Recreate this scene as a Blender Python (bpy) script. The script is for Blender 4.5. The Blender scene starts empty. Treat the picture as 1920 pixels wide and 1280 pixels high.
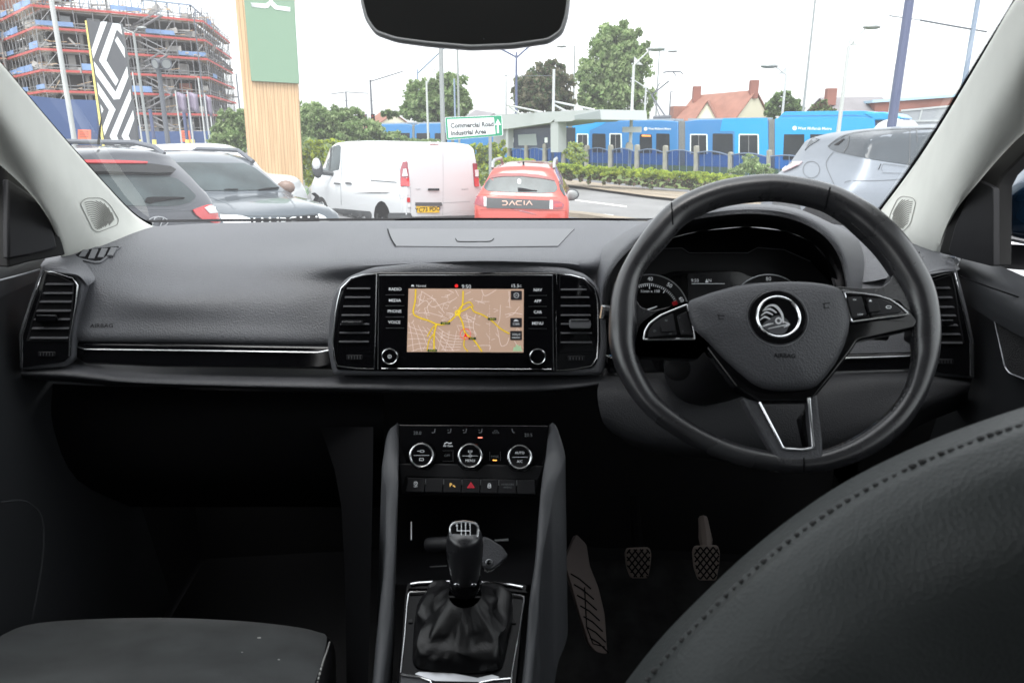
import bpy, bmesh, math, random
from mathutils import Vector, Matrix, noise
from mathutils.bvhtree import BVHTree
scene = bpy.context.scene
col = scene.collection
RND = random.Random(11)
# ------------------------------------------------------------------ camera, world, sun, exposure
F, H, HOR = 1335.0, 1.45, 250.0            # focal length in photo pixels, eye height, horizon row
PITCH = math.atan((640-HOR)/F); CP, SP = math.cos(PITCH), math.sin(PITCH)
cd = bpy.data.cameras.new('camera'); cam = bpy.data.objects.new('camera', cd); col.objects.link(cam)
cd.sensor_width = 36; cd.lens = 36*F/1920; cd.clip_start = .02; cd.clip_end = 2000
cam.location = (0, 0, H); cam.rotation_euler = (math.pi/2-PITCH, 0, 0)
cd.dof.use_dof = True; cd.dof.focus_distance = 2.3; cd.dof.aperture_fstop = 12
scene.camera = cam
SUN_EL, SUN_AZ = math.radians(62), math.radians(195)
w = bpy.data.worlds.new('World'); scene.world = w; w.use_nodes = True
nt = w.node_tree; nt.nodes.clear()
o_ = nt.nodes.new('ShaderNodeOutputWorld'); bg = nt.nodes.new('ShaderNodeBackground')
sk = nt.nodes.new('ShaderNodeTexSky'); sk.sky_type = 'NISHITA'; sk.sun_disc = False
sk.sun_elevation = SUN_EL; sk.sun_rotation = SUN_AZ; sk.air_density = 1.0; sk.dust_density = 3.5; sk.ozone_density = 1.0
hs = nt.nodes.new('ShaderNodeHueSaturation'); hs.inputs['Saturation'].default_value = .16; hs.inputs['Value'].default_value = 1.25
tc = nt.nodes.new('ShaderNodeTexCoord'); nz = nt.nodes.new('ShaderNodeTexNoise'); nz.inputs['Scale'].default_value = 2.2; nz.inputs['Detail'].default_value = 5
rp = nt.nodes.new('ShaderNodeMapRange'); rp.inputs['To Min'].default_value = .93; rp.inputs['To Max'].default_value = 1.12
mx = nt.nodes.new('ShaderNodeMix'); mx.data_type = 'RGBA'; mx.blend_type = 'MULTIPLY'; mx.inputs[0].default_value = 1
nt.links.new(sk.outputs[0], hs.inputs['Color']); nt.links.new(tc.outputs['Generated'], nz.inputs['Vector'])
cm = nt.nodes.new('ShaderNodeMix'); cm.data_type = 'RGBA'; cm.inputs[0].default_value = .6; cm.inputs[7].default_value = (2.5, 2.56, 2.62, 1); nt.links.new(hs.outputs[0], cm.inputs[6])   # overcast: cloud evens the sky out
nt.links.new(nz.outputs[0], rp.inputs['Value']); nt.links.new(cm.outputs[2], mx.inputs[6]); nt.links.new(rp.outputs[0], mx.inputs[7])
nt.links.new(mx.outputs[2], bg.inputs[0]); bg.inputs[1].default_value = .15; nt.links.new(bg.outputs[0], o_.inputs[0])
sd = bpy.data.lights.new('sun', 'SUN'); sun = bpy.data.objects.new('sun', sd); col.objects.link(sun)
sd.energy = .5; sd.angle = math.radians(30); sd.color = (1, .97, .93)
sun.rotation_euler = (-(math.pi/2-SUN_EL), 0, -SUN_AZ); sun.location = (0, 0, 30)
scene.view_settings.view_transform = 'Standard'; scene.view_settings.look = 'None'
scene.view_settings.gamma = 1; scene.view_settings.exposure = 1.95
scene.cycles.max_bounces = 8; scene.cycles.transparent_max_bounces = 16
scene.cycles.use_denoising = True; scene.cycles.sample_clamp_indirect = 6

# ------------------------------------------------------------------ pixel -> world helpers
def ray(px, py):
    u, v = (px-960)/F, (640-py)/F
    return Vector((u, CP+v*SP, -SP+v*CP))
CAM = Vector((0, 0, H))
def P(px, py, Y):
    d = ray(px, py); return CAM+d*(Y/d.y)
def PZ(px, py, z):
    d = ray(px, py); return CAM+d*((z-H)/d.z)
def depth(p): return (p-CAM).y*CP-(p-CAM).z*SP
class Fr:                                   # a real plane in the cabin or street that outlines are laid on
    def __init__(s, o, n):
        s.o = Vector(o); s.n = Vector(n).normalized()
        s.x = Vector((0, 0, 1)).cross(s.n); s.x = (s.x if s.x.length > 1e-4 else Vector((1, 0, 0))).normalized(); s.y = s.n.cross(s.x)
    def on(s, px, py, off=0):
        d = ray(px, py); o = s.o+s.n*off
        return CAM+d*((o-CAM).dot(s.n)/d.dot(s.n))
    def m(s, px, py, npx): return npx*depth(s.on(px, py))/F
def fr(px, py, Y, tilt=0, yaw=0):           # tilt: degrees the plane leans back, yaw: degrees it turns to the right
    t, a = math.radians(tilt), math.radians(yaw)
    return Fr(P(px, py, Y), (math.sin(a)*math.cos(t), -math.cos(a)*math.cos(t), math.sin(t)))

# ------------------------------------------------------------------ curves
def cr(p0, p1, p2, p3, t):
    return tuple(.5*((2*b)+(-a+c)*t+(2*a-5*b+4*c-d)*t*t+(-a+3*b-3*c+d)*t**3) for a, b, c, d in zip(p0, p1, p2, p3))
def spl(pts, n=4, closed=False):
    out = []; N = len(pts)
    rng = range(N) if closed else range(N-1)
    g = (lambda i: pts[i % N]) if closed else (lambda i: pts[max(0, min(N-1, i))])
    for i in rng:
        for k in range(n): out.append(cr(g(i-1), g(i), g(i+1), g(i+2), k/n))
    if not closed: out.append(tuple(pts[-1]))
    return out
def rr(x0, y0, x1, y1, r, n=4):
    out = []
    for cx, cy, a0 in ((x1-r, y0+r, -90), (x1-r, y1-r, 0), (x0+r, y1-r, 90), (x0+r, y0+r, 180)):
        for k in range(n+1):
            a = math.radians(a0+90*k/n); out.append((cx+r*math.cos(a), cy+r*math.sin(a)))
    return out
def rnd(poly, r=4, n=3):                     # round the corners of a polygon
    out = []; N = len(poly)
    for i in range(N):
        a, b, c = (Vector(poly[(i+k) % N]) for k in (-1, 0, 1))
        d1, d2 = a-b, c-b
        q = min(r, d1.length*.45, d2.length*.45); s, e = b+d1.normalized()*q, b+d2.normalized()*q
        for k in range(n+1):
            t = k/n; out.append(tuple(s*(1-t)**2+b*2*t*(1-t)+e*t*t))
    return out
def circ(cx, cy, r, n=32, ry=None): return [(cx+r*math.cos(2*math.pi*k/n), cy+(ry or r)*math.sin(2*math.pi*k/n)) for k in range(n)]
def resamp(poly, n):
    pts = [Vector(p) for p in poly]+[Vector(poly[0])]; L = [0]
    for a, b in zip(pts, pts[1:]): L.append(L[-1]+(b-a).length)
    out = []; j = 0
    for k in range(n):
        t = L[-1]*k/n
        while L[j+1] < t: j += 1
        f = (t-L[j])/max(1e-9, L[j+1]-L[j]); out.append(tuple(pts[j].lerp(pts[j+1], f)))
    return out
def inset(poly, d):                          # move a closed outline inwards by d
    N = len(poly); out = []; A = sum(poly[i][0]*poly[(i+1) % N][1]-poly[(i+1) % N][0]*poly[i][1] for i in range(N)); s = 1 if A > 0 else -1
    for i in range(N):
        a, b, c = (Vector(poly[(i+k) % N]) for k in (-1, 0, 1))
        t1 = b-a; t2 = c-b
        if t1.length < 1e-6: t1 = t2
        if t2.length < 1e-6: t2 = t1
        n = Vector((-t1.y, t1.x)).normalized()+Vector((-t2.y, t2.x)).normalized()
        n = n.normalized() if n.length > 1e-6 else Vector((0, 0)); k = max(.5, n.dot(Vector((-t1.y, t1.x)).normalized()))
        out.append(tuple(b+n*(s*d/k)))
    return out

# ------------------------------------------------------------------ mesh collector
WORLD = {}
class G:
    def __init__(s): s.v = []; s.f = []; s.m = []; s.mi = 0
    def add(s, vs, fs):
        b = len(s.v); s.v += [Vector(v) for v in vs]
        for f in fs: s.f.append(tuple(b+i for i in f)); s.m.append(s.mi)
        return s
    def slab(s, fr_, pts, top=0, bot=-.004, inner=None):
        n = len(pts)
        if inner is None:
            vs = [fr_.on(*p[:2], top) for p in pts]+[fr_.on(*p[:2], top)+fr_.n*(bot-top) for p in pts]
            fs = [tuple(range(n)), tuple(range(2*n-1, n-1, -1))]+[(i, n+i, n+(i+1) % n, (i+1) % n) for i in range(n)]
        else:
            vs = [fr_.on(*p[:2], top) for p in pts]+[fr_.on(*p[:2], top) for p in inner]
            vs += [v+fr_.n*(bot-top) for v in vs]; fs = []
            for i in range(n):
                j = (i+1) % n
                fs += [(i, j, n+j, n+i), (2*n+i, 3*n+i, 3*n+j, 2*n+j), (i, 2*n+i, 2*n+j, j), (n+i, n+j, 3*n+j, 3*n+i)]
        return s.add(vs, fs)
    def poly(s, pts3, d):                    # flat outline of 3-D points pushed by vector d
        n = len(pts3); d = Vector(d); vs = [Vector(p) for p in pts3]; vs += [p+d for p in vs]
        return s.add(vs, [tuple(range(n)), tuple(range(2*n-1, n-1, -1))]+[(i, n+i, n+(i+1) % n, (i+1) % n) for i in range(n)])
    def box(s, c, sz, rot=0, m=None):
        c = Vector(c); q = Matrix.Rotation(rot, 3, 'Z') if m is None else m
        vs = [c+q @ Vector((x*sz[0]/2, y*sz[1]/2, z*sz[2]/2)) for x in (-1, 1) for y in (-1, 1) for z in (-1, 1)]
        return s.add(vs, [(0, 1, 3, 2), (4, 6, 7, 5), (0, 4, 5, 1), (2, 3, 7, 6), (0, 2, 6, 4), (1, 5, 7, 3)])
    def tube(s, pts, r, n=8, closed=False, cap=True):
        pts = [Vector(p) for p in pts]; N = len(pts); rs = r if isinstance(r, (list, tuple)) else [r]*N; rings = []
        up = None
        for i in range(N):
            a = pts[(i-1) % N] if closed or i else pts[i]; b = pts[(i+1) % N] if closed or i < N-1 else pts[i]
            t = (b-a).normalized()
            if up is None: up = t.orthogonal().normalized()
            up = (up-t*up.dot(t)).normalized(); sd_ = t.cross(up)
            rings.append([pts[i]+(up*math.cos(2*math.pi*k/n)+sd_*math.sin(2*math.pi*k/n))*rs[i] for k in range(n)])
        vs = [v for rg in rings for v in rg]; fs = []
        for i in range(N if closed else N-1):
            j = (i+1) % N
            off = 0
            if closed and j == 0:
                off = min(range(n), key=lambda q: (rings[0][q]-rings[-1][0]).length)
            for k in range(n): fs.append((i*n+k, i*n+(k+1) % n, j*n+(k+1+off) % n, j*n+(k+off) % n))
        if not closed and cap: fs += [tuple(range(n-1, -1, -1)), tuple(range((N-1)*n, N*n))]
        return s.add(vs, fs)
    def grid(s, rows, closed=False):
        m, n = len(rows), len(rows[0]); fs = []
        for i in range(m-1):
            for k in range(n if closed else n-1): fs.append((i*n+k, i*n+(k+1) % n, (i+1)*n+(k+1) % n, (i+1)*n+k))
        return s.add([p for r_ in rows for p in r_], fs)
    def patch(s, rows, n=4, m=4, fn=None):   # control rows of (px,py,Y) or 3-D points -> smooth surface
        fn = fn or (lambda a: P(*a))
        rows = [spl(r_, n) for r_ in rows]; cols = [spl([r_[k] for r_ in rows], m) for k in range(len(rows[0]))]
        return s.grid([[fn(cols[k][i]) for k in range(len(cols))] for i in range(len(cols[0]))])
    def lathe(s, o, ax, prof, n=24, ux=None, sy=1.0, cap=True):   # prof: (distance along ax, radius)
        ax = Vector(ax).normalized(); ux = Vector(ux) if ux else ax.orthogonal(); ux = (ux-ax*ux.dot(ax)).normalized(); uy = ax.cross(ux); o = Vector(o)
        rows = [[o+ax*h+(ux*math.cos(2*math.pi*k/n)+uy*math.sin(2*math.pi*k/n)*sy)*r for k in range(n)] for h, r in prof]
        s.grid(rows, True)
        if cap: b = len(s.v)-n; s.f.append(tuple(range(b, b+n))); s.m.append(s.mi); b = len(s.v)-n*len(prof); s.f.append(tuple(range(b+n-1, b-1, -1))); s.m.append(s.mi)
        return s
    def ball(s, c, r, n=8, sc=(1, 1, 1)):
        c = Vector(c); rows = [[c+Vector((math.sin(math.pi*i/n)*math.cos(2*math.pi*k/(2*n))*sc[0], math.sin(math.pi*i/n)*math.sin(2*math.pi*k/(2*n))*sc[1], math.cos(math.pi*i/n)*sc[2]))*r for k in range(2*n)] for i in range(n+1)]
        return s.grid(rows, True)
    def text(s, t, fr_, px, py, h, off=.0005, align='C', rot=0, th=.0004, xs=1.0, bold=0):
        c = bpy.data.curves.new('t', 'FONT'); c.body = t; c.size = 1; c.align_x = {'C': 'CENTER', 'L': 'LEFT', 'R': 'RIGHT'}[align]; c.align_y = 'CENTER'; c.resolution_u = 2; c.offset = bold
        ob = bpy.data.objects.new('t', c); me = bpy.data.meshes.new_from_object(ob)
        o = fr_.on(px, py, off); k = h*depth(o)/F/.72; r_ = math.radians(rot); cx, sx = math.cos(r_), math.sin(r_)
        def tr(v):
            x, y = v.x*k*xs, v.y*k
            return o+fr_.x*(x*cx-y*sx)+fr_.y*(x*sx+y*cx)
        s.add([tr(v.co) for v in me.vertices], [tuple(p.vertices) for p in me.polygons])
        bpy.data.objects.remove(ob); bpy.data.curves.remove(c); bpy.data.meshes.remove(me); return s
    def build(s, name, mats, parent=None, smooth=True, bevel=0, seg=2, sub=0, solid=0, origin=None, ang=35, weld=0, recalc=True):
        me = bpy.data.meshes.new(name); mats = mats if isinstance(mats, (list, tuple)) else [mats]
        vs = s.v
        if origin is None:
            lo = [min(v[k] for v in vs) for k in range(3)]; hi = [max(v[k] for v in vs) for k in range(3)]
            origin = Vector(((lo[0]+hi[0])/2, (lo[1]+hi[1])/2, lo[2] if parent is None else (lo[2]+hi[2])/2))
        origin = Vector(origin)
        me.from_pydata([v-origin for v in vs], [], s.f)
        for m in mats: me.materials.append(m)
        if len(mats) > 1: me.polygons.foreach_set('material_index', s.m)
        if weld or recalc:
            bm = bmesh.new(); bm.from_mesh(me)
            if weld: bmesh.ops.remove_doubles(bm, verts=bm.verts, dist=weld)
            if recalc: bmesh.ops.recalc_face_normals(bm, faces=bm.faces)
            bm.to_mesh(me); bm.free()
        if smooth: me.shade_smooth() if not (bevel) else me.shade_smooth()
        ob = bpy.data.objects.new(name, me); col.objects.link(ob)
        if parent is not None: ob.parent = parent; ob.location = origin-WORLD[parent.name]
        else: ob.location = origin
        WORLD[ob.name] = origin
        if smooth and not sub:
            try: me.set_sharp_from_angle(angle=math.radians(ang))
            except Exception: pass
        if solid: md = ob.modifiers.new('s', 'SOLIDIFY'); md.thickness = solid; md.offset = -1
        if bevel: md = ob.modifiers.new('b', 'BEVEL'); md.width = bevel; md.segments = seg; md.limit_method = 'ANGLE'; md.angle_limit = math.radians(40)
        if sub: md = ob.modifiers.new('u', 'SUBSURF'); md.levels = sub; md.render_levels = sub
        return ob
def tag(o, label=None, cat=None, group=None, kind=None):
    if label: o['label'] = label
    if cat: o['category'] = cat
    if group: o['group'] = group
    if kind: o['kind'] = kind
    return o
def thing(name, loc, label, cat, group=None, kind=None):
    o = bpy.data.objects.new(name, None); col.objects.link(o); o.location = Vector(loc); o.empty_display_size = .1
    WORLD[o.name] = Vector(loc); return tag(o, label, cat, group, kind)
def copytree(root, dx, label=None, rz=0):    # copy of a thing with its parts, moved by dx
    def cp(o, par):
        c = o.copy(); col.objects.link(c)
        if par: c.parent = par
        for ch in [x for x in KIDS.get(o.name, [])]: cp(ch, c)
        return c
    KIDS = {}
    for x in scene.objects:
        if x.parent: KIDS.setdefault(x.parent.name, []).append(x)
    r = cp(root, None); r.location = root.location+Vector(dx); r.rotation_euler.z = root.rotation_euler.z+rz
    WORLD[r.name] = Vector(r.location)
    if label: r['label'] = label
    return r
def filled(poly, step):                      # triangulated, evenly split fill of a 2-D outline
    bm = bmesh.new(); f = bm.faces.new([bm.verts.new((p[0], p[1], 0)) for p in poly])
    bmesh.ops.triangulate(bm, faces=bm.faces[:])
    for _ in range(7):
        es = [e for e in bm.edges if e.calc_length() > step]
        if not es: break
        bmesh.ops.subdivide_edges(bm, edges=es, cuts=1); bmesh.ops.triangulate(bm, faces=bm.faces[:])
    bm.verts.index_update()
    vs = [(v.co.x, v.co.y) for v in bm.verts]; fs = [tuple(v.index for v in f.verts) for f in bm.faces]
    bd = [tuple(v.index for v in e.verts) for e in bm.edges if e.is_boundary]; bm.free()
    return vs, fs, bd
def bvh(g): return BVHTree.FromPolygons([tuple(v) for v in g.v], g.f)
def decal(g, tree, poly, off=.004, step=14, th=.006, lim=None):   # outline laid onto a real surface, with thickness
    vs, fs, bd = filled(poly, step); out = []; last = None
    for x, y in vs:
        d = ray(x, y).normalized(); loc, n, i, t = tree.ray_cast(CAM, d)
        if loc is None:
            loc, n, i, t = tree.find_nearest(CAM+d*(last or 5))
            if loc is None: loc, n, t = CAM+d*5, -d, 5
            t = (loc-CAM).dot(d)
        if n.dot(d) > 0: n = -n
        last = t; out.append((loc+n*off, loc+n*(off-th)))
    a = len(vs); g.add([p[0] for p in out]+[p[1] for p in out], fs+[(i, j, a+j, a+i) for i, j in bd]); return g
def ribbon(g, tree, pts, w=2, off=.004, closed=False, th=.004):   # thin strip laid onto a real surface
    pts = [Vector(p) for p in pts]; N = len(pts); L = []; Rr = []
    for i in range(N):
        a = pts[(i-1) % N] if closed or i else pts[i]; b = pts[(i+1) % N] if closed or i < N-1 else pts[i]
        t = (b-a).normalized(); n = Vector((-t.y, t.x))*w/2; L.append(pts[i]+n); Rr.append(pts[i]-n)
    def hit(q):
        d = ray(q.x, q.y).normalized(); loc, n, i, t = tree.ray_cast(CAM, d)
        if loc is None: return None
        return loc+(n if n.dot(d) < 0 else -n)*off
    A = [hit(q) for q in L]; B = [hit(q) for q in Rr]
    for i in range(N if closed else N-1):
        j = (i+1) % N
        if None in (A[i], A[j], B[i], B[j]): continue
        g.add([A[i], A[j], B[j], B[i]], [(0, 1, 2, 3)])
    return g

EM = .27                                    # display brightness against daylight exposure
# ------------------------------------------------------------------ materials
def mat(name, c, rough=.5, metal=0, spec=.5, coat=0, bump=None, var=None, emit=None, alpha=None, sheen=0, aniso=0):
    m = bpy.data.materials.new(name); m.use_nodes = True; n = m.node_tree; b = n.nodes['Principled BSDF']
    b.inputs['Base Color'].default_value = (*c, 1); b.inputs['Roughness'].default_value = rough; b.inputs['Metallic'].default_value = metal
    b.inputs['Specular IOR Level'].default_value = spec; b.inputs['Coat Weight'].default_value = coat; b.inputs['Coat Roughness'].default_value = .04
    if sheen: b.inputs['Sheen Weight'].default_value = sheen; b.inputs['Sheen Roughness'].default_value = .5
    if emit: b.inputs['Emission Color'].default_value = (*emit[0], 1); b.inputs['Emission Strength'].default_value = emit[1]*EM
    tc = n.nodes.new('ShaderNodeTexCoord')
    def tex(kind, scale, detail=3):
        t = n.nodes.new({'n': 'ShaderNodeTexNoise', 'v': 'ShaderNodeTexVoronoi', 'w': 'ShaderNodeTexWave'}[kind]); t.inputs['Scale'].default_value = scale
        if kind != 'v': t.inputs['Detail'].default_value = detail
        n.links.new(tc.outputs['Object'], t.inputs['Vector']); return t
    if bump:                                 # (kind, scale, strength, distance)
        t = tex(bump[0], bump[1]); bp = n.nodes.new('ShaderNodeBump'); bp.inputs['Strength'].default_value = bump[2]; bp.inputs['Distance'].default_value = bump[3]
        n.links.new(t.outputs[0], bp.inputs['Height']); n.links.new(bp.outputs[0], b.inputs['Normal'])
    if var:                                  # (scale, amount 0..1, rough amount)
        t = tex('n', var[0], 6); r = n.nodes.new('ShaderNodeMapRange'); r.inputs['From Min'].default_value = .3; r.inputs['From Max'].default_value = .7
        r.inputs['To Min'].default_value = 1-var[1]; r.inputs['To Max'].default_value = 1+var[1]; n.links.new(t.outputs[0], r.inputs['Value'])
        x = n.nodes.new('ShaderNodeMix'); x.data_type = 'RGBA'; x.blend_type = 'MULTIPLY'; x.inputs[0].default_value = 1; x.inputs[6].default_value = (*c, 1)
        n.links.new(r.outputs[0], x.inputs[7]); n.links.new(x.outputs[2], b.inputs['Base Color'])
        if len(var) > 2:
            r2 = n.nodes.new('ShaderNodeMapRange'); r2.inputs['To Min'].default_value = rough-var[2]; r2.inputs['To Max'].default_value = rough+var[2]
            n.links.new(t.outputs[0], r2.inputs['Value']); n.links.new(r2.outputs[0], b.inputs['Roughness'])
    return m
def glass(name, tint=(1, 1, 1), refl=.5, rough=0, base=0, veil=0):
    m = bpy.data.materials.new(name); m.use_nodes = True; n = m.node_tree; n.nodes.clear()
    o = n.nodes.new('ShaderNodeOutputMaterial'); t = n.nodes.new('ShaderNodeBsdfTransparent'); g = n.nodes.new('ShaderNodeBsdfGlossy'); mx = n.nodes.new('ShaderNodeMixShader')
    fz = n.nodes.new('ShaderNodeFresnel'); fz.inputs[0].default_value = 1.45; mu = n.nodes.new('ShaderNodeMath'); mu.operation = 'MULTIPLY_ADD'; mu.inputs[1].default_value = refl; mu.inputs[2].default_value = base
    t.inputs[0].default_value = (*tint, 1); g.inputs['Roughness'].default_value = rough
    if veil:                                 # thin white translucent layer, added to haze the view through the pane
        dt = n.nodes.new('ShaderNodeBsdfTranslucent'); dt.inputs[0].default_value = (1, 1, 1, 1); m2 = n.nodes.new('ShaderNodeMixShader'); m2.inputs[0].default_value = veil
        n.links.new(t.outputs[0], m2.inputs[1]); n.links.new(dt.outputs[0], m2.inputs[2]); t = m2
    n.links.new(fz.outputs[0], mu.inputs[0]); n.links.new(mu.outputs[0], mx.inputs[0]); n.links.new(t.outputs[0], mx.inputs[1]); n.links.new(g.outputs[0], mx.inputs[2]); n.links.new(mx.outputs[0], o.inputs[0])
    return m
M = dict(
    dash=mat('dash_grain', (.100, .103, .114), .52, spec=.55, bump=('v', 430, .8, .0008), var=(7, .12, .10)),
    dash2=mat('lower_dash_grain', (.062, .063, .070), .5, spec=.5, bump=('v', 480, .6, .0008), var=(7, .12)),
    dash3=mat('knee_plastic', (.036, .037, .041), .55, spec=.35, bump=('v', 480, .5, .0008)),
    smoothgrey=mat('speaker_cover_plastic', (.125, .128, .138), .5, spec=.5, bump=('n', 1500, .25, .0002)),
    dark=mat('dark_plastic', (.012, .012, .014), .5, spec=.35, bump=('n', 900, .25, .0003)),
    black=mat('matte_black', (.007, .007, .008), .8, spec=.08), gloss2=mat('console_black', (.003, .003, .004), .22, spec=.14),
    carpet=mat('carpet', (.03, .03, .032), .95, spec=.05, bump=('n', 900, 1, .003)),
    gloss=mat('piano_black', (.004, .004, .005), .07, spec=.45, coat=.15),
    chrome=mat('chrome_trim', (.86, .87, .89), .2, metal=1),
    satin=mat('satin_metal', (.42, .43, .45), .3, metal=1),
    rubber=mat('rubber', (.02, .02, .02), .75, spec=.2),
    leather=mat('wheel_leather', (.024, .024, .027), .28, spec=.8, bump=('v', 900, .18, .0002), var=(14, .25, .12)),
    leather2=mat('gaiter_leather', (.008, .008, .009), .36, spec=.5, bump=('v', 500, .3, .0005), var=(30, .2, .06)),
    seatleather=mat('seat_leather', (.040, .045, .045), .5, spec=.35, bump=('v', 330, .5, .0006), var=(8, .08, .04)),
    fabric=mat('suede_fabric', (.046, .050, .052), .95, spec=.1, sheen=.25, bump=('n', 1400, .6, .0006), var=(14, .35)),
    pillar=mat('pillar_textile', (.70, .71, .66), .85, spec=.2, bump=('v', 1500, .4, .0004), var=(18, .03)),
    pillardark=mat('grille_slot', (.16, .16, .145), .9),
    stitch=mat('stitch_thread', (.03, .03, .03), .8),
    stitchw=mat('white_thread', (.6, .6, .58), .8),
    lcd=mat('display_black', (.004, .004, .005), .12, spec=.5),
    ltext=mat('printed_white', (.62, .64, .66), .5, emit=((.8, .85, .9), .25)),
    dimtext=mat('printed_grey', (.16, .17, .18), .5),
    rail=mat('console_rail', (.072, .075, .082), .45, spec=.5, bump=('v', 700, .5, .0005)),
    mirror=mat('mirror_glass', (.42, .42, .43), .03, metal=1),
    glass=glass('windscreen_glass', (.97, .99, .985), .13, veil=.036), sideglass=glass('side_glass', (.9, .93, .92), .5),
    navy=mat('navy_paint', (.012, .045, .10), .25, coat=1, metal=.4),
    doorplastic=mat('door_plastic', (.036, .038, .042), .5, spec=.4, bump=('n', 700, .3, .0004)), mframe=mat('mirror_frame_grey', (.42, .425, .43), .4), embl=mat('emblem_silver', (.75, .76, .78), .4, metal=.1),
    mat_=mat('mat_pile', (.045, .045, .046), .95, spec=.05, bump=('n', 1200, 1, .003), var=(20, .3)),
    headl=mat('headliner', (.30, .30, .28), .9),
    ped=mat('pedal_rubber', (.24, .20, .18), .55, bump=('n', 500, .3, .0005)),
    foot=mat('footrest_plastic', (.17, .135, .125), .5, bump=('n', 600, .3, .0005)),
)

q_ = M['leather'].node_tree.nodes['Principled BSDF']; q_.inputs['Coat Weight'].default_value = .35; q_.inputs['Coat Roughness'].default_value = .28   # rim_coat: worn shine
# ================================================================== DASHBOARD
dash = thing('dashboard', (0, 1.2, 1.0), 'dark grey grained dashboard with central map screen and chrome edged air vents', 'dashboard')
def rowx(py, L): return [(x, y, Y) for x, y, Y in L]
rows = [
 [(290,432,1.62),(380,428,1.68),(480,425,1.72),(600,423,1.74),(680,421,1.74),(880,421,1.76),(1050,421,1.74),(1110,421,1.70),(1240,424,1.66)],
 [(281,425,1.50),(380,419,1.60),(480,417,1.63),(600,415,1.65),(680,414,1.66),(880,413,1.68),(1050,413,1.66),(1110,413,1.64),(1235,415,1.58)],
 [(225,436,1.38),(370,430,1.45),(470,428,1.47),(590,427,1.48),(680,425,1.48),(880,424,1.50),(1050,424,1.48),(1105,424,1.46),(1205,427,1.42)],
 [(170,452,1.26),(340,455,1.30),(455,455,1.32),(580,456,1.33),(675,455,1.25),(880,455,1.25),(1045,455,1.25),(1100,455,1.27),(1146,452,1.28)],
 [(118,467,1.17),(310,488,1.19),(445,490,1.185),(570,490,1.155),(668,492,1.10),(880,485,1.05),(1050,488,1.06),(1100,492,1.10),(1142,482,1.2)],
 [(84,488,1.10),(290,525,1.12),(440,528,1.12),(560,530,1.115),(660,524,1.11),(880,505,1.07),(1050,512,1.08),(1100,520,1.12),(1138,512,1.15)],
 [(140,538,1.07),(280,560,1.07),(438,562,1.085),(552,564,1.09),(650,555,1.10),(880,545,1.10),(1050,555,1.10),(1100,555,1.11),(1136,550,1.12)],
 [(141,600,1.05),(275,602,1.06),(435,604,1.07),(550,606,1.075),(640,605,1.08),(880,605,1.09),(1050,605,1.09),(1100,605,1.09),(1136,605,1.10)],
 [(134,637,1.045),(270,639,1.05),(430,641,1.06),(550,643,1.065),(640,645,1.07),(880,645,1.09),(1050,645,1.09),(1100,645,1.09),(1136,645,1.10)],
 [(134,646,1.08),(270,648,1.09),(430,650,1.10),(550,652,1.10),(640,654,1.10),(880,654,1.11),(1050,654,1.11),(1100,654,1.11),(1136,654,1.11)]]
g = G().patch(rows, 6, 5)
skinL = bvh(g); g.build('dash_top', M['dash'], dash, ang=60)
# strip behind the instrument hood and the driver's outer end
rowsR = [
 [(1150,421,1.72),(1300,424,1.72),(1450,426,1.70),(1560,432,1.64),(1640,440,1.56)],
 [(1160,414,1.58),(1300,417,1.60),(1450,419,1.60),(1560,424,1.54),(1640,432,1.47)],
 [(1200,440,1.40),(1320,440,1.42),(1450,440,1.42),(1580,445,1.36),(1690,445,1.33)],
 [(1250,470,1.28),(1350,470,1.30),(1480,470,1.30),(1600,480,1.22),(1745,468,1.18)],
 [(1300,500,1.24),(1400,500,1.25),(1500,500,1.24),(1610,530,1.13),(1775,490,1.12)]]
g = G().patch(rowsR, 6, 5); g.build('dash_rear_shelf', M['dash'], dash, ang=60)
rowsD = [
 [(1560,420,1.35),(1605,428,1.32),(1660,448,1.27),(1700,455,1.25),(1762,466,1.18)],
 [(1570,470,1.24),(1615,470,1.22),(1660,482,1.19),(1712,478,1.17),(1780,482,1.12)],
 [(1580,540,1.12),(1620,540,1.12),(1670,540,1.12),(1720,520,1.11),(1790,500,1.08)],
 [(1575,600,1.07),(1620,600,1.07),(1680,600,1.07),(1730,600,1.07),(1760,600,1.07)],
 [(1560,663,1.05),(1620,662,1.05),(1690,660,1.05),(1730,658,1.05),(1760,656,1.05)]]
g = G().patch(rowsD, 6, 6); skinR = bvh(g); g.build('driver_side_panel', M['dash'], dash, ang=60)
# instrument hood: outer skin, front lip and dark tunnel
lip = [(1131,600,1.02),(1133,545,1.02),(1150,500,1.01),(1190,458,1.0),(1240,428,.995),(1300,410,.99),(1400,399,.985),(1480,408,.99),(1540,436,1.0),(1575,480,1.005),(1589,540,1.01),(1592,610,1.02)]
top1 = [(1127,600,1.03),(1126,540,1.03),(1141,492,1.03),(1182,448,1.02),(1235,416,1.01),(1300,397,1.01),(1400,386,1.01),(1483,393,1.01),(1548,423,1.02),(1586,472,1.02),(1600,538,1.03),(1600,610,1.03)]
top2 = [(1120,600,1.12),(1118,530,1.12),(1132,480,1.14),(1172,436,1.16),(1230,408,1.18),(1300,393,1.2),(1400,384,1.2),(1490,391,1.2),(1562,422,1.18),(1604,465,1.16),(1620,530,1.14),(1615,610,1.12)]
top3 = [(1110,600,1.2),(1105,520,1.2),(1118,472,1.26),(1160,442,1.36),(1230,420,1.44),(1300,410,1.48),(1400,408,1.48),(1490,410,1.46),(1575,425,1.4),(1625,460,1.3),(1640,530,1.2),(1640,610,1.2)]
lip2 = [(x+(1362-x)*.02, y+(520-y)*.03, Y+.004) for x, y, Y in lip]
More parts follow.
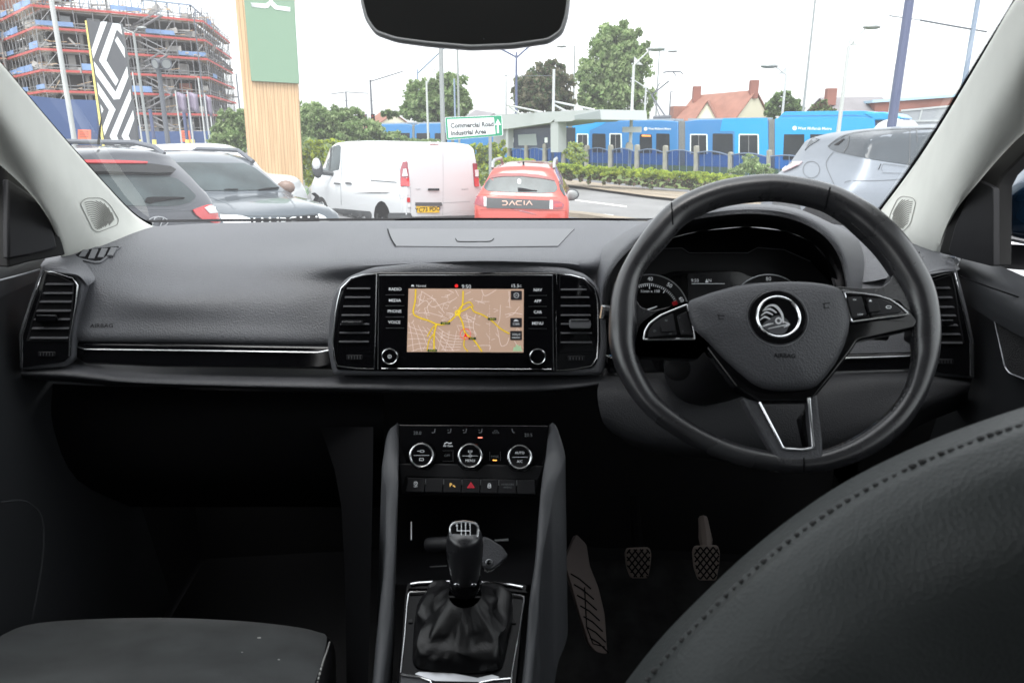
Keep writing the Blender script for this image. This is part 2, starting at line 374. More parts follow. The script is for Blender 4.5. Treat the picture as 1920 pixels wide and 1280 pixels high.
tun = [(x+(1362-x)*.05, y+(520-y)*.10+4, 1.10) for x, y, Y in lip]
tun2 = [(x+(1362-x)*.09, y+(520-y)*.17+6, 1.22) for x, y, Y in lip]
g = G().patch([top3, top2, top1, lip], 5, 4); g.build('instrument_hood', M['dash'], dash, ang=70)
g = G().patch([lip, lip2, tun, tun2], 5, 3); g.build('hood_lining', M['dark'], dash, ang=70)
# instrument cluster
cl = thing('instrument_cluster', P(1360,520,1.1), None, None); cl.parent = dash; cl.location = WORLD['instrument_cluster']-WORLD['dashboard']
cf = fr(1360, 530, 1.115, 22)
g = G().slab(cf, [(1150,620),(1155,555),(1172,512),(1210,476),(1255,448),(1312,433),(1400,425),(1474,433),(1522,453),(1552,490),(1565,548),(1568,620)], -.01, -.03); g.build('back_plate', M['black'], cl)
vis = [(1158,620),(1168,560),(1192,515),(1225,480),(1245,466),(1279,465),(1292,474),(1402,474),(1421,464),(1470,468),(1520,490),(1560,530),(1580,620)]
g = G().slab(cf, vis, .012, -.01); g.build('visor_step', M['dark'], cl, bevel=.002)
g = G().tube([cf.on(x, y, .013) for x, y in vis[3:11]], .0008, 6); g.build('visor_edge', M['smoothgrey'], cl)
face = rnd([(1160,640),(1165,545),(1190,518),(1240,516),(1262,508),(1389,508),(1408,519),(1450,514),(1505,530),(1540,570),(1560,640)], 14)
g = G().slab(cf, face, .016, .012); g.build('dial_face', M['lcd'], cl, bevel=.001)
for cx, nums in ((1218, [('30', -33), ('40', 1), ('50', 35), ('60', 66)]), (1441, [('60', -40), ('80', 0), ('100', 38), ('120', 70)])):
    cy = 588
    g = G().slab(cf, circ(cx, cy, 73, 48), .024, .016, circ(cx, cy, 58, 48)); g.build('dial_ring', M['dark'], cl, bevel=.0008)
    g = G().slab(cf, circ(cx, cy, 74.5, 64), .0245, .0155, circ(cx, cy, 72.6, 64)); g.build('dial_rim', M['satin'], cl)
    g = G()
    for k in range(-24, 25):
        a = math.radians(k*4.2); L = 9 if k % 8 == 0 else 4
        q = [(cx+math.sin(a)*r_+math.cos(a)*w_, cy-math.cos(a)*r_+math.sin(a)*w_) for r_, w_ in ((56, -.5), (56, .5), (56-L, .5), (56-L, -.5))]
        g.slab(cf, q, .0185, .0165)
    for t, a in nums:
        a = math.radians(a); g.text(t, cf, cx+math.sin(a)*65, cy-math.cos(a)*65, 7.5, .0248, rot=-math.degrees(a)*.9)
    g.slab(cf, [(cx+math.sin(math.radians(a))*57.5, cy-math.cos(math.radians(a))*57.5) for a in range(-90, 66, 3)]+[(cx+math.sin(math.radians(a))*56.6, cy-math.cos(math.radians(a))*56.6) for a in range(63, -91, -3)], .0185, .0165)
    if cx < 1300: g.text('1/min x 100', cf, cx+1, 546, 5.5, .018)
    g.build('dial_markings', M['ltext'], cl)
    g = G().slab(cf, [(cx-16, 583), (cx+14, 573.5), (cx+14, 575), (cx-15, 586.5)], .022, .0205); g.build('needle', M['ltext'], cl)
m_red = mat('warning_red', (.22, .008, .012), .5, emit=((.6, .01, .02), .12))
g = G().slab(cf, [(1218+math.sin(math.radians(a))*56, 588-math.cos(math.radians(a))*56) for a in (63, 68, 73, 78)]+[(1218+math.sin(math.radians(a))*47, 588-math.cos(math.radians(a))*47) for a in (78, 70, 63)], .0187, .017); g.build('red_zone', m_red, cl)
g = G().slab(cf, rr(1290, 512, 1370, 600, 3), .018, .016); g.build('trip_display', mat('trip_screen', (.012, .013, .016), .25), cl)
g = G().text('9:50', cf, 1303, 526, 6.2, .0185).text('N', cf, 1331, 526, 6, .0185)
g.slab(cf, [(1322.5,529.5),(1328,529.5),(1325.2,522.5)], .0188, .018).slab(cf, [(1297,531.3),(1359,531.3),(1359,532.1),(1297,532.1)], .0188, .018); g.build('display_text', M['ltext'], cl)

# ---- centre binnacle
ff = fr(873, 600, 1.04, 7)
brow = rnd([(622,706),(612,650),(616,590),(626,546),(648,521),(690,504),(780,494),(880,491),(985,494),(1062,503),(1104,518),(1128,546),(1136,590),(1140,650),(1132,706)], 12, 3)
g = G().slab(ff, brow, .006, -.12); g.build('binnacle_brow', M['dash'], dash, bevel=.012, seg=4)
unit = thing('infotainment_unit', ff.on(873, 600), None, None); unit.parent = dash; unit.location = WORLD['infotainment_unit']-WORLD['dashboard']
inner = rnd([(630,694),(624,640),(636,560),(645,536),(662,519),(708,510),(1042,511),(1096,519),(1117,538),(1125,563),(1126,640),(1121,675),(1112,690),(1042,698),(705,696)], 8, 3)
g = G().slab(ff, inner, .0075, 0); g.build('gloss_surround', M['gloss'], dash, bevel=.0015)
g = G().slab(ff, rr(710, 514, 1036, 692, 4), .0105, .005); g.build('screen_bezel', M['lcd'], unit, bevel=.0008)
g = G()
g.tube([ff.on(x, y, .0106) for x, y in ((715, 690.5), (1034, 692))], .0006, 6)
g.tube([ff.on(x, y, .0106) for x, y in ((708.5, 692), (710.5, 516), (1036, 516), (1038, 694))], .0007, 6)
g.build('bezel_edge', M['satin'], unit)
tan = mat('map_land', (.28, .20, .155), .6, emit=((.58, .40, .30), .62), var=(18, .06)); tan.node_tree.nodes['Principled BSDF'].inputs['Roughness'].default_value = .25
g = G().slab(ff, [(766,541),(982,542),(981.5,660.5),(763,659.5)], .0112, .0104); g.build('map_display', tan, unit, origin=ff.on(873, 600, .011))
def inmap(x, y): return 764.5 < x < 981 and 542.5 < y < 659
def road(g, pts, w_, off, n=5):
    pts = spl(pts, n) if n > 1 else pts
    for a, b in zip(pts, pts[1:]):
        if not (inmap(*a) and inmap(*b)): continue
        A, B = Vector(a), Vector(b); t = B-A
        if t.length < 1e-3: continue
        t.normalize(); nn = Vector((-t.y, t.x))*w_/2; A = A-t*w_*.3; B = B+t*w_*.3
        g.add([ff.on(*(A+nn), off), ff.on(*(B+nn), off), ff.on(*(B-nn), off), ff.on(*(A-nn), off)], [(0, 1, 2, 3)])
z5 = lambda L: [(600+x/3.4286, 400+y/3.4286) for x, y in L]
yel = [([(615,490),(612,560),(600,640),(640,670),(700,690),(750,712),(800,712),(850,680),(885,640),(915,590),(920,500)], 2.0),
       ([(750,712),(735,770),(733,880)], 2.2), ([(885,640),(940,615),(970,600),(990,630),(1050,655),(1110,695),(1160,740),(1215,772)], 1.7),
       ([(885,640),(915,700),(935,770),(990,815),(1040,885)], 2.2), ([(935,770),(925,850),(950,885)], 1.4), ([(885,640),(905,600),(960,570),(985,600)], 1.4), ([(690,790),(720,740),(750,712)], 1.3), ([(690,880),(700,820),(735,770)], 1.2)]
g = G()
for L, w_ in yel: road(g, z5(L), w_+1.2, .0118)
g.build('map_road_edge', mat('map_road_casing', (.3, .2, .02), .6, emit=((.42, .28, .03), .6)), unit, recalc=False)
g = G()
for L, w_ in yel: road(g, z5(L), w_, .0121)
cx, cy = z5([(885, 640)])[0]
g.slab(ff, circ(cx, cy, 5.6, 20), .0122, .0118, circ(cx, cy, 3.0, 20)); g.build('map_main_road', mat('map_yellow', (.6, .45, .02), .6, emit=((.75, .55, .03), .75)), unit, recalc=False)
g = G(); r2 = random.Random(5)
wh = [[(650,500),(700,530),(740,560),(770,600),(800,640)],[(625,600),(680,560),(720,600),(790,580),(850,560),(880,540)],[(630,640),(700,640),(760,655),(800,665)],[(640,570),(655,500)],[(700,640),(690,600),(720,560)],
 [(1160,590),(1155,680),(1140,720),(1160,740)],[(1215,500),(1220,600)],[(1280,600),(1240,650),(1215,650)],[(1190,650),(1250,640),(1300,650)],[(1130,490),(1120,500),(1060,530),(1040,490)],[(1150,790),(1165,850),(1200,840),(1215,800)],[(870,490),(890,530)],
 [(1000,650),(985,720),(1000,790)],[(940,640),(960,720),(970,790)],[(900,690),(990,700)],[(890,720),(985,735)],[(930,650),(1000,680)],[(1000,560),(1060,580)],[(990,850),(1090,850),(1090,880)],[(820,490),(860,510)],[(1130,700),(1150,790),(1130,770)],[(1250,820),(1280,870)]]
for L in wh: road(g, z5(L), .75, .0116)
for k in range(6): road(g, z5([(570+k*30, 700+k*9), (590+k*38, 790), (600+k*52, 885)]), .7, .0116, 3)
for k in range(5): road(g, z5([(565, 720+k*44), (620+k*9, 745+k*30), (690+k*10, 760+k*28)]), .7, .0116, 3)
for k in range(6): road(g, z5([(760+k*4, 735+k*28), (830, 780+k*20), (925-k*5, 790+k*17)]), .65, .0116, 3)
for k in range(3): road(g, z5([(790+k*44, 755), (775+k*46, 820), (760+k*44, 885)]), .6, .0116, 3)
for k in range(22):
    x, y = r2.uniform(640, 870), r2.uniform(520, 660); a = r2.uniform(0, 6.28); l = r2.uniform(15, 45)
    road(g, z5([(x, y), (x+l*math.cos(a), y+l*math.sin(a)), (x+l*math.cos(a)-l*.6*math.sin(a), y+l*math.sin(a)+l*.6*math.cos(a))]), .6, .0115, 1)
for k in range(8):
    x, y = r2.uniform(905, 1000), r2.uniform(650, 760); road(g, z5([(x, y), (x+30, y+12)]), .6, .0115, 1)
for k in range(16):
    a0 = z5([(1010+k*5, 565+(k%3)), (1014+k*5, 567+(k%3))]); road(g, a0, .6, .0115, 1)
    a0 = z5([(1090, 590+k*18), (1090, 600+k*18)]); road(g, a0, .5, .0115, 1)
for k in range(46):
    x, y = r2.uniform(575, 1290), r2.uniform(495, 880); a = r2.choice((.3, 1.87, -.5, 1.1))+r2.uniform(-.15, .15); l = r2.uniform(18, 48)
    road(g, z5([(x, y), (x+l*math.cos(a), y+l*math.sin(a))]), .55, .0115, 1)
g.build('map_side_street', mat('map_white', (.55, .48, .45), .6, emit=((.80, .66, .62), .62)), unit, recalc=False)
g = G().slab(ff, z5([(1245,860),(1290,850),(1300,885),(1240,885)]), .0117, .0112).slab(ff, z5([(1255,845),(1275,845),(1270,870)]), .0117, .0112); g.build('map_park', mat('map_green', (.3, .45, .3), .6, emit=((.35, .5, .3), .6)), unit)
for t, x, y in (('A4150', 806, 706), ('A454', 1106, 679), ('A41', 978, 804), ('A4123', 722, 881)):
    (x, y), = z5([(x, y)]); wd = 4.2+len(t)*.95
    g = G().slab(ff, rr(x-wd, y-2.3, x+wd, y+2.3, .6, 1), .0125, .012); s_ = g.build('route_badge', mat('badge_green', (.01, .07, .02), .6), unit)
    g = G().text(t, ff, x, y, 3.2, .0127); q = g.build('badge_text', mat('badge_yellow', (.5, .45, .1), .6, emit=((.6, .55, .1), .6)), s_)
box = mat('map_box', (.03, .025, .03), .5)
for (x0, y0, x1, y1), t, ty in (((1227,497,1298,557), 'N', 527), ((1223,672,1298,732), '538ft', 712), ((1223,755,1298,815), '200yd', 778)):
    (a, b), (c, d) = z5([(x0, y0), (x1, y1)]); g = G().slab(ff, rr(a, b, c, d, .8, 1), .0125, .012); s_ = g.build('map_button', box, unit)
    (tx, ty), = z5([((x0+x1)/2, ty)]); g = G().text(t, ff, tx, ty, 4.6 if len(t) > 1 else 3.5, .0128)
    if t == 'N': g.slab(ff, circ(tx, ty, 5, 16), .0128, .0124, circ(tx, ty, 4.1, 16))
    elif t == '538ft': g.slab(ff, z5([(1243,694),(1253,682),(1262,680),(1272,686),(1278,694)]), .0128, .0124)
    else: g.slab(ff, z5([(1234,796),(1286,796),(1286,801),(1234,801)]), .0128, .0124)
    g.build('button_icon', M['ltext'], s_)
redm = mat('marker_red', (.5, .01, .01), .5, emit=((.8, .02, .02), .8))
(x, y), = z5([(935, 776)])
g = G().slab(ff, circ(x, y, 10.2, 28), .0128, .0124, circ(x, y, 9.3, 28)).slab(ff, [(x, y-3), (x+4, y+7), (x, y+4.5), (x-4, y+7)], .0130, .0124)
pm_ = g.build('position_marker', redm, unit); G().slab(ff, circ(*z5([(877, 466)])[0], 3.2, 14), .0112, .0104).build('recording_dot', redm, unit)
T = lambda t, x, y, h, al='C': g.text(t, ff, *z5([(x, y)])[0], h, .0112, al)
g = G(); T('Normal', 650, 466, 4.3); g.build('status_text', M['ltext'], unit); g = G(); T('9:50', 941, 472, 7.4); g.build('clock_text', M['ltext'], unit); g = G(); T('15.5', 1253, 467, 6.6); T('°C', 1285, 468, 4.2); g.build('temperature_text', M['ltext'], unit); g = G()
g.slab(ff, z5([(584,470),(590,460),(600,459),(606,470)]), .0112, .0104); g.build('car_icon', M['ltext'], unit)
for t, x, y in (('RADIO',483,488),('MEDIA',481,560),('PHONE',479,630),('VOICE',478,700),('NAV',1400,493),('APP',1400,564),('CAR',1400,635),('MENU',1399,707)): g = G(); g.text(t, ff, *z5([(x, y)])[0], 5.6, .0112, bold=.012); g.build('button_lettering', M['ltext'], unit)
for y in (524,594,666,737):
    g = G(); g.slab(ff, z5([(422,y-1.3),(540,y-1.3),(540,y+1.3),(422,y+1.3)]), .0114, .0104); g.slab(ff, z5([(1342,y+2.7),(1458,y+2.7),(1458,y+5.3),(1342,y+5.3)]), .0114, .0104)
    for q_ in (0, 1):
        gq = G(); gq.v = g.v[q_*8:q_*8+8]; gq.f = g.f[:6]; gq.m = g.m[:6]; gq.build('button_divider', M['satin'], unit)
    g = G()
def knob(par, f_, x, y, rpx, h, capmat=None, name='rotary_knob', ring=M['chrome']):
    r = f_.m(x, y, rpx); o = f_.on(x, y, 0)
    k = G().lathe(o, f_.n, [(0, r*1.02), (h*.2, r), (h*.75, r*.96), (h*.9, r*.92), (h, r*.85)], 36).build(name, M['gloss'], par, ang=30)
    o2 = o+f_.n*h; G().lathe(o2, f_.n, [(-.0012, r*.90), (.0003, r*.90), (.0008, r*.83), (.0002, r*.76), (-.0004, r*.75)], 40, cap=False).build('knob_ring', ring, k)
    G().lathe(o2, f_.n, [(-.001, r*.76), (.0001, r*.76), (.0003, .0001)], 36).build('knob_cap', capmat or M['lcd'], k)
    return k, o2
for x, y in ((734, 664.5), (1007.5, 665)):
    k, o2 = knob(unit, ff, x, y, 17, .016)
    if x < 900:
        f2 = Fr(o2, ff.n); px_, py_ = x-1.5, y+.0
        q = ff.on(x, y)+ff.n*.0165; d_ = q-CAM; s_ = d_.dot(Vector((0, CP, -SP)))
        qx = 960+F*d_.x/s_; qy = 640-F*(d_.y*SP+d_.z*CP)/s_
        G().slab(f2, circ(qx, qy, 3.6, 16), .0006, .0002, circ(qx, qy, 2.7, 16)).slab(f2, circ(qx, qy, 1.0, 10), .0006, .0002).build('power_icon', M['ltext'], k)

# ---- air vents
def vent(f_, outline, opening, slats, tab, wheel, tabmat, cham=None):
    v = thing('air_vent', f_.on(*tab[:2]), None, None); v.parent = dash; v.location = WORLD[v.name]-WORLD['dashboard']
    out = outline; G().slab(f_, out, .006, -.012).build('vent_housing', M['gloss'], v, bevel=.0008)
    pts = [f_.on(x, y, .0065) for x, y in (cham or inset(out, 1.6))]
    G().tube(pts, .0013, 8, closed=cham is None).build('chrome_frame', M['chrome'], v)
    G().slab(f_, inset(opening, -2.5), .0075, .0055, opening if len(opening) == len(inset(opening, -2.5)) else None).build('opening_frame', M['dark'], v, bevel=.0006)
    G().slab(f_, opening, .0063, .0060).build('vent_cavity', M['black'], v)
    for (xa, xb, y0) in slats:
        o = f_.on(xa, y0, .0105); e = f_.on(xb, y0, .0105); b = Vector((0, .016, .0045))
        g = G().poly([o, e, e+b, o+b], Vector((0, .0003, -.0016))); g.build('slat', M['dash2'], v, bevel=.0005)
    x, y, hw, hh = tab
    g = G().slab(f_, rr(x-hw, y-hh, x+hw, y+hh, hh*.5, 3), .018, .007); g.build('slider_tab', tabmat, v, bevel=.0012)
    g = G().slab(f_, [(x-hw+2, y-hh), (x+hw-2, y-hh), (x+hw-3, y-hh+2.2), (x-hw+3, y-hh+2.2)], .019, .0175); g.build('tab_chrome', M['chrome'], v)  # chrome strip along the top of the tab
    x, y, hw, hh = wheel
    tw = G().slab(f_, rr(x-hw, y-hh, x+hw, y+hh, 1.5, 2), .0085, .005).build('thumb_wheel', M['dark'], v, bevel=.0006)
    g = G()
    for k in range(-2, 3): g.slab(f_, [(x+k*hw*.36-.6, y-hh*.6), (x+k*hw*.36+.6, y-hh*.6), (x+k*hw*.36+.6, y+hh*.6), (x+k*hw*.36-.6, y+hh*.6)], .0092, .008)
    g.build('wheel_marks', M['satin'], tw)
    return v
va = [(622,640),(627,590),(632,563),(638,540),(658,520),(680,514),(708,511),(705,640),(703,693),(670,692),(632,687),(625,671)]
oa = [(634,658),(636,610),(641,570),(646,541),(664,524),(697,518),(695,590),(692,658)]
vent(ff, va, oa, [(a, b, y) for a, b, y in zip((650,646,643,640,638,636,635), (694,694,693,693,692,692,691), (541,557.5,574.5,591,607.7,624,640.6))], (659,606,20,4), (664.5,670,15,4.5), M['dark'])
vb = [(1042,512),(1070,514),(1096,521),(1116,540),(1122,563),(1123,600),(1123,640),(1121,671),(1110,687),(1080,693),(1042,696),(1041,600)]
ob_ = [(1051,518),(1080,521),(1098,530),(1107,545),(1111,570),(1111,658),(1051,660),(1050,590)]
vent(ff, vb, ob_, [(1051.5, b, y) for b, y in zip((1100,1105,1107,1108,1109,1110,1110), (543,557.5,573.5,591,607.5,624.6,642))], (1088,608,20,8), (1080.5,672,16,4.5), M['smoothgrey'])
vl = fr(95, 600, 1.03, 7, 14)
vc = [(41,690),(40.5,627),(60,567),(81,507),(100,508),(137,520),(147,534),(144,565),(137,605),(132,634),(131,668),(120,678)]
oc = [(88,514),(110,518),(136,532),(134,570),(128,637),(52,637),(62,600),(80,545)]
vent(vl, vc, oc, list(zip((84,79,73,67,62,58,54), (136,135,133,131,129,127,126), (533,550,566,583,599,616,634))), (86,596,20,6), (87,664,16,4.5), M['gloss'], cham=[(41,690),(41.5,627),(61,567),(82,508.5),(100,509.5),(136,521),(145.5,534),(143,565),(136,605),(131,634),(130,668)])
vr = fr(1785, 600, 1.04, 7, -14)
vd = [(1822,704),(1821,640),(1806,575),(1790,510),(1770,512),(1735,522),(1728,540),(1726,600),(1728,660),(1735,692),(1770,700)]
od = [(1783,517),(1765,522),(1738,532),(1736,570),(1738,640),(1806,640),(1798,600),(1790,545)]
vent(vr, vd, od, list(zip((1738,1738,1738,1738,1738,1738,1738), (1783,1787,1790,1794,1797,1802,1806), (540,558,576,592,610,627,643))), (1772,604,17,5), (1772,678,16,4.5), M['gloss'], cham=[(1820.5,704),(1819.5,640),(1805,575),(1789,511.5),(1770,513.5),(1736,523)])
# brows around the outer vents
for sgn, f_, L in ((-1, vl, [(36,694),(34,627),(54,566),(78,497),(104,500),(144,513),(157,532),(152,566),(143,606),(139,640),(138,672),(124,688)]), (1, vr, [(1828,710),(1827,640),(1812,572),(1793,500),(1768,503),(1726,514),(1715,540),(1712,600),(1715,660),(1725,702)])):
    G().slab(f_, rnd(L, 6), .001, -.07).build('vent_brow', M['dash'], dash, bevel=.006, seg=3)
# wing pieces joining the dash top and the doors
G().patch([[(76,497,1.07),(84,487,1.10),(100,477,1.13),(118,466,1.18)], [(80,503,1.05),(100,497,1.07),(122,490,1.10),(150,484,1.13)], [(92,507,1.035),(118,506,1.045),(146,510,1.06),(178,520,1.085)], [(120,512,1.03),(140,514,1.033),(152,520,1.04),(165,536,1.055)]], 4, 4).build('dash_end', M['dash'], dash, ang=60)
G().patch([[(1800,504,1.07),(1790,490,1.10),(1778,476,1.13),(1764,465,1.18)], [(1794,507,1.05),(1775,502,1.07),(1752,494,1.10),(1725,486,1.13)], [(1780,508,1.035),(1758,510,1.045),(1732,514,1.06),(1700,522,1.085)], [(1755,512,1.03),(1735,516,1.033),(1722,524,1.04),(1706,540,1.055)]], 4, 4).build('dash_end', M['dash'], dash, ang=60)
# ---- passenger trim strip
tf = fr(380, 660, 1.045, 10)
G().slab(tf, rnd([(136,642),(300,645),(620,650),(622,684),(600,690),(300,688),(160,682),(140,668)], 5), .002, -.02).build('trim_strip', M['gloss'], dash, bevel=.003)
G().slab(tf, [(143,650),(160,653.5),(380,656.5),(560,659),(596,659.5),(612,656),(619,655),(618,658),(600,662.5),(560,662),(380,659.5),(160,656),(150,653.5)], .006, .001).build('chrome_strip', M['chrome'], dash, bevel=.0008)
tf2 = fr(1640, 675, 1.045, 10)
G().slab(tf2, rnd([(1140,668),(1560,665),(1735,660),(1735,692),(1560,697),(1140,700)], 5), .002, -.02).build('trim_strip', M['gloss'], dash, bevel=.003)
G().slab(tf2, [(1580,670),(1620,669),(1705,666),(1710,667),(1700,669.5),(1640,672),(1580,673.5)], .006, .001).build('chrome_strip', M['chrome'], dash, bevel=.0008)
G().tube([tf2.on(1120,655,.01), tf2.on(1130,663,.01), tf2.on(1142,669,.008)], .0012, 6).build('chrome_strip', M['chrome'], dash)
# ---- lower dash
lo = [
 [(44,676,1.06),(130,668,1.07),(250,685,1.07),(430,688,1.075),(620,692,1.08),(880,698,1.08),(1040,698,1.08),(1135,690,1.08)],
 [(42,690,1.03),(128,684,1.04),(250,698,1.045),(430,702,1.05),(620,706,1.05),(880,709,1.05),(1040,709,1.05),(1135,700,1.05)],
 [(40,698,1.01),(126,699,1.02),(250,712,1.025),(430,718,1.03),(620,722,1.03),(880,726,1.03),(1040,724,1.03),(1130,715,1.03)],
 [(40,705,1.02),(126,710,1.03),(250,720,1.035),(430,726,1.04),(620,731,1.04),(880,736,1.04),(1040,733,1.04),(1128,722,1.04)],
 [(45,712,1.10),(130,716,1.12),(250,724,1.13),(430,728,1.13),(620,733,1.13),(880,738,1.13),(1040,735,1.13),(1126,726,1.12)]]
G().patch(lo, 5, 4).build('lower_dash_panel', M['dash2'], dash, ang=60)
lo2 = [
 [(1130,690,1.07),(1300,700,1.07),(1500,698,1.07),(1640,692,1.07),(1740,692,1.06),(1822,706,1.05)],
 [(1125,712,1.03),(1300,720,1.03),(1500,712,1.03),(1640,706,1.03),(1740,706,1.03),(1822,712,1.03)],
 [(1120,740,1.00),(1290,765,1.00),(1500,760,1.00),(1640,745,1.01),(1740,728,1.015),(1820,722,1.02)],
 [(1130,790,.99),(1230,830,.985),(1500,850,.985),(1620,820,.99),(1700,780,1.0),(1815,740,1.03)],
 [(1150,812,1.03),(1240,850,1.05),(1500,870,1.05),(1640,850,1.05),(1720,800,1.06),(1815,760,1.08)]]
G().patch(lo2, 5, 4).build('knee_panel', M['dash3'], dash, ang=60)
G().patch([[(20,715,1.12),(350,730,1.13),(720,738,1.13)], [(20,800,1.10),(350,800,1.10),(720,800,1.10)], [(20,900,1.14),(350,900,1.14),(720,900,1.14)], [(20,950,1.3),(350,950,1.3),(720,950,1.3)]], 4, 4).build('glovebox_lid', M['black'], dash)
# ---- details laid on the skin
g = G(); decal(g, skinL, [(727,430.5),(1077,430.5),(1070,437),(1046,463),(900,464.5),(742,463),(733,448)], .0018, 24, .004); g.build('centre_speaker_cover', M['smoothgrey'], dash, ang=50)
g = G(); ribbon(g, skinL, spl([(727,431),(731,444),(737,456),(742,463)], 4), 2.2, .0022)
ribbon(g, skinL, spl([(854,449),(856,453),(862,455.5),(900,455.5),(918,455),(924,452),(926,449)], 3), 1.6, .0024); g.build('cover_gap', M['black'], dash, recalc=False)
def demist(tree, L, n, fl, nm='demister_vent'):
    e = thing(nm, P(*L[0], 1.2), None, None); e.parent = dash; e.location = WORLD[e.name]-WORLD['dashboard']
    g = G(); decal(g, tree, L, .0022, 14, .006); g.build('vent_frame', M['smoothgrey'], e)
    I = inset(L, 3.5); g = G(); decal(g, tree, I, .0030, 10, .003); g.build('vent_opening', M['black'], e)
    xs = [p[0] for p in I]; ys = [p[1] for p in I]; x0, x1, y0, y1 = min(xs), max(xs), min(ys), max(ys)
    for k in range(n):
        x = x0+(x1-x0)*(k+.8)/(n+.6); w_ = (x1-x0)/n*.28; s = 5*fl
        yt = y0+3+(1-(k+.5)/n if fl > 0 else (k+.5)/n)*6; yb = y1-2-abs((k+.5)/n-.42)*14
        g = G(); decal(g, tree, [(x-w_+s, yt), (x+w_+s, yt), (x+w_-s*.6, yb), (x-w_-s*.6, yb)], .0045, 10, .003); g.build('fin', M['smoothgrey'], e)
demist(skinL, [(135,481),(152,470),(180,465),(225,463),(227,465),(200,486),(190,494),(178,495),(150,489)], 4, 1)
demist(skinR, [(1690,465),(1700,468),(1722,474),(1731,482),(1727,488),(1712,487),(1696,478)], 3, -1)
g = G(); g.text('AIRBAG', fr(191, 611, 1.052, 20, 3), 191, 611, 7.6, .002, xs=1.15); 
def lay(g, tree, off, th=0):
    for i, v in enumerate(g.v):
        d = (v-CAM).normalized(); loc, n, _, t = tree.ray_cast(CAM, d)
        if loc: g.v[i] = loc+(n if n.dot(d) < 0 else -n)*off
lay(g, skinL, .0006); g.build('embossed_lettering', M['black'], dash, recalc=False)
# ================================================================== STEERING WHEEL
WO = Vector((.305, .814, 1.24)); wf = Fr(WO, (math.sin(-.1)*math.cos(.5), -math.cos(-.1)*math.cos(.5), math.sin(.5)))
z6 = lambda L: [(1100+x/2.133, 320+y/2.133) for x, y in L]
wheel = thing('steering_wheel', WO, 'black leather three spoke steering wheel with winged arrow emblem and airbag cover', 'steering wheel')
# rim: pairs of outer and inner edge points, read round the wheel
pairs = [((1428,329),(1428,377)), ((1340,343),(1350,389)), ((1259,379),(1290,417)), ((1208,432),(1252,458)), ((1170,492),(1207,512)), ((1148,550),(1194,556)), ((1141,610),(1194,612)), ((1144,655),(1194,650)), ((1161,707),(1205,692)),
 ((1200,765),(1232,740)), ((1255,811),(1280,780)), ((1320,848),(1336,812)), ((1400,875),(1408,838)), ((1508,887),(1506,850)), ((1600,868),(1590,826)), ((1681,819),(1655,780)), ((1728,757),(1695,730)), ((1753,695),(1710,675)), ((1762,645),(1708,638)),
 ((1761,595),(1706,597)), ((1750,540),(1693,552)), ((1722,483),(1671,516)), ((1692,440),(1640,474)), ((1653,402),(1608,442)), ((1605,370),(1574,413)), ((1557,348),(1538,393)), ((1490,333),(1483,380))]
ctr, rad = [], []
for o, i in pairs:
    a, b = wf.on(*o), wf.on(*i); ctr.append((*((a+b)/2), (a-b).length/2))
S = spl(ctr, 6, True)
g = G().tube([s[:3] for s in S], [s[3] for s in S], 20, closed=True); g.build('rim', M['leather'], wheel, ang=80)
rimt = bvh(g)
# stitching along the inside of the rim and the seams
g = G()
def stitches(a, b, step=7, rad_=.93, back=.45):
    n0 = len(S); k = a
    while k < b:
        s = S[int(k) % n0]; nx = S[(int(k)+1) % n0]; c = Vector(s[:3]); t = (Vector(nx[:3])-c).normalized(); inw = (WO-c); inw = (inw-wf.n*inw.dot(wf.n)).normalized()
        d = (inw*rad_+wf.n*back).normalized()*s[3]*1.01
        g.tube([c+d-t*.0017+wf.n*.0006, c+d+t*.0017-wf.n*.0006], .0007, 5); k += step/6
for a, b in ((15, 28), (92, 112), (126, 142)): stitches(a, b, 5.5)
g.build('stitching', M['stitch'], wheel)
g = G()
for (ox, oy), (ix, iy) in (((1259,379),(1262,425)), ((1557,350),(1546,396)), ((1508,889),(1507,852))):
    a, b = Vector((ox, oy)), Vector((ix, iy)); pts = []
    for k in range(9):
        q = a.lerp(b, (k+.3)/9); d = ray(*q).normalized(); loc, n, _, t = rimt.ray_cast(CAM, d)
        if loc: pts.append(loc+n*.0002)
    if len(pts) > 2: g.tube(pts, .0009, 6)
g.build('rim_seam', M['black'], wheel)
# leather webs that run from the rim to the spokes
def blob(L, off, th, name, m, bevel=.004, par=None, seg=3): return G().slab(wf, L, off, off-th).build(name, m, par or wheel, bevel=bevel, seg=seg)
blob(rnd(z6([(150,505),(190,500),(215,545),(260,560),(330,545),(405,520),(430,540),(430,600),(300,590),(240,620),(215,690),(195,740),(140,700),(125,600)]), 5), .004, .022, 'spoke_leather', M['leather'], .006)
blob(rnd(z6([(1000,462),(1100,470),(1180,468),(1212,445),(1240,390),(1330,470),(1360,600),(1330,680),(1300,660),(1310,590),(1250,520),(1130,500),(1010,480)]), 5), .004, .022, 'spoke_leather', M['leather'], .006)
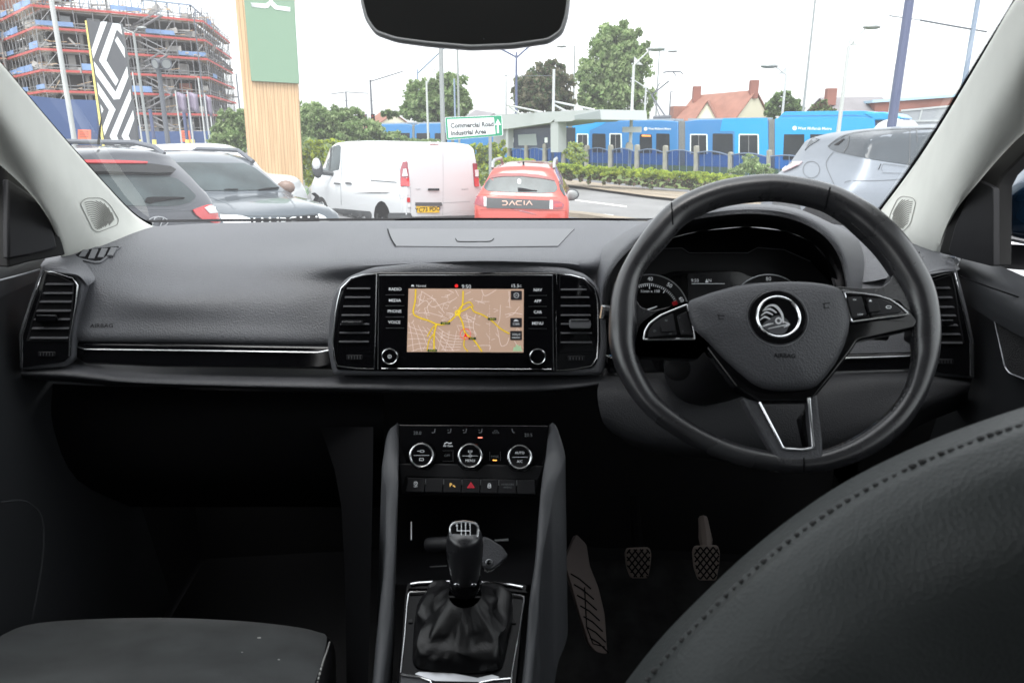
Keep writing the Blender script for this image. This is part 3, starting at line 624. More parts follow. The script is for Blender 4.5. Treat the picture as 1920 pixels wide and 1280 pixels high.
# gloss black backing of hub and spokes
blob(rnd(z6([(205,690),(215,640),(225,615),(290,570),(405,530),(440,560),(470,700),(600,870),(690,925),(900,925),(1000,800),(1060,720),(1085,680),(1310,630),(1330,600),(1290,550),(1180,500),(1020,470),(1000,560),(600,560),(440,740),(330,735),(205,730)]), 6), .010, .02, 'spoke_trim', M['gloss'], .003)
cov = rnd(z6([(403,522),(500,487),(600,460),(690,449),(760,445),(830,443),(900,447),(960,455),(1015,470),(1040,525),(1052,590),(1048,640),(1030,700),(995,770),(950,830),(918,862),(890,874),(820,880),(750,880),(700,870),(660,850),(600,800),(540,745),(480,680),(432,640),(410,590)]), 8)
cov = resamp(cov, 90); cc = Vector((1452, 618))
rows = []
for t, h in ((0, .008), (0, .020), (.02, .026), (.06, .0295), (.16, .032), (.34, .035), (.6, .0385), (.85, .040)):
    rows.append([wf.on(*(Vector(p).lerp(cc, t)), h) for p in cov])
g = G().grid(rows, True); b = len(g.v)-90; g.f.append(tuple(range(b, b+90))); g.m.append(0)
covt = bvh(g); airb = g.build('airbag_cover', M['dash2'], wheel, ang=60)
ef = Fr(WO, wf.n)
ex, ey = 1456.5, 596
em = thing('emblem', ef.on(ex, ey, .036), None, None); em.parent = wheel; em.location = WORLD['emblem']-WO
o = ef.on(ex, ey, .036); r0 = ef.m(ex, ey, 51)
G().lathe(o, ef.n, [(-.004, r0), (.002, r0), (.004, r0*.96), (.0045, r0*.78), (.0042, r0*.74), (.003, .0002)], 48, ux=ef.x).build('emblem_disc', M['gloss'], em)
G().lathe(o, ef.n, [(.003, r0*.76), (.0068, r0*.755), (.0075, r0*.72), (.0066, r0*.68), (.003, r0*.675)], 56, cap=False, ux=ef.x).build('emblem_ring', M['chrome'], em)
G().lathe(o, ef.n, [(.0035, r0*1.02), (.0035, r0*1.045), (.0025, r0*1.05)], 56, cap=False).build('emblem_edge', M['satin'], em)
g = G(); z4 = lambda L: [(1140+x/5.333, 440+y/5.333) for x, y in L]
def tap(L, ws, off=.0405):
    pts = spl(L, 5); n = len(pts); A = []; B = []
    for i, p in enumerate(pts):
        a = Vector(pts[max(0, i-1)]); b_ = Vector(pts[min(n-1, i+1)]); t = (b_-a).normalized(); nn = Vector((-t.y, t.x)); q = i/(n-1)*(len(ws)-1); k = min(int(q), len(ws)-2); w_ = ws[k]+(ws[k+1]-ws[k])*(q-k)
        A.append(tuple(Vector(p)+nn*w_/2)); B.append(tuple(Vector(p)-nn*w_/2))
    for i in range(n-1): g.slab(ef, [A[i], A[i+1], B[i+1], B[i]], off, off-.001)
tap([(1430,583),(1442,573),(1455,574),(1466,588),(1469,605)], [1,3,4.5,4,2.5])
tap([(1432,582),(1444,579),(1456,586)], [1,3.5,2]); tap([(1427,592),(1437,585),(1449,590)], [1,3.5,2]); tap([(1425,600),(1434,594),(1444,598)], [1,3.5,2])
tap([(1430,612),(1440,608),(1450,606)], [1.5,3,1]); tap([(1440,616),(1458,612),(1478,608)], [1,1.6,2.2]); tap([(1470,603),(1480,608),(1470,613)], [1.5,3,1.5])
g.slab(ef, circ(1460, 601, 6.5, 20), .0405, .039, circ(1460, 601, 3.6, 20)); g.build('winged_arrow', M['embl'], em)
g = G(); g.text('AIRBAG', ef, 1471, 667, 8.2, .04, rot=0, bold=.01); lay(g, covt, .0004); g.build('embossed_lettering', M['black'], wheel, recalc=False)
for x, y, s in ((1352,594,1), (1549.5,573,-1)):
    g = G(); g.slab(ef, [(x-7,y-4),(x+7,y-4+s*2),(x+7,y-3+s*2),(x-7,y-3)], .04, .039); g.slab(ef, [(x-5,y-3),(x-4,y-3),(x-3,y+5),(x-4,y+5)], .04, .039); g.slab(ef, [(x-3,y+4),(x+5,y+3),(x+5,y+4),(x-3,y+5)], .04, .039); lay(g, covt, .0004); g.build('horn_symbol', M['black'], wheel, recalc=False)
# switch pads
def pad(L, parts, name='switch_pad'):
    e = thing(name, wf.on(*L[0], .016), None, None); e.parent = wheel; e.location = WORLD[e.name]-WO
    G().slab(wf, L, .014, .004).build('pad_base', M['gloss'], e, bevel=.001)
    G().tube([wf.on(x, y, .0148) for x, y in inset(L, 1)], .0013, 8, closed=True).build('chrome_surround', M['chrome'], e)
    for K, h in parts: G().slab(wf, K, h, .010).build('button', M['dark'], e, bevel=.0008)
    return e
e = pad(rnd(z6([(226,678),(232,640),(250,610),(295,577),(345,556),(404,533),(420,580),(436,674)]), 4), [(rnd(z6([(245,665),(250,635),(270,610),(300,590),(345,570),(360,655)]), 2), .017), (rnd(z6([(362,580),(400,562),(425,655),(378,655)]), 2), .017), (rnd(z6([(298,618),(340,612),(352,640),(300,644)]), 1), .0205)])
g = G()
for t, x, y in (('<', 385, 642), ('+', 372, 588)): (a, b_), = z6([(x, y)]); g.text(t, wf, a, b_, 4, .0173)
for x, y in ((272, 640), (318, 598), (335, 652)): (a, b_), = z6([(x, y)]); g.slab(wf, rr(a-2.4, b_-1.6, a+2.4, b_+1.6, 1, 2), .0173, .0168, rr(a-1.7, b_-.9, a+1.7, b_+.9, .6, 2))
g.build('button_icon', M['dimtext'], e)
e = pad(rnd(z6([(1026,484),(1100,488),(1165,497),(1215,513),(1255,540),(1290,573),(1270,580),(1170,592),(1058,607)]), 4), [(rnd(z6([(1040,505),(1100,503),(1122,575),(1062,590)]), 2), .017), (rnd(z6([(1120,508),(1185,514),(1230,535),(1262,560),(1255,566),(1140,580)]), 2), .017), (rnd(z6([(1125,530),(1165,525),(1178,560),(1132,566)]), 1), .0205)])
g = G()
for t, x, y in (('OK', 1072, 516), ('VIEW', 1094, 575)): (a, b_), = z6([(x, y)]); g.text(t, wf, a, b_, 3.2, .0173)
for x, y in ((1208, 545),): (a, b_), = z6([(x, y)]); g.slab(wf, rr(a-5, b_-2.6, a+5, b_+2.6, 2, 2), .0173, .0168, rr(a-4, b_-1.7, a+4, b_+1.7, 1.4, 2))
(a, b_), = z6([(1135, 518)]); g.slab(wf, [(a-3,b_+2),(a+3,b_+2),(a,b_-2)], .0173, .0168); g.build('button_icon', M['ltext'], e)
# lower spoke
outer = z6([(625,915),(700,935),(690,925),(690,925)])
so = z6([(625,905),(650,960),(720,1080),(760,1150),(780,1168),(860,1172),(935,1166),(948,1150),(945,1080),(930,960),(922,885),(890,905),(892,1000),(906,1108),(860,1114),(787,1108),(745,1030),(690,925),(660,915)])
G().slab(wf, so, .010, -.010).build('lower_spoke', M['dash2'], wheel, bevel=.003)
G().tube([wf.on(*q, .0112) for q in z6([(690,925),(745,1030),(784,1106),(796,1112),(860,1116),(900,1110),(906,1100),(897,1000),(889,908)])], .0016, 8).build('chrome_strip', M['chrome'], wheel)
G().slab(wf, z6([(855,990),(892,940),(900,1100),(880,1100)]), -.004, -.02).build('spoke_back', M['gloss'], wheel)
# column shroud, stalks
colm = thing('steering_column', WO+Vector((0, .08, -.03)), 'black steering column shroud with two stalks behind the steering wheel', 'steering column')
ax = Vector((-.03, .85, -.45)).normalized()
G().lathe(WO-wf.n*.03, ax, [(0, .045), (.05, .075), (.14, .085), (.22, .08)], 24, sy=.8).build('column_shroud', M['dark'], colm)
for s in (-1, 1):
    o = WO+ax*.07; e_ = wf.on(1133, 585, -.05) if s < 0 else o+Vector((.17, -.01, .0))
    G().tube([o+Vector((s*.04, 0, 0)), o.lerp(e_, .6), e_], [.008, .007, .009], 10).build('stalk', M['dark'], colm)
e_ = wf.on(1133, 585, -.05); G().tube([e_+Vector((0, 0, .008)), e_+Vector((-.002, 0, -.008))], .004, 8).build('stalk_ring', M['chrome'], colm)
G().lathe(wf.on(1270, 690, -.06), (-.2, -.9, .3), [(0, .016), (.012, .016), (.014, .012)], 20).build('ignition_lock', M['dark'], colm)
# ================================================================== CENTRE CONSOLE
con = thing('centre_console', (-.03, .8, .6), 'black centre console between the front seats with heater knobs, switch row and grey side rails', 'centre console')
cpf = fr(885, 835, 1.0, 24)
z7 = lambda L: [(660+x/2.4615, 760+y/2.4615) for x, y in L]; z9 = lambda L: [(730+x/6, 780+y/6) for x, y in L]
pn = thing('climate_panel', cpf.on(885, 835), None, None); pn.parent = con; pn.location = WORLD['climate_panel']-WORLD['centre_console']
G().slab(cpf, rnd(z7([(215,88),(905,92),(885,276),(218,266)]), 2), .0, -.02).build('panel_face', M['gloss'], pn, bevel=.001)
G().slab(cpf, z7([(217,266),(272,268),(300,292),(350,292),(385,268),(490,270),(515,295),(580,297),(612,272),(715,275),(745,300),(800,303),(835,277),(884,277),(860,345),(850,405),(838,345),(250,328),(238,395),(228,395)]), .002, -.02).build('panel_step', M['dark'], con, bevel=.002)
names = [(374, 412), (912, 418), (1460, 432)]
for i, (x, y) in enumerate(names):
    (a, b_), = z9([(x, y)])
    k, o2 = knob(pn, cpf, a+ (1 if i else 1), b_+4, 25, .020, name='temperature_knob')
    f2 = Fr(o2, cpf.n)
    def pj(q): d = q-CAM; s_ = d.y*CP-d.z*SP; return 960+F*d.x/s_, 640-F*(d.y*SP+d.z*CP)/s_
    qx, qy = pj(o2); g = G(); rw = 14.5
    g.slab(f2, [(qx-rw, qy-.3), (qx+rw, qy-.3), (qx+rw, qy+.3), (qx-rw, qy+.3)], .0007, .0002)
    if i == 2: g.text('AUTO', f2, qx, qy-8, 4.6, .0007); g.text('A/C', f2, qx, qy+8, 4.6, .0007)
    if i == 1: g.text('MENU', f2, qx, qy+9, 4.8, .0007); g.slab(f2, [(qx-4,qy-10),(qx+4,qy-10),(qx+3,qy-6),(qx-3,qy-6)], .0007, .0002, [(qx-3.2,qy-9.3),(qx+3.2,qy-9.3),(qx+2.4,qy-6.7),(qx-2.4,qy-6.7)]); g.slab(f2, [(qx,qy-3.5),(qx+4,qy),(qx,qy+3.5),(qx-4,qy)], .0007, .0002, [(qx,qy-2.7),(qx+3.2,qy),(qx,qy+2.7),(qx-3.2,qy)])
    if i == 0: g.slab(f2, rr(qx-3,qy-10,qx+5,qy-5.5,2), .0007, .0002, rr(qx-2.2,qy-9.3,qx+4.2,qy-6.2,1.5)); g.slab(f2, rr(qx-8,qy-8.3,qx-3,qy-7.5,.3), .0007, .0002); g.slab(f2, rr(qx-4,qy+5,qx+4,qy+10,1), .0007, .0002, rr(qx-3.2,qy+5.8,qx+3.2,qy+9.2,.7))
    g.build('knob_symbol', M['ltext'], k)
g = G()
for t, x, y, h in (('20.0', 315, 190, 6.5), ('20.5', 1565, 213, 6.5)): (a, b_), = z9([(x, y)]); g.text(t, cpf, a, b_, h, .0004)
for x in (497, 675, 850, 1025, 1385):
    (a, b_), = z9([(x, 165)])
    g.tube([cpf.on(a-1, b_-4, .0008), cpf.on(a+.5, b_+2, .0008), cpf.on(a+4, b_+3.5, .0008)] if x == 1385 else [cpf.on(a+3, b_-4, .0008), cpf.on(a+2, b_+3, .0008), cpf.on(a-3, b_+3.5, .0008)], .0009, 5)
    if x in (675, 850, 1025): g.slab(cpf, circ(a-2.5, b_-1.5, 1.1, 8), .0008, .0002)
(a, b_), = z9([(1198, 178)]); g.slab(cpf, rr(a-6, b_-.5, a+6, b_+2.5, 1.2), .0008, .0002, rr(a-5.3, b_, a+5.3, b_+2, 1)); g.slab(cpf, rr(a-3, b_-3.5, a+3, b_-.5, 1.2), .0008, .0002, rr(a-2.4, b_-2.9, a+2.4, b_-.5, 1))
for t, x, y, h in (('OFF', 650, 443, 4.6), ('SYNC', 1190, 455, 4.4)): (a, b_), = z9([(x, y)]); g.text(t, cpf, a, b_, h, .0004)
g.build('panel_symbol', M['dimtext'], pn)
g = G(); (a, b_), = z9([(660, 333)]); g.text('Air Care', cpf, a, b_, 3.6, .0004, bold=.02); (a, b_), = z9([(660, 305)])
g.tube([cpf.on(a-7, b_+1, .0008), cpf.on(a-2, b_-2, .0008), cpf.on(a+2, b_, .0008), cpf.on(a+7, b_-1, .0008)], .0008, 5); g.build('panel_lettering', M['ltext'], pn)
g = G()
for y0, y1 in ((386, 388), (505, 507)): g.slab(cpf, z9([(600,y0),(725,y0),(725,y1),(600,y1)]), .0005, 0); 
for x in (715, 1128, 1248): g.slab(cpf, z9([(x,400),(x+3,400),(x+3,500),(x,500)]), .0005, 0)
g.build('panel_line', M['satin'], pn)
led = mat('amber_light', (.8, .4, .1), .4, emit=((1, .42, .08), 2.2)); ledr = mat('red_light', (.8, .2, .15), .4, emit=((1, .22, .14), 2.2))
G().slab(cpf, z9([(998,234),(1046,234),(1046,245),(998,245)]), .0008, 0).build('indicator_light', ledr, pn); G().slab(cpf, z9([(1163,489),(1208,489),(1208,500),(1163,500)]), .0008, 0).build('indicator_light', led, pn)
# switch row
sf = fr(882, 910, .965, 30)
xs_t = [205, 408, 612, 818, 1028, 1232, 1435, 1640]; xs_b = [178, 392, 598, 806, 1018, 1222, 1432, 1650]
lab = [None]*7
for k in range(7):
    L = z9([(xs_t[k]+3, 690+k*3.6), (xs_t[k+1]-3, 693+k*3.6), (xs_b[k+1]-2, 855+k*4), (xs_b[k]+3, 850+k*4)])
    b = G().slab(sf, rnd(L, 2), .0, -.012).build('console_switch', M['dark'] if k != 3 else M['dark'], con, bevel=.0012)
    cx = sum(p[0] for p in L)/4; cy = sum(p[1] for p in L)/4-1; g = G()
    if k == 0: g.slab(sf, circ(cx, cy-2, 3.6, 16), .0006, .0001, circ(cx, cy-2, 2.8, 16)); g.text('A', sf, cx, cy-2, 3, .0006); g.text('OFF', sf, cx, cy+4, 3, .0006); mm = M['ltext']
    elif k == 2: g.text('P', sf, cx-3, cy, 6.5, .0006, bold=.02); g.tube([sf.on(cx+1, cy+1, .0006), sf.on(cx+4, cy+2, .0006), sf.on(cx+5, cy+4, .0006)], .0009, 5); mm = mat('amber_print', (.8, .5, .15), .5, emit=((.9, .55, .15), .5))
    elif k == 3: g.slab(sf, [(cx-7, cy+4.5), (cx+7, cy+4.5), (cx, cy-6)], .0006, .0001, [(cx-5.2, cy+3.4), (cx+5.2, cy+3.4), (cx, cy-4.2)]); g.slab(sf, [(cx-3.4, cy+2.4), (cx+3.4, cy+2.4), (cx, cy-2.4)], .0006, .0001, [(cx-2.2, cy+1.7), (cx+2.2, cy+1.7), (cx, cy-1)]); mm = mat('red_print', (.6, .04, .06), .5, emit=((.7, .03, .06), .5))
    elif k == 4: g.slab(sf, rr(cx-3.2, cy-1, cx+3.2, cy+4, 1), .0006, .0001, rr(cx-2.3, cy-.2, cx+2.3, cy+3.2, .6)); g.slab(sf, circ(cx, cy-2, 2.8, 14), .0006, .0001, circ(cx, cy-2, 2, 14)); mm = M['ltext']
    elif k == 5: g.text('PASSENGER', sf, cx, cy-3, 3.3, .0006); g.text('AIRBAG', sf, cx, cy+2.5, 3.3, .0006); mm = M['dimtext']
    else: g = None
    if g: g.build('switch_symbol', mm, b)
g = G()
for k in range(1, 7): g.slab(sf, z9([(xs_t[k]-5, 700+k*3), (xs_t[k]+5, 700+k*3), (xs_t[k]+3, 760+k*3), (xs_t[k]-8, 760+k*3)]), .0008, -.004)
g.build('switch_divider', M['satin'], con)
G().slab(sf, z7([(228,395),(245,330),(850,340),(855,412),(858,420),(226,410)]), -.006, -.03).build('switch_housing', M['black'], con, bevel=.001)
# rails: curved pads down both sides
def rail(L, R_, name='side_rail'):
    a = [P(*q) for q in spl(L, 5)]; b = [P(*q) for q in spl(R_, 5)]; n = len(a); rows = []
    for t, up in ((0, -.22), (0, -.004), (.08, 0), (.5, .004), (.92, 0), (1, -.004), (1, -.22)):
        rows.append([a[i].lerp(b[i], t)+Vector((0, up*.5, up)) for i in range(n)])
    return G().grid(rows).build(name, M['rail'], con, ang=70)
rail([(743,796,1.03),(727,808,1.01),(719,850,.97),(716,880,.95),(722,912,.93),(722,960,.90),(721,1044,.85),(712,1130,.80),(705,1200,.76),(697,1290,.70)],
     [(748,797,1.03),(748,815,1.01),(748,850,.97),(747,872,.95),(747,900,.93),(744,960,.90),(741,1044,.85),(736,1130,.80),(729,1200,.76),(718,1290,.70)])
rail([(1029,797,1.03),(1027,815,1.01),(1023,850,.97),(1018,880,.95),(1014,912,.93),(1009,970,.90),(1003,1044,.85),(993,1115,.80),(986,1200,.76),(977,1290,.70)],
     [(1043,797,1.03),(1050,812,1.01),(1060,850,.97),(1055,875,.95),(1042,905,.93),(1031,970,.90),(1018,1044,.85),(1012,1115,.80),(1005,1200,.76),(997,1290,.70)])
# tray and inner walls
G().patch([[(745,930,1.02),(880,930,1.03),(1015,930,1.02)], [(745,1010,1.00),(880,1010,1.02),(1010,1010,1.00)], [(745,1060,.93),(880,1060,.95),(1003,1060,.93)], [(740,1095,.86),(880,1095,.87),(998,1095,.86)]], 4, 4).build('storage_tray', M['black'], con)
G().tube([P(771,1012,.9), P(771,978,.93)], .0012, 6).build('tray_edge', M['satin'], con)
G().tube([P(806,1062,.93), P(838,1060,.93)], .0008, 6).build('tray_edge', M['satin'], con)
kf = Fr(P(870, 1180, .79), (0, -.30, .95)); z8 = lambda L: [(740+x/4, 960+y/4) for x, y in L]
G().slab(kf, rnd([(762,1092),(990,1094),(985,1120),(968,1290),(745,1290),(757,1120)], 5), 0, -.03).build('gear_surround', M['gloss2'], con, bevel=.002)
G().tube([kf.on(*q, .006) for q in z8([(120,540),(180,530),(300,524),(440,520),(640,525),(750,532),(870,545),(960,562)])], .0022, 8).build('chrome_strip', M['chrome'], con)
G().slab(kf, z8([(100,585),(110,545),(440,522),(960,560),(1000,605),(960,600),(650,575),(110,570)]), .004, 0).build('surround_lip', M['gloss2'], con, bevel=.002)
G().tube([kf.on(*q, .003) for q in z8([(45,1200),(55,1100),(75,900),(90,700),(100,620),(112,600),(300,594),(420,594),(700,600),(940,622),(968,632),(968,660),(940,850),(905,1050),(880,1200),(872,1300)])], [.0007]*4+[.0013]*8+[.0007]*4, 8).build('chrome_frame', M['chrome'], con)
G().slab(kf, rnd(z8([(180,1195),(440,1205),(620,1240),(730,1215),(790,1235),(650,1270),(300,1262),(150,1210)]), 2), .0012, 0).build('surround_lip', M['satin'], con)
for L in ([(50,1215),(180,1230),(270,1260),(290,1310)], [(620,1310),(640,1275),(740,1255),(870,1245)]): G().tube([kf.on(*q, .003) for q in z8(L)], .0013, 6).build('cup_holder_edge', M['chrome'], con)
G().slab(kf, z8([(50,1216),(180,1232),(268,1262),(285,1330),(40,1330)]), .001, 0).build('cup_holder_pad', M['dash2'], con); G().slab(kf, z8([(640,1278),(740,1258),(865,1248),(850,1330),(625,1330)]), .001, 0).build('cup_holder_pad', M['dash2'], con)
for q in ((118,812),(895,818)): (a, b_), = z8([q]); G().slab(kf, rr(a-4, b_-3, a+4, b_+3, 1), .002, 0).build('clip', M['dark'], con)
G().patch([[(700,800,1.04),(698,950,.92),(690,1290,.72)], [(600,800,1.1),(640,950,1.0),(650,1290,.8)]], 3, 3).build('console_side', M['black'], con)
# ================================================================== GEAR LEVER
gl = thing('gear_lever', P(872, 1180, .79), 'black gear lever with six speed shift pattern cap above a creased leather gaiter', 'gear lever')
base = resamp(rnd(z8([(130,1120),(145,850),(168,690),(200,640),(300,625),(600,625),(840,638),(885,665),(872,850),(830,1080),(800,1180),(690,1195),(560,1205),(300,1190),(160,1165)]), 8), 72)
top = P(872, 1113, .795); ux = Vector((1, 0, 0)); uy = Vector((0, .95, .3))
rows = []
for j in range(15):
    t = j/14; row = []
    for k, p in enumerate(base):
        b = kf.on(*p, .002); a = math.atan2((b-kf.on(872,1180)).dot(kf.y), (b-kf.on(872,1180)).x)
        q = top+(ux*math.cos(a)+uy*math.sin(a))*.0195
        s = t**.92; pos = b.lerp(q, s); hgt = math.sin(math.pi*min(1, t*1.15)*.9)
        out = (b-kf.on(872,1180)).normalized()
        fold = noise.noise(Vector((math.cos(a)*2.3, math.sin(a)*2.3, t*3.1)))*.016+.016*abs(noise.noise(Vector((math.cos(a)*5, math.sin(a)*5, t*5.3))))+.004*math.sin(a*5+t*9)
        pos += out*(hgt*.006+fold*1.1*math.sin(math.pi*t)*(1.15-t))+kf.n*(math.sin(math.pi*min(1, t*2.2))*.006 if t < .45 else 0); row.append(pos)
    rows.append(row)
G().grid(rows, True).build('gaiter', M['leather2'], gl, sub=1)
kb, kt = P(873, 1102, .797), P(871, 1000, .775); ka = (kt-kb).normalized(); L_ = (kt-kb).length; rk = .0218
G().lathe(kb, ka, [(-.004, .014), (L_*.0, rk*.90), (L_*.07, rk*.98), (L_*.20, rk*.90), (L_*.23, rk*.8)], 28, ux=(1, 0, 0)).build('collar', M['gloss'], gl)
G().lathe(kb, ka, [(L_*.14, rk*.74), (L_*.18, rk*.80), (L_*.40, rk*.92), (L_*.62, rk*1.04), (L_*.82, rk*1.06), (L_*.96, rk*.98), (L_*1.02, rk*.86)], 32, ux=(1, 0, 0)).build('knob', M['leather'], gl, ang=70)
xf = Fr(kb+ka*L_*1.0, (0, -.62, .78))
capL = rnd([(843,988),(850,979),(872,976),(893,980),(898,989),(896,1006),(888,1022),(871,1025),(853,1022),(845,1006)], 5)
cp_ = G().slab(xf, capL, .003, -.006).build('knob_cap', M['gloss'], gl, bevel=.001)
G().tube([xf.on(*q, .0032) for q in inset(capL, .7)], .0013, 8, closed=True).build('cap_ring', M['chrome'], cp_)
g = G(); cxs = [(865, 1), (873, 1), (881.5, 1)]
for x, _ in cxs: g.slab(xf, [(x-.55, 984), (x+.55, 984), (x+.55, 1003), (x-.55, 1003)], .0036, .003)
g.slab(xf, [(856.5, 993.8), (882, 993.8), (882, 994.9), (856.5, 994.9)], .0036, .003).slab(xf, [(856.5, 988), (857.6, 988), (857.6, 994.9), (856.5, 994.9)], .0036, .003)
for t, x, y in (('R',857,985),('1',865,982),('3',873,982),('5',881,982),('2',863,1007.5),('4',871.5,1007.5),('6',880.5,1007.5)): g.text(t, xf, x, y, 5, .0036, bold=.015)
g.build('shift_pattern', M['ltext'], cp_)
[G().ball(P(q, 1096, .772), .0028, 5, (1.4, .5, .9)).build('collar_glint', M['chrome'], gl) for q in (856, 888)]  # collar highlights put in as small chrome beads
G().tube([kb+ka*L_*.13+Vector((-.004, -.018, .004)), kb+ka*L_*.10+Vector((.001, -.0192, .002)), kb+ka*L_*.09+Vector((.006, -.018, .002))], .0007, 5).build('collar_mark', M['satin'], gl)
# ================================================================== KEY AND CASE IN THE TRAY
hf = Fr(P(925, 1040, .86), (.1, -.75, .65))
ks = thing('key_case', hf.on(925, 1040), 'black leather key case with round silver emblem lying in the tray', 'key case')
G().slab(hf, rnd([(905,1004),(918,1008),(940,1022),(954,1040),(938,1056),(922,1068),(906,1062),(900,1035)], 5), .012, -.006).build('case_body', M['dash2'], ks, bevel=.005, seg=3)
G().slab(hf, circ(917, 1054, 7, 20), .014, .010).build('case_emblem', M['satin'], ks, bevel=.0008)
G().slab(hf, [(912,1056),(916,1049),(920,1050),(916,1053),(921,1055),(917,1059)], .0146, .013).build('emblem_mark', M['black'], ks)
G().tube([hf.on(908,1068,.004), hf.on(914,1072,.004), hf.on(925,1066,.004), hf.on(936,1058,.004)], .0013, 6).build('key_ring', M['chrome'], ks)
pk = thing('car_key', P(822, 1020, .9), 'dark car key barrel lying in the tray on the passenger side of the gear lever', 'key')
G().tube([P(803,1021,.90), P(815,1020,.895), P(846,1019,.89)], [.010, .0105, .0105], 14).build('key_body', M['dark'], pk); G().tube([P(928,1013,.88), P(953,1011,.88)], .0018, 6).build('key_blade', M['satin'], ks)
# ================================================================== SEATS
st = thing('passenger_seat', P(300, 1250, .6), 'charcoal suede passenger seat cushion with small white crumbs', 'seat')
cu = [[(20,1215,.82),(55,1195,.87),(150,1188,.93),(300,1182,.94),(450,1190,.94),(560,1205,.93),(600,1212,.92)],
 [(5,1196,.82),(48,1172,.87),(140,1162,.92),(300,1158,.935),(450,1164,.93),(560,1176,.92),(604,1188,.91)],
 [(-30,1215,.76),(20,1195,.80),(130,1178,.86),(300,1172,.87),(450,1178,.87),(560,1192,.86),(613,1198,.87)],
 [(-60,1290,.66),(0,1270,.70),(110,1250,.74),(290,1240,.75),(450,1242,.75),(560,1248,.75),(600,1250,.76)],
 [(-100,1380,.54),(-40,1370,.57),(100,1350,.60),(280,1340,.61),(440,1340,.61),(550,1345,.61),(575,1345,.62)],
 [(-140,1600,.38),(-60,1600,.40),(80,1600,.42),(270,1600,.43),(430,1600,.43),(520,1600,.43),(545,1600,.43)]]
g = G().patch(cu, 6, 6); cut = bvh(g); g.build('seat_cushion', M['fabric'], st, ang=70)
bo = [[(600,1250,1.0),(606,1200,.93),(604,1188,.91)], [(625,1300,.92),(627,1215,.90),(613,1198,.872)], [(628,1330,.85),(624,1250,.79),(600,1250,.762)], [(610,1400,.72),(600,1345,.65),(575,1345,.622)]]
G().patch(bo, 4, 5).build('side_bolster', M['leather2'], st, ang=70)
G().patch([[(0,1215,.84),(-10,1300,.84),(-10,1500,.84)],[(300,1182,.95),(300,1300,.93),(300,1500,.9)],[(600,1212,.93),(620,1330,.9),(620,1500,.86)]], 5, 4).build('seat_base', M['black'], st)
g = G(); pts = spl([(612,1203,.868),(606,1222,.82),(598,1245,.765),(586,1290,.71)], 12)
for a, b in zip(pts[::2], pts[1::2]): g.tube([P(a[0]+6, a[1], a[2]-.004), P(b[0]+6, b[1], b[2]-.004)], .0012, 5)
g.build('seam_stitching', M['stitchw'], st)
for x, y, s in ((486,1196,3.2),(454,1223,1.6),(523,1237,2.2)):
    d = ray(x, y).normalized(); loc, n, _, t = cut.ray_cast(CAM, d)
    if loc: tag(G().ball(loc+Vector((0, 0, .001)), s*t/F*.6, 4, (1.8, .7, .5)).build('crumb', M['stitchw']), {3.2: 'largest white crumb on the charcoal passenger seat cushion', 1.6: 'tiny white crumb left of the largest crumb on the passenger seat', 2.2: 'white speck on the passenger seat below and right of the largest crumb'}[s], 'crumb', 'crumbs on the passenger seat')
ds = thing('driver_seat', P(1700, 1200, .35), 'dark grey leather driver seat backrest with stitched seam in the lower right corner', 'seat')
sil = [(1150,1310),(1225,1212),(1310,1122),(1425,1016),(1560,918),(1700,845),(1830,793),(1960,752),(2100,720)]
def ins(L, d, dx=.62, dy=.78): return [(x+d*dx, y+d*dy) for x, y in L]
Yb = [.43,.435,.44,.44,.44,.43,.42,.41,.40]
R4 = lambda L, dY: [(x, y, Y+dY) for (x, y), Y in zip(L, Yb)]
bk = [R4(ins(sil, 60), .16), R4(ins(sil, 12), .09), R4(sil, .03), R4(ins(sil, 22), -.005), R4(ins(sil, 34), -.014), R4(ins(sil, 60), -.03), R4(ins(sil, 150), -.06), R4(ins(sil, 330), -.09), R4(ins(sil, 650), -.10)]
g = G().patch(bk, 6, 5); dst = bvh(g); g.build('backrest', M['seatleather'], ds, ang=80)
g = G(); pts = resamp(spl(ins(sil, 33), 8)+ins(sil, 33)[::-1], 118)[:59]
for i in range(len(pts)-1):
    x, y = pts[i]; d = ray(x, y).normalized(); loc, n, _, t = dst.ray_cast(CAM, d)
    if loc and i % 1 == 0: g.ball(loc+Vector(n)*.0001+Vector((RND.uniform(-.0006, .0006), 0, RND.uniform(-.0006, .0006))), RND.uniform(.0019, .0026), 5, (1.2, 1, .7))
g.build('seam_stitching', M['stitch'], ds)
# ================================================================== MIRROR
mf = fr(875, 20, .84, 8, -3)
mir = thing('rear_view_mirror', mf.on(875, 20), 'wide grey framed rear view mirror with dark glass hanging at the windscreen top', 'rear view mirror')
mo = rnd([(672,-55),(673,0),(682,35),(700,62),(740,76),(800,84),(880,91),(960,88),(1030,78),(1056,60),(1066,30),(1070,0),(1066,-45),(1000,-62),(880,-68),(740,-64)], 10)
G().slab(mf, mo, 0, -.016).build('mirror_housing', M['mframe'], mir, bevel=.006, seg=4)
G().slab(mf, inset(mo, 1.5), .003, 0, inset(mo, 7)).build('mirror_frame', M['mframe'], mir, bevel=.0012)
G().slab(mf, inset(mo, 7.5), .0016, .0005).build('mirror_glass', M['mirror'], mir)
G().tube([mf.on(880, -20, -.03), mf.on(880, -60, -.06), mf.on(885, -130, -.09)], [.012, .014, .02], 10).build('mirror_arm', M['dark'], mir)
G().slab(mf, circ(907, 73, 1.3, 8), .002, .0015).build('sensor_dot', M['satin'], mir)
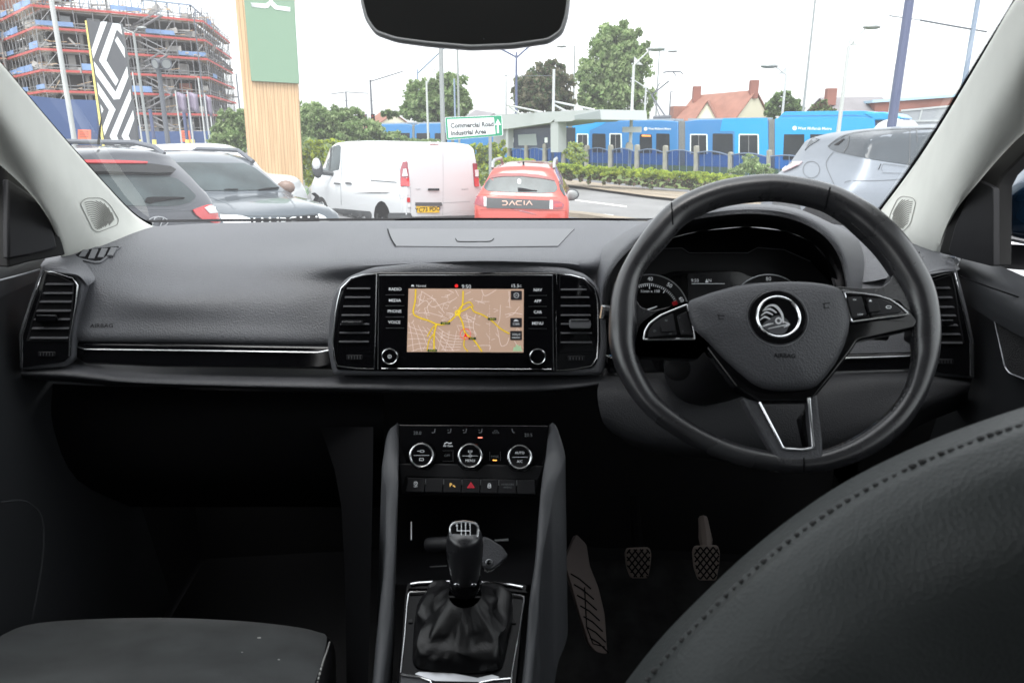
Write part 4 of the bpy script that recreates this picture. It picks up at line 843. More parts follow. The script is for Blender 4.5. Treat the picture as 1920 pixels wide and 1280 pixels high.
# ================================================================== PILLARS, WINDSCREEN, ROOF
gs = mat('grille_line', (.22, .22, .20), .9)
def pillar(front, rear, label, grille, nrm):
    e = thing('pillar_trim', P(*front[-2]), label, 'pillar trim', 'pillar trims')
    n = len(front); mid = [((a[0]*.45+b[0]*.55), (a[1]*.45+b[1]*.55), (a[2]*.45+b[2]*.55)-.055) for a, b in zip(front, rear)]
    q1 = [((a[0]*.9+b[0]*.1), (a[1]*.9+b[1]*.1), (a[2]*.9+b[2]*.1)-.02) for a, b in zip(front, rear)]
    fr0 = [(x, y, Y+.03) for x, y, Y in front]; re0 = [(x, y, Y+.05) for x, y, Y in rear]
    g = G().patch([fr0, front, q1, mid, rear, re0], 5, 5); t = bvh(g); g.build('pillar_cover', M['pillar'], e, ang=70)
    g = G(); out = rnd(grille, 9, 4); ribbon(g, t, out, 1.3, .0008, True); g.build('grille_edge', gs, e, recalc=False)
    g = G(); xs = [p[0] for p in grille]; ys = [p[1] for p in grille]
    c = Vector((sum(xs)/len(xs), sum(ys)/len(ys))); I = inset(out, 4)
    def inside(q):
        r = False
        for (x1, y1), (x2, y2) in zip(I, I[1:]+I[:1]):
            if (y1 > q[1]) != (y2 > q[1]) and q[0] < (x2-x1)*(q[1]-y1)/(y2-y1)+x1: r = not r
        return r
    sgn = nrm; ox = c.x-sgn*8; oy = max(ys)+16
    for k in range(21):
        r_ = 14+k*4.1; seg = []
        for a in range(0, 181, 5):
            A = math.radians(a); q = (ox+sgn*(-.15*r_)+math.cos(A)*r_*.55, oy-math.sin(A)*r_*.98)
            if inside(q): seg.append(q)
            else:
                if len(seg) > 1: ribbon(g, t, seg, 1.5, .0007)
                seg = []
        if len(seg) > 1: ribbon(g, t, seg, 1.5, .0007)
    g.build('speaker_grille', gs, e, recalc=False); return e
pillar([(-330,-215,.60),(-170,-50,.73),(-60,55,.84),(0,118,.88),(60,190,1.0),(130,272,1.16),(200,350,1.32),(250,402,1.43),(292,428,1.50),(320,436,1.54)],
       [(-330,70,.68),(-170,190,.82),(-60,265,.90),(-10,296,.92),(38,338,.96),(72,376,1.0),(98,415,1.05),(112,450,1.09),(118,478,1.12),(122,492,1.14)],
       'pale grey left pillar trim with fan shaped speaker grille beside the passenger window', [(149,381),(160,372),(190,371),(206,385),(222,412),(219,422),(182,436),(173,430)], 1)
pillar([(2240,-370,.58),(2070,-180,.71),(1960,-60,.82),(1905,0,.88),(1860,75,.97),(1810,160,1.10),(1755,250,1.26),(1700,332,1.40),(1644,404,1.50),(1615,436,1.56)],
       [(2260,10,.68),(2100,125,.82),(1985,200,.90),(1925,238,.92),(1880,282,.97),(1835,335,1.03),(1795,385,1.08),(1770,435,1.12),(1760,470,1.15),(1758,488,1.17)],
       'pale grey right pillar trim with speaker grille behind the steering wheel', [(1683,374),(1692,368),(1712,371),(1718,379),(1708,420),(1693,436),(1668,430),(1668,405)], -1)
wsc = thing('windscreen', (0, 1.7, 1.25), 'clear windscreen above the dashboard with black dotted border', 'windscreen')
WB = [(-.92,1.50,1.20),(-.5,1.76,1.225),(0,1.84,1.23),(.5,1.76,1.225),(.92,1.50,1.20)]; WT = [(-.70,.62,1.86),(-.4,.74,1.90),(0,.78,1.92),(.4,.74,1.90),(.70,.62,1.86)]
WM = [tuple((a[k]+b[k])/2+(0, .02, .03)[k] for k in range(3)) for a, b in zip(WB, WT)]
g = G().patch([WB, WM, WT], 6, 8, fn=lambda a: Vector(a)); wtree = bvh(g); g.build('glass_pane', M['glass'], wsc)
def frit(L, w_, side, name='black_border'):
    g = G(); pts = resamp(spl(L, 8)+spl(L, 8)[::-1], 600)[:300]; ribbon(g, wtree, spl(L, 8), w_, .002); g2 = g
    for i in range(0, 299):
        x, y = pts[i]
        d = Vector(pts[i+1])-Vector(pts[i]); n = Vector((-d.y, d.x)).normalized()*side*(w_/2+1.2)
        ribbon(g, wtree, [(x+n.x-d.x*.25, y+n.y-d.y*.25), (x+n.x+d.x*.25, y+n.y+d.y*.25)], 2.2, .002)
    g.build(name, M['black'], wsc, recalc=False)
frit([(-50,60),(0,116),(60,188),(130,270),(200,348),(250,399),(285,420)], 4, 1)
frit([(1915,-18),(1899,10),(1856,80),(1806,163),(1751,252),(1696,332),(1640,405)], 5, -1) if False else frit([(1912,-20),(1898,8),(1854,80),(1804,162),(1749,252),(1694,333),(1638,407)], 5, 1)
G().tube([P(x, y, 1.80) for x, y in ((200,416),(420,413),(700,411.5),(900,411),(1160,411.5),(1400,413),(1700,420))], .0035, 6).build('bottom_seal', M['black'], wsc)
cowl = thing('bonnet', (0, 2.3, .9), 'navy car bonnet ahead of the windscreen, hidden below the dashboard edge', 'bonnet')
G().patch([[(-.9,1.9,1.05),(0,2.0,1.09),(.9,1.9,1.05)],[(-.88,2.4,.95),(0,2.5,1.0),(.88,2.4,.95)],[(-.8,2.8,.78),(0,2.95,.84),(.8,2.8,.78)]], 5, 4, fn=lambda a: Vector(a)).build('bonnet_skin', M['navy'], cowl)
tag(cowl, kind='structure')
G_ = lambda c, s: G().box(c, s)
rf = G(); rf.patch([[(-.70,.60,1.88),(0,.72,1.94),(.70,.60,1.88)],[(-.72,.0,1.93),(0,.0,1.98),(.72,.0,1.93)],[(-.72,-1.6,1.88),(0,-1.6,1.93),(.72,-1.6,1.88)]], 5, 5, fn=lambda a: Vector(a))
# cabin_ceiling keeps the sky off the footwell
tag(rf.build('cabin_ceiling', M['headl'], solid=.03), kind='structure')
fl = G(); fl.patch([[(-.78,1.62,.42),(0,1.62,.46),(.78,1.62,.42)],[(-.78,.9,.36),(0,.9,.40),(.78,.9,.36)],[(-.78,-1.6,.36),(0,-1.6,.40),(.78,-1.6,.36)]], 3, 3, fn=lambda a: Vector(a)); fl.box((0, 1.6, .72), (1.6, .04, .74)); fl.box((0, -1.7, .9), (1.6, .1, 1.1)); fl.box((0, -.75, .85), (1.3, .2, .8))
fl.box((-.80, .0, .72), (.03, 3.4, .76)); fl.box((.80, .0, .72), (.03, 3.4, .76)); [fl.box((q, -1.72, 1.62), (.12, .06, .5)) for q in (-.68, .68)]; [fl.box((q, -1.30, 1.5), (.08, .80, .80)) for q in (-.76, .76)]; fl.box((0, -1.72, 1.86), (1.5, .06, .08))
for s_ in (-1, 1): fl.box((s_*.80, 1.62, .9), (.03, .3, .5)); fl.box((s_*.74, -.25, 1.5), (.10, .22, .85))
tag(fl.build('cabin_floor', M['carpet'], smooth=False), kind='structure')
rw = thing('rear_window', (0, -1.72, 1.42), 'dark tinted tailgate window behind the camera reflected in the mirror', 'rear window'); G().box((0, -1.72, 1.64), (1.25, .006, .42)).build('window_pane', glass('privacy_glass', (.11, .11, .115), .5), rw); tag(rw, kind='structure')
# ================================================================== DOORS
def door(s, label):
    X = .735*s; d = thing('front_door', (X, .5, .5), label, 'car door', 'front doors'); return d, X
# passenger door (left)
d, X = door(-1, 'dark passenger door with grained top rail and black window corner on the left')
def sill(px, py, s): 
    r_ = ray(px, py); t = X/r_.x; return CAM+r_*t
G().patch([[(-.80,1.26,1.255),(-.785,1.10,1.266),(-.775,.98,1.27),(-.77,.6,1.25),(-.77,-.5,1.22)], [(-.775,1.26,1.252),(-.757,1.10,1.262),(-.745,.98,1.262),(-.73,.6,1.245),(-.73,-.5,1.21)], [(-.77,1.26,1.21),(-.750,1.10,1.225),(-.735,.98,1.222),(-.72,.6,1.20),(-.72,-.5,1.17)], [(-.78,1.26,1.19),(-.765,1.10,1.205),(-.75,.98,1.205),(-.74,.6,1.185),(-.74,-.5,1.15)], [(-.78,1.3,.9),(-.765,1.10,.9),(-.75,.95,.9),(-.75,.5,.9),(-.75,-.5,.9)], [(-.78,1.4,.42),(-.765,1.1,.42),(-.75,.95,.42),(-.75,.5,.42),(-.75,-.5,.42)]], 4, 4, fn=lambda a: Vector(a)).build('door_card', M['doorplastic'], d, ang=50)
G().tube([P(-30,532,.93), P(0,525,.97), P(40,515,1.02), P(76,505,1.055)], .0012, 6).build('rail_seam', M['satin'], d)
lf = Fr((-.745, .9, 1.2), (1, -.25, 0))
G().slab(lf, [(-60,240),(0,290),(30,318),(70,365),(100,410),(118,455),(124,478),(60,490),(16,502),(14,410),(10,330),(0,310),(-60,300)], .01, -.02).build('window_frame', M['rubber'], d, bevel=.003)
G().slab(lf, [(15,335),(70,372),(98,420),(108,465),(60,478),(16,486)], .016, .005).build('corner_trim', M['dark'], d, bevel=.003)
G().patch([[(-.76,1.0,1.14),(-.76,.4,1.12),(-.76,-.3,1.1)],[(-.70,.9,1.5),(-.68,.3,1.6),(-.68,-.3,1.62)],[(-.62,.72,1.8),(-.60,.2,1.85),(-.6,-.3,1.85)]], 4, 4, fn=lambda a: Vector(a)).build('window_glass', M['sideglass'], d)
for q in [[(0,942),(40,938),(62,948),(78,970),(82,1010),(75,1080),(60,1160)]]: G().tube([lf.on(x, y, .035) for x, y in spl(q, 5)], .0015, 6).build('pocket_edge', M['doorplastic'], d)
# left mirror
G().patch([[(-30,320,1.0),(-5,345,1.02),(10,375,1.04)],[(-30,370,1.0),(-4,390,1.02),(11,400,1.04)],[(-30,430,1.02),(-6,425,1.03),(4,425,1.04)]], 3, 3).build('door_mirror', M['navy'], d, solid=.02)
# driver door (right)
d, X = door(1, 'dark driver door with round cornered speaker grille and navy mirror on the right')
G().patch([[(.76,1.16,1.260),(.755,.95,1.240),(.75,.6,1.225),(.75,.1,1.205),(.75,-.5,1.195)], [(.71,1.12,1.255),(.705,.95,1.230),(.70,.6,1.215),(.70,.1,1.195),(.70,-.5,1.185)], [(.70,1.10,1.205),(.695,.95,1.185),(.69,.6,1.170),(.69,.1,1.155),(.69,-.5,1.145)], [(.715,1.10,1.185),(.715,.95,1.165),(.715,.6,1.155),(.715,.1,1.145),(.715,-.5,1.135)], [(.72,1.14,.9),(.72,.95,.9),(.72,.6,.9),(.72,.1,.9),(.72,-.5,.9)], [(.72,1.3,.42),(.72,.95,.42),(.72,.6,.42),(.72,.1,.42),(.72,-.5,.42)]], 4, 4, fn=lambda a: Vector(a)).build('door_card', M['doorplastic'], d, ang=50)
rf_ = Fr((.75, .9, 1.2), (-1, -.3, 0))
G().slab(rf_, [(1990,160),(1930,220),(1895,255),(1850,310),(1800,370),(1775,420),(1760,474),(1830,492),(1868,500),(1870,350),(1880,330),(1940,270),(1990,235)], .01, -.02).build('window_frame', M['rubber'], d, bevel=.003)
G().slab(rf_, rnd([(1834,338),(1856,348),(1862,352),(1862,500),(1790,482),(1778,470),(1790,425),(1812,375)], 4), .018, .005).build('corner_trim', M['dark'], d, bevel=.003)
G().patch([[(.76,1.0,1.14),(.76,.4,1.12),(.76,-.3,1.1)],[(.70,.9,1.5),(.68,.3,1.6),(.68,-.3,1.62)],[(.62,.72,1.8),(.60,.2,1.85),(.6,-.3,1.85)]], 4, 4, fn=lambda a: Vector(a)).build('window_glass', M['sideglass'], d)
sg = Fr((.713, .9, 1.0), (-1, -.15, .05)); gl_ = [(1862,588),(1868,580),(1882,580),(1925,594),(1990,610),(1990,740),(1925,712),(1893,700),(1884,688)]
g = G().slab(sg, rnd(gl_, 6), .006, -.005); g.build('speaker_grille', mat('grille_mesh', (.03, .03, .032), .45, bump=('v', 700, 1, .001)), d, bevel=.001)
G().tube([sg.on(x, y, .007) for x, y in rnd(gl_, 6)], .0011, 6, closed=True).build('speaker_trim', M['satin'], d)
G().tube([P(1795,516,1.055), P(1860,540,1.0), P(1925,562,.96)], .0012, 6).build('rail_seam', M['black'], d)
g = G().patch([[(1872,340,1.16),(1890,318,1.16),(1925,290,1.16),(1980,262,1.16)], [(1871,380,1.10),(1895,360,1.08),(1930,340,1.06),(1980,330,1.04)], [(1874,415,1.10),(1895,400,1.08),(1930,390,1.06),(1980,385,1.04)], [(1882,432,1.12),(1895,440,1.1),(1930,446,1.08),(1980,450,1.06)], [(1890,440,1.2),(1900,450,1.2),(1930,454,1.2),(1980,460,1.2)]], 5, 4)
g.build('door_mirror', M['navy'], d, ang=60); G().tube([P(1872,395,1.09), P(1874,425,1.1), P(1886,448,1.1), P(1925,456,1.08)], .0022, 6).build('mirror_trim', M['satin'], d)
G().patch([[(1868,455,1.15),(1900,458,1.13),(1980,462,1.1)],[(1868,500,1.12),(1900,505,1.1),(1980,510,1.08)]], 3, 3).build('mirror_foot', M['dark'], d)
fm = G().patch([[(.06,1.42,.50),(.35,1.44,.50),(.62,1.42,.50)],[(.05,1.15,.405),(.35,1.15,.405),(.64,1.15,.405)],[(.05,.62,.40),(.35,.62,.40),(.64,.62,.40)]], 4, 4, fn=lambda a: Vector(a)).build('floor_mat', M['mat_'], solid=.008); tag(fm, 'dark pile floor mat under the pedals in the driver footwell', 'floor mat')
# ================================================================== PEDALS
def pedal(name, f_, x, y, wpx, hpx, label, arm):
    p = thing(name, f_.on(x, y), label, 'pedal', 'pedals in the driver footwell')
    L = [(x-wpx*.5, y-hpx*.32), (x-wpx*.42, y-hpx*.48), (x+wpx*.42, y-hpx*.5), (x+wpx*.5, y-hpx*.3), (x+wpx*.46, y+hpx*.1), (x+wpx*.36, y+hpx*.5), (x-wpx*.28, y+hpx*.5), (x-wpx*.44, y+hpx*.15)]
    G().slab(f_, rnd(L, 5), 0, -.012).build('pedal_pad', M['ped'], p, bevel=.003); g = G()
    I = inset(rnd(L, 5), 1.5)
    def ins_(q):
        r = False
        for (x1, y1), (x2, y2) in zip(I, I[1:]+I[:1]):
            if (y1 > q[1]) != (y2 > q[1]) and q[0] < (x2-x1)*(q[1]-y1)/(y2-y1)+x1: r = not r
        return r
    for s in (1, -1):
        for k in range(-5, 6):
            seg = []
            for t in range(-40, 41, 2):
                q = (x+k*12+t*.8, y+s*t)
                if ins_(q): seg.append(f_.on(*q, .0004))
            if len(seg) > 1: g.tube(seg, .0016, 5)
    g.build('pad_groove', M['black'], p); G().tube(arm, [.010, .011, .014, .009], 8).build('pedal_arm', M['ped'] if name == 'brake_pedal' else M['black'], p); return p
p1 = fr(1197, 1055, 1.26, 25); p2 = fr(1325, 1050, 1.24, 25)
pedal('clutch_pedal', p1, 1197, 1055, 50, 58, 'left foot pedal with diamond grooves in the dark driver footwell', [P(1190,930,1.40), P(1192,980,1.36), P(1196,1020,1.30), P(1197,1050,1.27)])
pedal('brake_pedal', p2, 1325, 1055, 52, 66, 'right hand foot pedal with long metal arm beside the driver seat', [P(1318,972,1.34), P(1320,985,1.32), P(1323,1010,1.28), P(1325,1040,1.25)])
f3 = fr(1100, 1120, 1.14, 35, 10)
ft = thing('footrest', f3.on(1100, 1120), 'long brown grey ribbed footrest beside the centre console', 'footrest')
G().slab(f3, rnd([(1058,1052),(1080,1000),(1100,1020),(1106,1060),(1122,1100),(1134,1150),(1139,1226),(1118,1222),(1104,1206),(1090,1160),(1072,1100)], 6), 0, -.02).build('footrest_plate', M['foot'], ft, bevel=.003)
g = G()
for k in range(7):
    y = 1075+k*20; x0 = 1070+k*6; g.tube([f3.on(x0, y, .0005), f3.on(x0+17, y+10, .0005), f3.on(x0+38-k*.5, y+28, .0005)], .0014, 5)
g.tube([f3.on(1096,1100,.0005), f3.on(1100,1175,.0005), f3.on(1112,1206,.0005), f3.on(1134,1212,.0005)], .0012, 5); g.build('rib_groove', M['black'], ft)
# ================================================================== OUTSIDE: materials
def mx_(n, c, r=.7, **k): M[n] = mat(n, c, r, **k)
mx_('asphalt', (.22, .22, .22), .9, bump=('n', 60, .5, .01), var=(.6, .14)); mx_('forecourt_tarmac', (.15, .15, .155), .9, bump=('n', 60, .5, .01), var=(.9, .12))
mx_('paving', (.29, .24, .18), .9, bump=('n', 30, .4, .01), var=(1.2, .15)); mx_('kerbstone', (.27, .23, .18), .85, var=(2, .15)); mx_('marking', (.75, .74, .68), .8, var=(3, .12)); mx_('verge_grass', (.10, .14, .03), .95, var=(1.2, .3), bump=('n', 8, 1, .05))
mx_('scaffold_steel', (.24, .24, .25), .5, metal=.3); mx_('red_board', (.50, .10, .09), .7, var=(.3, .15)); mx_('plank', (.50, .36, .24), .8, var=(.3, .2)); mx_('sheeting', (.40, .38, .36), .7, var=(.4, .2)); mx_('blue_net', (.22, .33, .55), .8, var=(.2, .25))
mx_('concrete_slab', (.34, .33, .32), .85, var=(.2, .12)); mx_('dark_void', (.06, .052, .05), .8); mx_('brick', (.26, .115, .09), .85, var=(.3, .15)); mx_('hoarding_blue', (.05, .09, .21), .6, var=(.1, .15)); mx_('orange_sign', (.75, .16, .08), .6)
mx_('sign_grey', (.085, .09, .10), .45); mx_('sign_white', (.82, .86, .87), .4); mx_('sign_yellow', (.85, .72, .22), .4); mx_('sage', (.21, .33, .23), .5); mx_('green_base', (.20, .30, .17), .6)
wd = mat('slatted_wood', (.5, .32, .18), .6); n_ = wd.node_tree; t_ = n_.nodes.new('ShaderNodeTexCoord'); mp = n_.nodes.new('ShaderNodeMapping'); mp.inputs['Scale'].default_value = (26, 26, .5); z_ = n_.nodes.new('ShaderNodeTexNoise'); z_.inputs['Scale'].default_value = 1.0; z_.inputs['Detail'].default_value = 4
c_ = n_.nodes.new('ShaderNodeValToRGB'); c_.color_ramp.elements[0].color = (.52, .34, .19, 1); c_.color_ramp.elements[1].color = (.70, .49, .29, 1); c_.color_ramp.elements[0].position = .35; c_.color_ramp.elements[1].position = .65
n_.links.new(t_.outputs['Object'], mp.inputs[0]); n_.links.new(mp.outputs[0], z_.inputs[0]); n_.links.new(z_.outputs[0], c_.inputs[0]); n_.links.new(c_.outputs[0], n_.nodes['Principled BSDF'].inputs[0]); M['wood'] = wd
mx_('pole_grey', (.32, .34, .34), .45, metal=.3); mx_('pole_dark', (.12, .13, .15), .5); mx_('pole_blue', (.09, .11, .20), .45); mx_('pole_slate', (.24, .30, .40), .5); mx_('pole_white', (.50, .52, .52), .4)
mx_('tram_cyan', (.01, .33, .74), .3, coat=.4); mx_('tram_blue', (.04, .21, .50), .3, coat=.4); mx_('tram_window', (.02, .025, .03), .12); mx_('bellows', (.22, .22, .23), .8); mx_('white_paint', (.80, .81, .82), .3, coat=.5)
mx_('fence_blue', (.13, .18, .28), .6); mx_('concrete_post', (.30, .29, .25), .85, var=(2, .15)); mx_('canopy', (.44, .47, .47), .5); mx_('shelter_dark', (.04, .055, .09), .25); mx_('soffit', (.30, .34, .35), .6)
mx_('roof_tile', (.28, .135, .10), .8, var=(.8, .12)); mx_('cream_render', (.74, .71, .54), .8); mx_('slate_roof', (.22, .21, .22), .7, var=(.5, .1)); mx_('cladding', (.30, .32, .34), .5); mx_('green_sign', (.01, .28, .14), .4)
mx_('sign_letter', (.05, .06, .06), .5); mx_('bark', (.10, .075, .055), .9)
def leafmat(n, c, v=.35):
    m = mat(n, c, .6, spec=.25); nt_ = m.node_tree; b = nt_.nodes['Principled BSDF']; b.inputs['Subsurface Weight'].default_value = 0
    g_ = nt_.nodes.new('ShaderNodeTexCoord'); a = nt_.nodes.new('ShaderNodeTexNoise'); a.inputs['Scale'].default_value = .9; a.inputs['Detail'].default_value = 6
    r = nt_.nodes.new('ShaderNodeMapRange'); r.inputs['From Min'].default_value = .3; r.inputs['From Max'].default_value = .7; r.inputs['To Min'].default_value = 1-v; r.inputs['To Max'].default_value = 1+v
    x = nt_.nodes.new('ShaderNodeMix'); x.data_type = 'RGBA'; x.blend_type = 'MULTIPLY'; x.inputs[0].default_value = 1; x.inputs[6].default_value = (*c, 1)
    nt_.links.new(g_.outputs['Object'], a.inputs[0]); nt_.links.new(a.outputs[0], r.inputs[0]); nt_.links.new(r.outputs[0], x.inputs[7]); nt_.links.new(x.outputs[2], b.inputs[0])
    tr = nt_.nodes.new('ShaderNodeBsdfTranslucent'); ms = nt_.nodes.new('ShaderNodeMixShader'); ms.inputs[0].default_value = .45; o = nt_.nodes['Material Output']
    nt_.links.new(x.outputs[2], tr.inputs[0]); nt_.links.new(b.outputs[0], ms.inputs[1]); nt_.links.new(tr.outputs[0], ms.inputs[2]); nt_.links.new(ms.outputs[0], o.inputs[0]); return m
LG = leafmat('leaf_mid_green', (.19, .28, .11)); LL = leafmat('leaf_light_green', (.34, .43, .21)); LD = leafmat('leaf_dark_green', (.10, .15, .07)); LY = leafmat('leaf_yellow_green', (.36, .43, .05)); LB = leafmat('leaf_bronze', (.20, .19, .12)); LY2 = leafmat('leaf_spring_green', (.26, .36, .06)); LR = leafmat('leaf_russet', (.17, .12, .08))
# ================================================================== ground, road, kerbs
def ss(a, b, t): t = max(0, min(1, (t-a)/(b-a))); return t*t*(3-2*t)
def gz(x, y): return -1.0*ss(3, 15+7*(1-ss(-2.5, -.5, x)), y)*(1-.85*ss(1.2, 3.4, x)*(1-ss(9.5, 17, y)))
ys = [-900, -60, -20]+[i*.75-6 for i in range(36)]+[24, 30, 40, 60, 100, 200, 400, 900]; xs = [-900, -200, -60]+[i*1.0-20 for i in range(41)]+[60, 200, 900]
gg = G().grid([[Vector((x, y, gz(x, y))) for x in xs] for y in ys]); tag(gg.build('ground', M['forecourt_tarmac'], recalc=True), kind='structure')
def sheet(name, pxs, z, m, kind='structure'):
    return tag(G().poly([PZ(x, y, z) for x, y in pxs], (0, 0, -.003)).build(name, m), kind=kind)
sheet('road', [(860,332),(1050,344),(1220,366),(1420,384),(1700,404),(1900,440),(1350,425),(1160,412),(1070,402),(900,390),(500,380),(500,330)], -.992, M['asphalt'])
def kerb(name, pts, w_, h, m, lab=None):
    a = [PZ(x, y, -.99) for x, y in spl(pts, 3)]; g = G(); rows = []
    for i, p in enumerate(a):
        t = (a[min(i+1, len(a)-1)]-a[max(i-1, 0)]).normalized(); n = Vector((-t.y, t.x, 0))
        rows.append([p+Vector((0, 0, -.05)), p+Vector((0, 0, h)), p+n*w_+Vector((0, 0, h)), p+n*w_+Vector((0, 0, -.05))])
    return tag(g.grid(rows).build(name, m, ang=30), kind='structure')
sheet('pavement', [(860,326),(1050,335),(1220,354),(1420,372),(1560,384),(1640,400),(1450,390),(1330,379),(1220,367.5),(1100,351.5),(1050,345),(860,333)], -.88, M['paving'])
kerb('kerb', [(860,333.5),(1050,345.5),(1100,352),(1220,368),(1330,378.5),(1450,388),(1600,400)], .3, .12, M['kerbstone'])
kerb('kerb', [(1060,401),(1110,406),(1160,413),(1260,425)], -.5, .12, M['kerbstone'])
ma = [sheet('road_marking', q, -.984, M['marking']) for q in ([(1078,374.2),(1175,386.2),(1175,388.6),(1078,376)], [(1130,401),(1150,403),(1150,404.6),(1130,402.6)])]
sheet('verge', [(600,322),(1050,330),(1250,352),(1420,364),(1700,380),(1900,330),(1300,300),(1000,290),(600,285)], -.975, M['verge_grass'])
# ================================================================== foliage
def leaves(g, c, rx, ry, rz, n, s, seed, hole=.0):
    r = random.Random(seed); c = Vector(c)
    clumps = []
    for _ in range(max(9, n//38)):
        d = Vector((r.gauss(0, 1), r.gauss(0, 1), r.gauss(0, 1))).normalized(); k = .35+.6*r.random()**.6; clumps.append((Vector((d.x*rx*k, d.y*ry*k, d.z*rz*k)), .13+.17*r.random()))
    for i in range(n):
        o, q = clumps[i % len(clumps)]; d = Vector((r.gauss(0, 1), r.gauss(0, 1), r.gauss(0, 1))).normalized()*(r.random()**.45)
        p = c+o+Vector((d.x*rx, d.y*ry, d.z*rz))*q
        a = Vector((r.uniform(-1, 1), r.uniform(-1, 1), r.uniform(-.6, .9))).normalized(); b = a.orthogonal().normalized(); b.rotate(Matrix.Rotation(r.uniform(0, 6.28), 3, a)); e = a.cross(b)
        k = s*r.uniform(.6, 1.35); g.mi = 0 if r.random() < .6 else 1
        g.add([p-b*k*.5, p+e*k*.3, p+b*k*.5+a*k*.12, p-e*k*.3], [(0, 1, 2, 3)])
def plant(name, lobes, d, n, s, mats, label, cat='tree', group=None, trunk=None, seed=1, zb=-1.0, depth_=.8):
    cx = sum(l[0] for l in lobes)/len(lobes); b = P(cx, 250, d); b.z = zb; e = thing(name, b, label, cat, group)
    g = G(); tot = sum(l[2]*l[3] for l in lobes)
    for i, (x, y, rx, ry) in enumerate(lobes):
        k = d/F; leaves(g, P(x, y, d+RND.uniform(-.3, .3)*rx*k*.6), rx*k, rx*k*depth_, ry*k, int(n*rx*ry/tot), s, seed*31+i)
    g.build('crown' if cat == 'tree' else 'foliage', mats, e, smooth=False, recalc=False)
    if trunk:
        px_, w_ = trunk; t = P(px_, min(l[1] for l in lobes)+10, d); m_ = P(px_, max(l[1]+l[3]*.4 for l in lobes), d); bb = Vector((m_.x, m_.y, zb)); g = G(); g.tube([bb, m_, m_.lerp(t, .6)], [w_, w_*.7, w_*.25], 8)
        for l in lobes: q = P(l[0], l[1], d); g.tube([m_.lerp(t, .1), m_.lerp(q, .5)+Vector((0, 0, .3)), q], [w_*.45, w_*.3, w_*.1], 6)
        g.build('trunk', M['bark'], e)
    return e
LS = '%s'
plant('tree', [(800,185,38,34),(840,175,36,38),(815,205,52,25),(860,200,24,24),(770,205,22,20),(830,150,22,16),(865,185,20,18)], 85, 11000, .60, [LG, LL], 'rounded mid green tree behind the tall grey lamp post and road sign', trunk=(822, .35), seed=2)
plant('tree', [(1010,160,40,32),(985,175,26,30),(1040,165,32,34),(1015,190,50,22),(1030,125,24,16),(1060,190,18,20)], 80, 9500, .52, [LB, LD], 'darker bronze leaved tree behind the tram shelter', trunk=(1015, .4), seed=3)
plant('tree', [(1150,90,42,40),(1125,140,40,40),(1180,130,40,44),(1150,185,58,38),(1195,85,22,26),(1110,180,26,34),(1205,190,24,30),(1165,58,26,16)], 75, 17000, .48, [LL, LG], 'tallest light green tree rising behind the blue tram', trunk=(1155, .5), seed=4)
plant('tree', [(1465,195,28,20),(1485,205,22,16),(1445,208,18,14)], 100, 3600, .6, [LG, LD], 'small round green tree to the right of the red roofed house', trunk=(1465, .3), seed=5)
plant('tree', [(1535,200,16,10),(1550,205,16,9)], 95, 700, .9, [LG, LR], 'low scrubby tree in front of the grey slate roof', seed=6)
plant('tree', [(435,240,32,34),(425,265,36,28),(452,225,22,20),(455,268,26,26)], 42, 6500, .25, [LG, LL], 'leafy tree between the scaffolded building and the wooden totem', trunk=(440, .12), seed=7, zb=-1)
plant('bush', [(600,225,40,32),(640,240,46,28),(682,246,44,24),(732,262,30,15),(600,265,44,28),(570,240,24,40),(655,215,30,12),(785,270,42,9)], 36, 15000, .21, [LG, LL], 'broad mass of grey green bushes behind the white van roof', 'bush', seed=8)
plant('bush', [(590,290,34,30),(575,320,26,26),(620,285,40,20)], 31, 5000, .19, [LY, LL], 'yellow green shrub between the wooden totem and the van', 'bush', seed=9)
plant('bush', [(905,285,26,24),(925,300,24,24),(905,325,24,22),(935,285,16,22)], 29, 4200, .17, [LY, LG], 'bush beside the post of the green bordered road sign', 'bush', seed=10)
plant('bush', [(1076,285,20,17),(1084,295,20,14)], 42, 2600, .17, [LL, LY], 'round bright bush growing at the blue fence left of the tram doors', 'bush', seed=11)
plant('bush', [(1405,308,26,18),(1425,318,26,14),(1385,320,20,12)], 34, 2800, .15, [LL, LG], 'wispy bush at the blue fence just above the steering wheel', 'bush', seed=12)
plant('tree', [(620,215,18,8),(730,215,14,6)], 110, 700, .9, [LG, LD], 'distant dark treetops left of the traffic signals', seed=13)
# low hedge along the road: clipped top band and twiggy base
hp = [(930,303),(980,310),(1040,318),(1100,322),(1170,327),(1240,331),(1310,336),(1380,342),(1450,350),(1530,360)]
hd = [37,35.5,34,33,32,31,30,29,28,27]; he = thing('hedge', P(1200,340,31), 'long low yellow green hedge with brown twiggy base along the road', 'hedge')
g, g2 = G(), G()
for i, ((x, y), d) in enumerate(zip(spl(hp, 4), spl([(a, 0) for a in hd], 4))):
    d = d[0]; k = d/F
    leaves(g, P(x, y-3, d), 15*k, .8, 8*k, 620, .15, 300+i); leaves(g, P(x, y-9+RND.uniform(-1.5, 1.5), d), 14*k, .6, 4*k, 160, .12, 600+i)
    leaves(g2, P(x, y+11, d-.1), 15*k, .6, 10*k, 300, .12, 900+i)
g.build('leafy_top', [LY, LY2], he, smooth=False, recalc=False); g2.build('twiggy_base', [LR, LG], he, smooth=False, recalc=False)
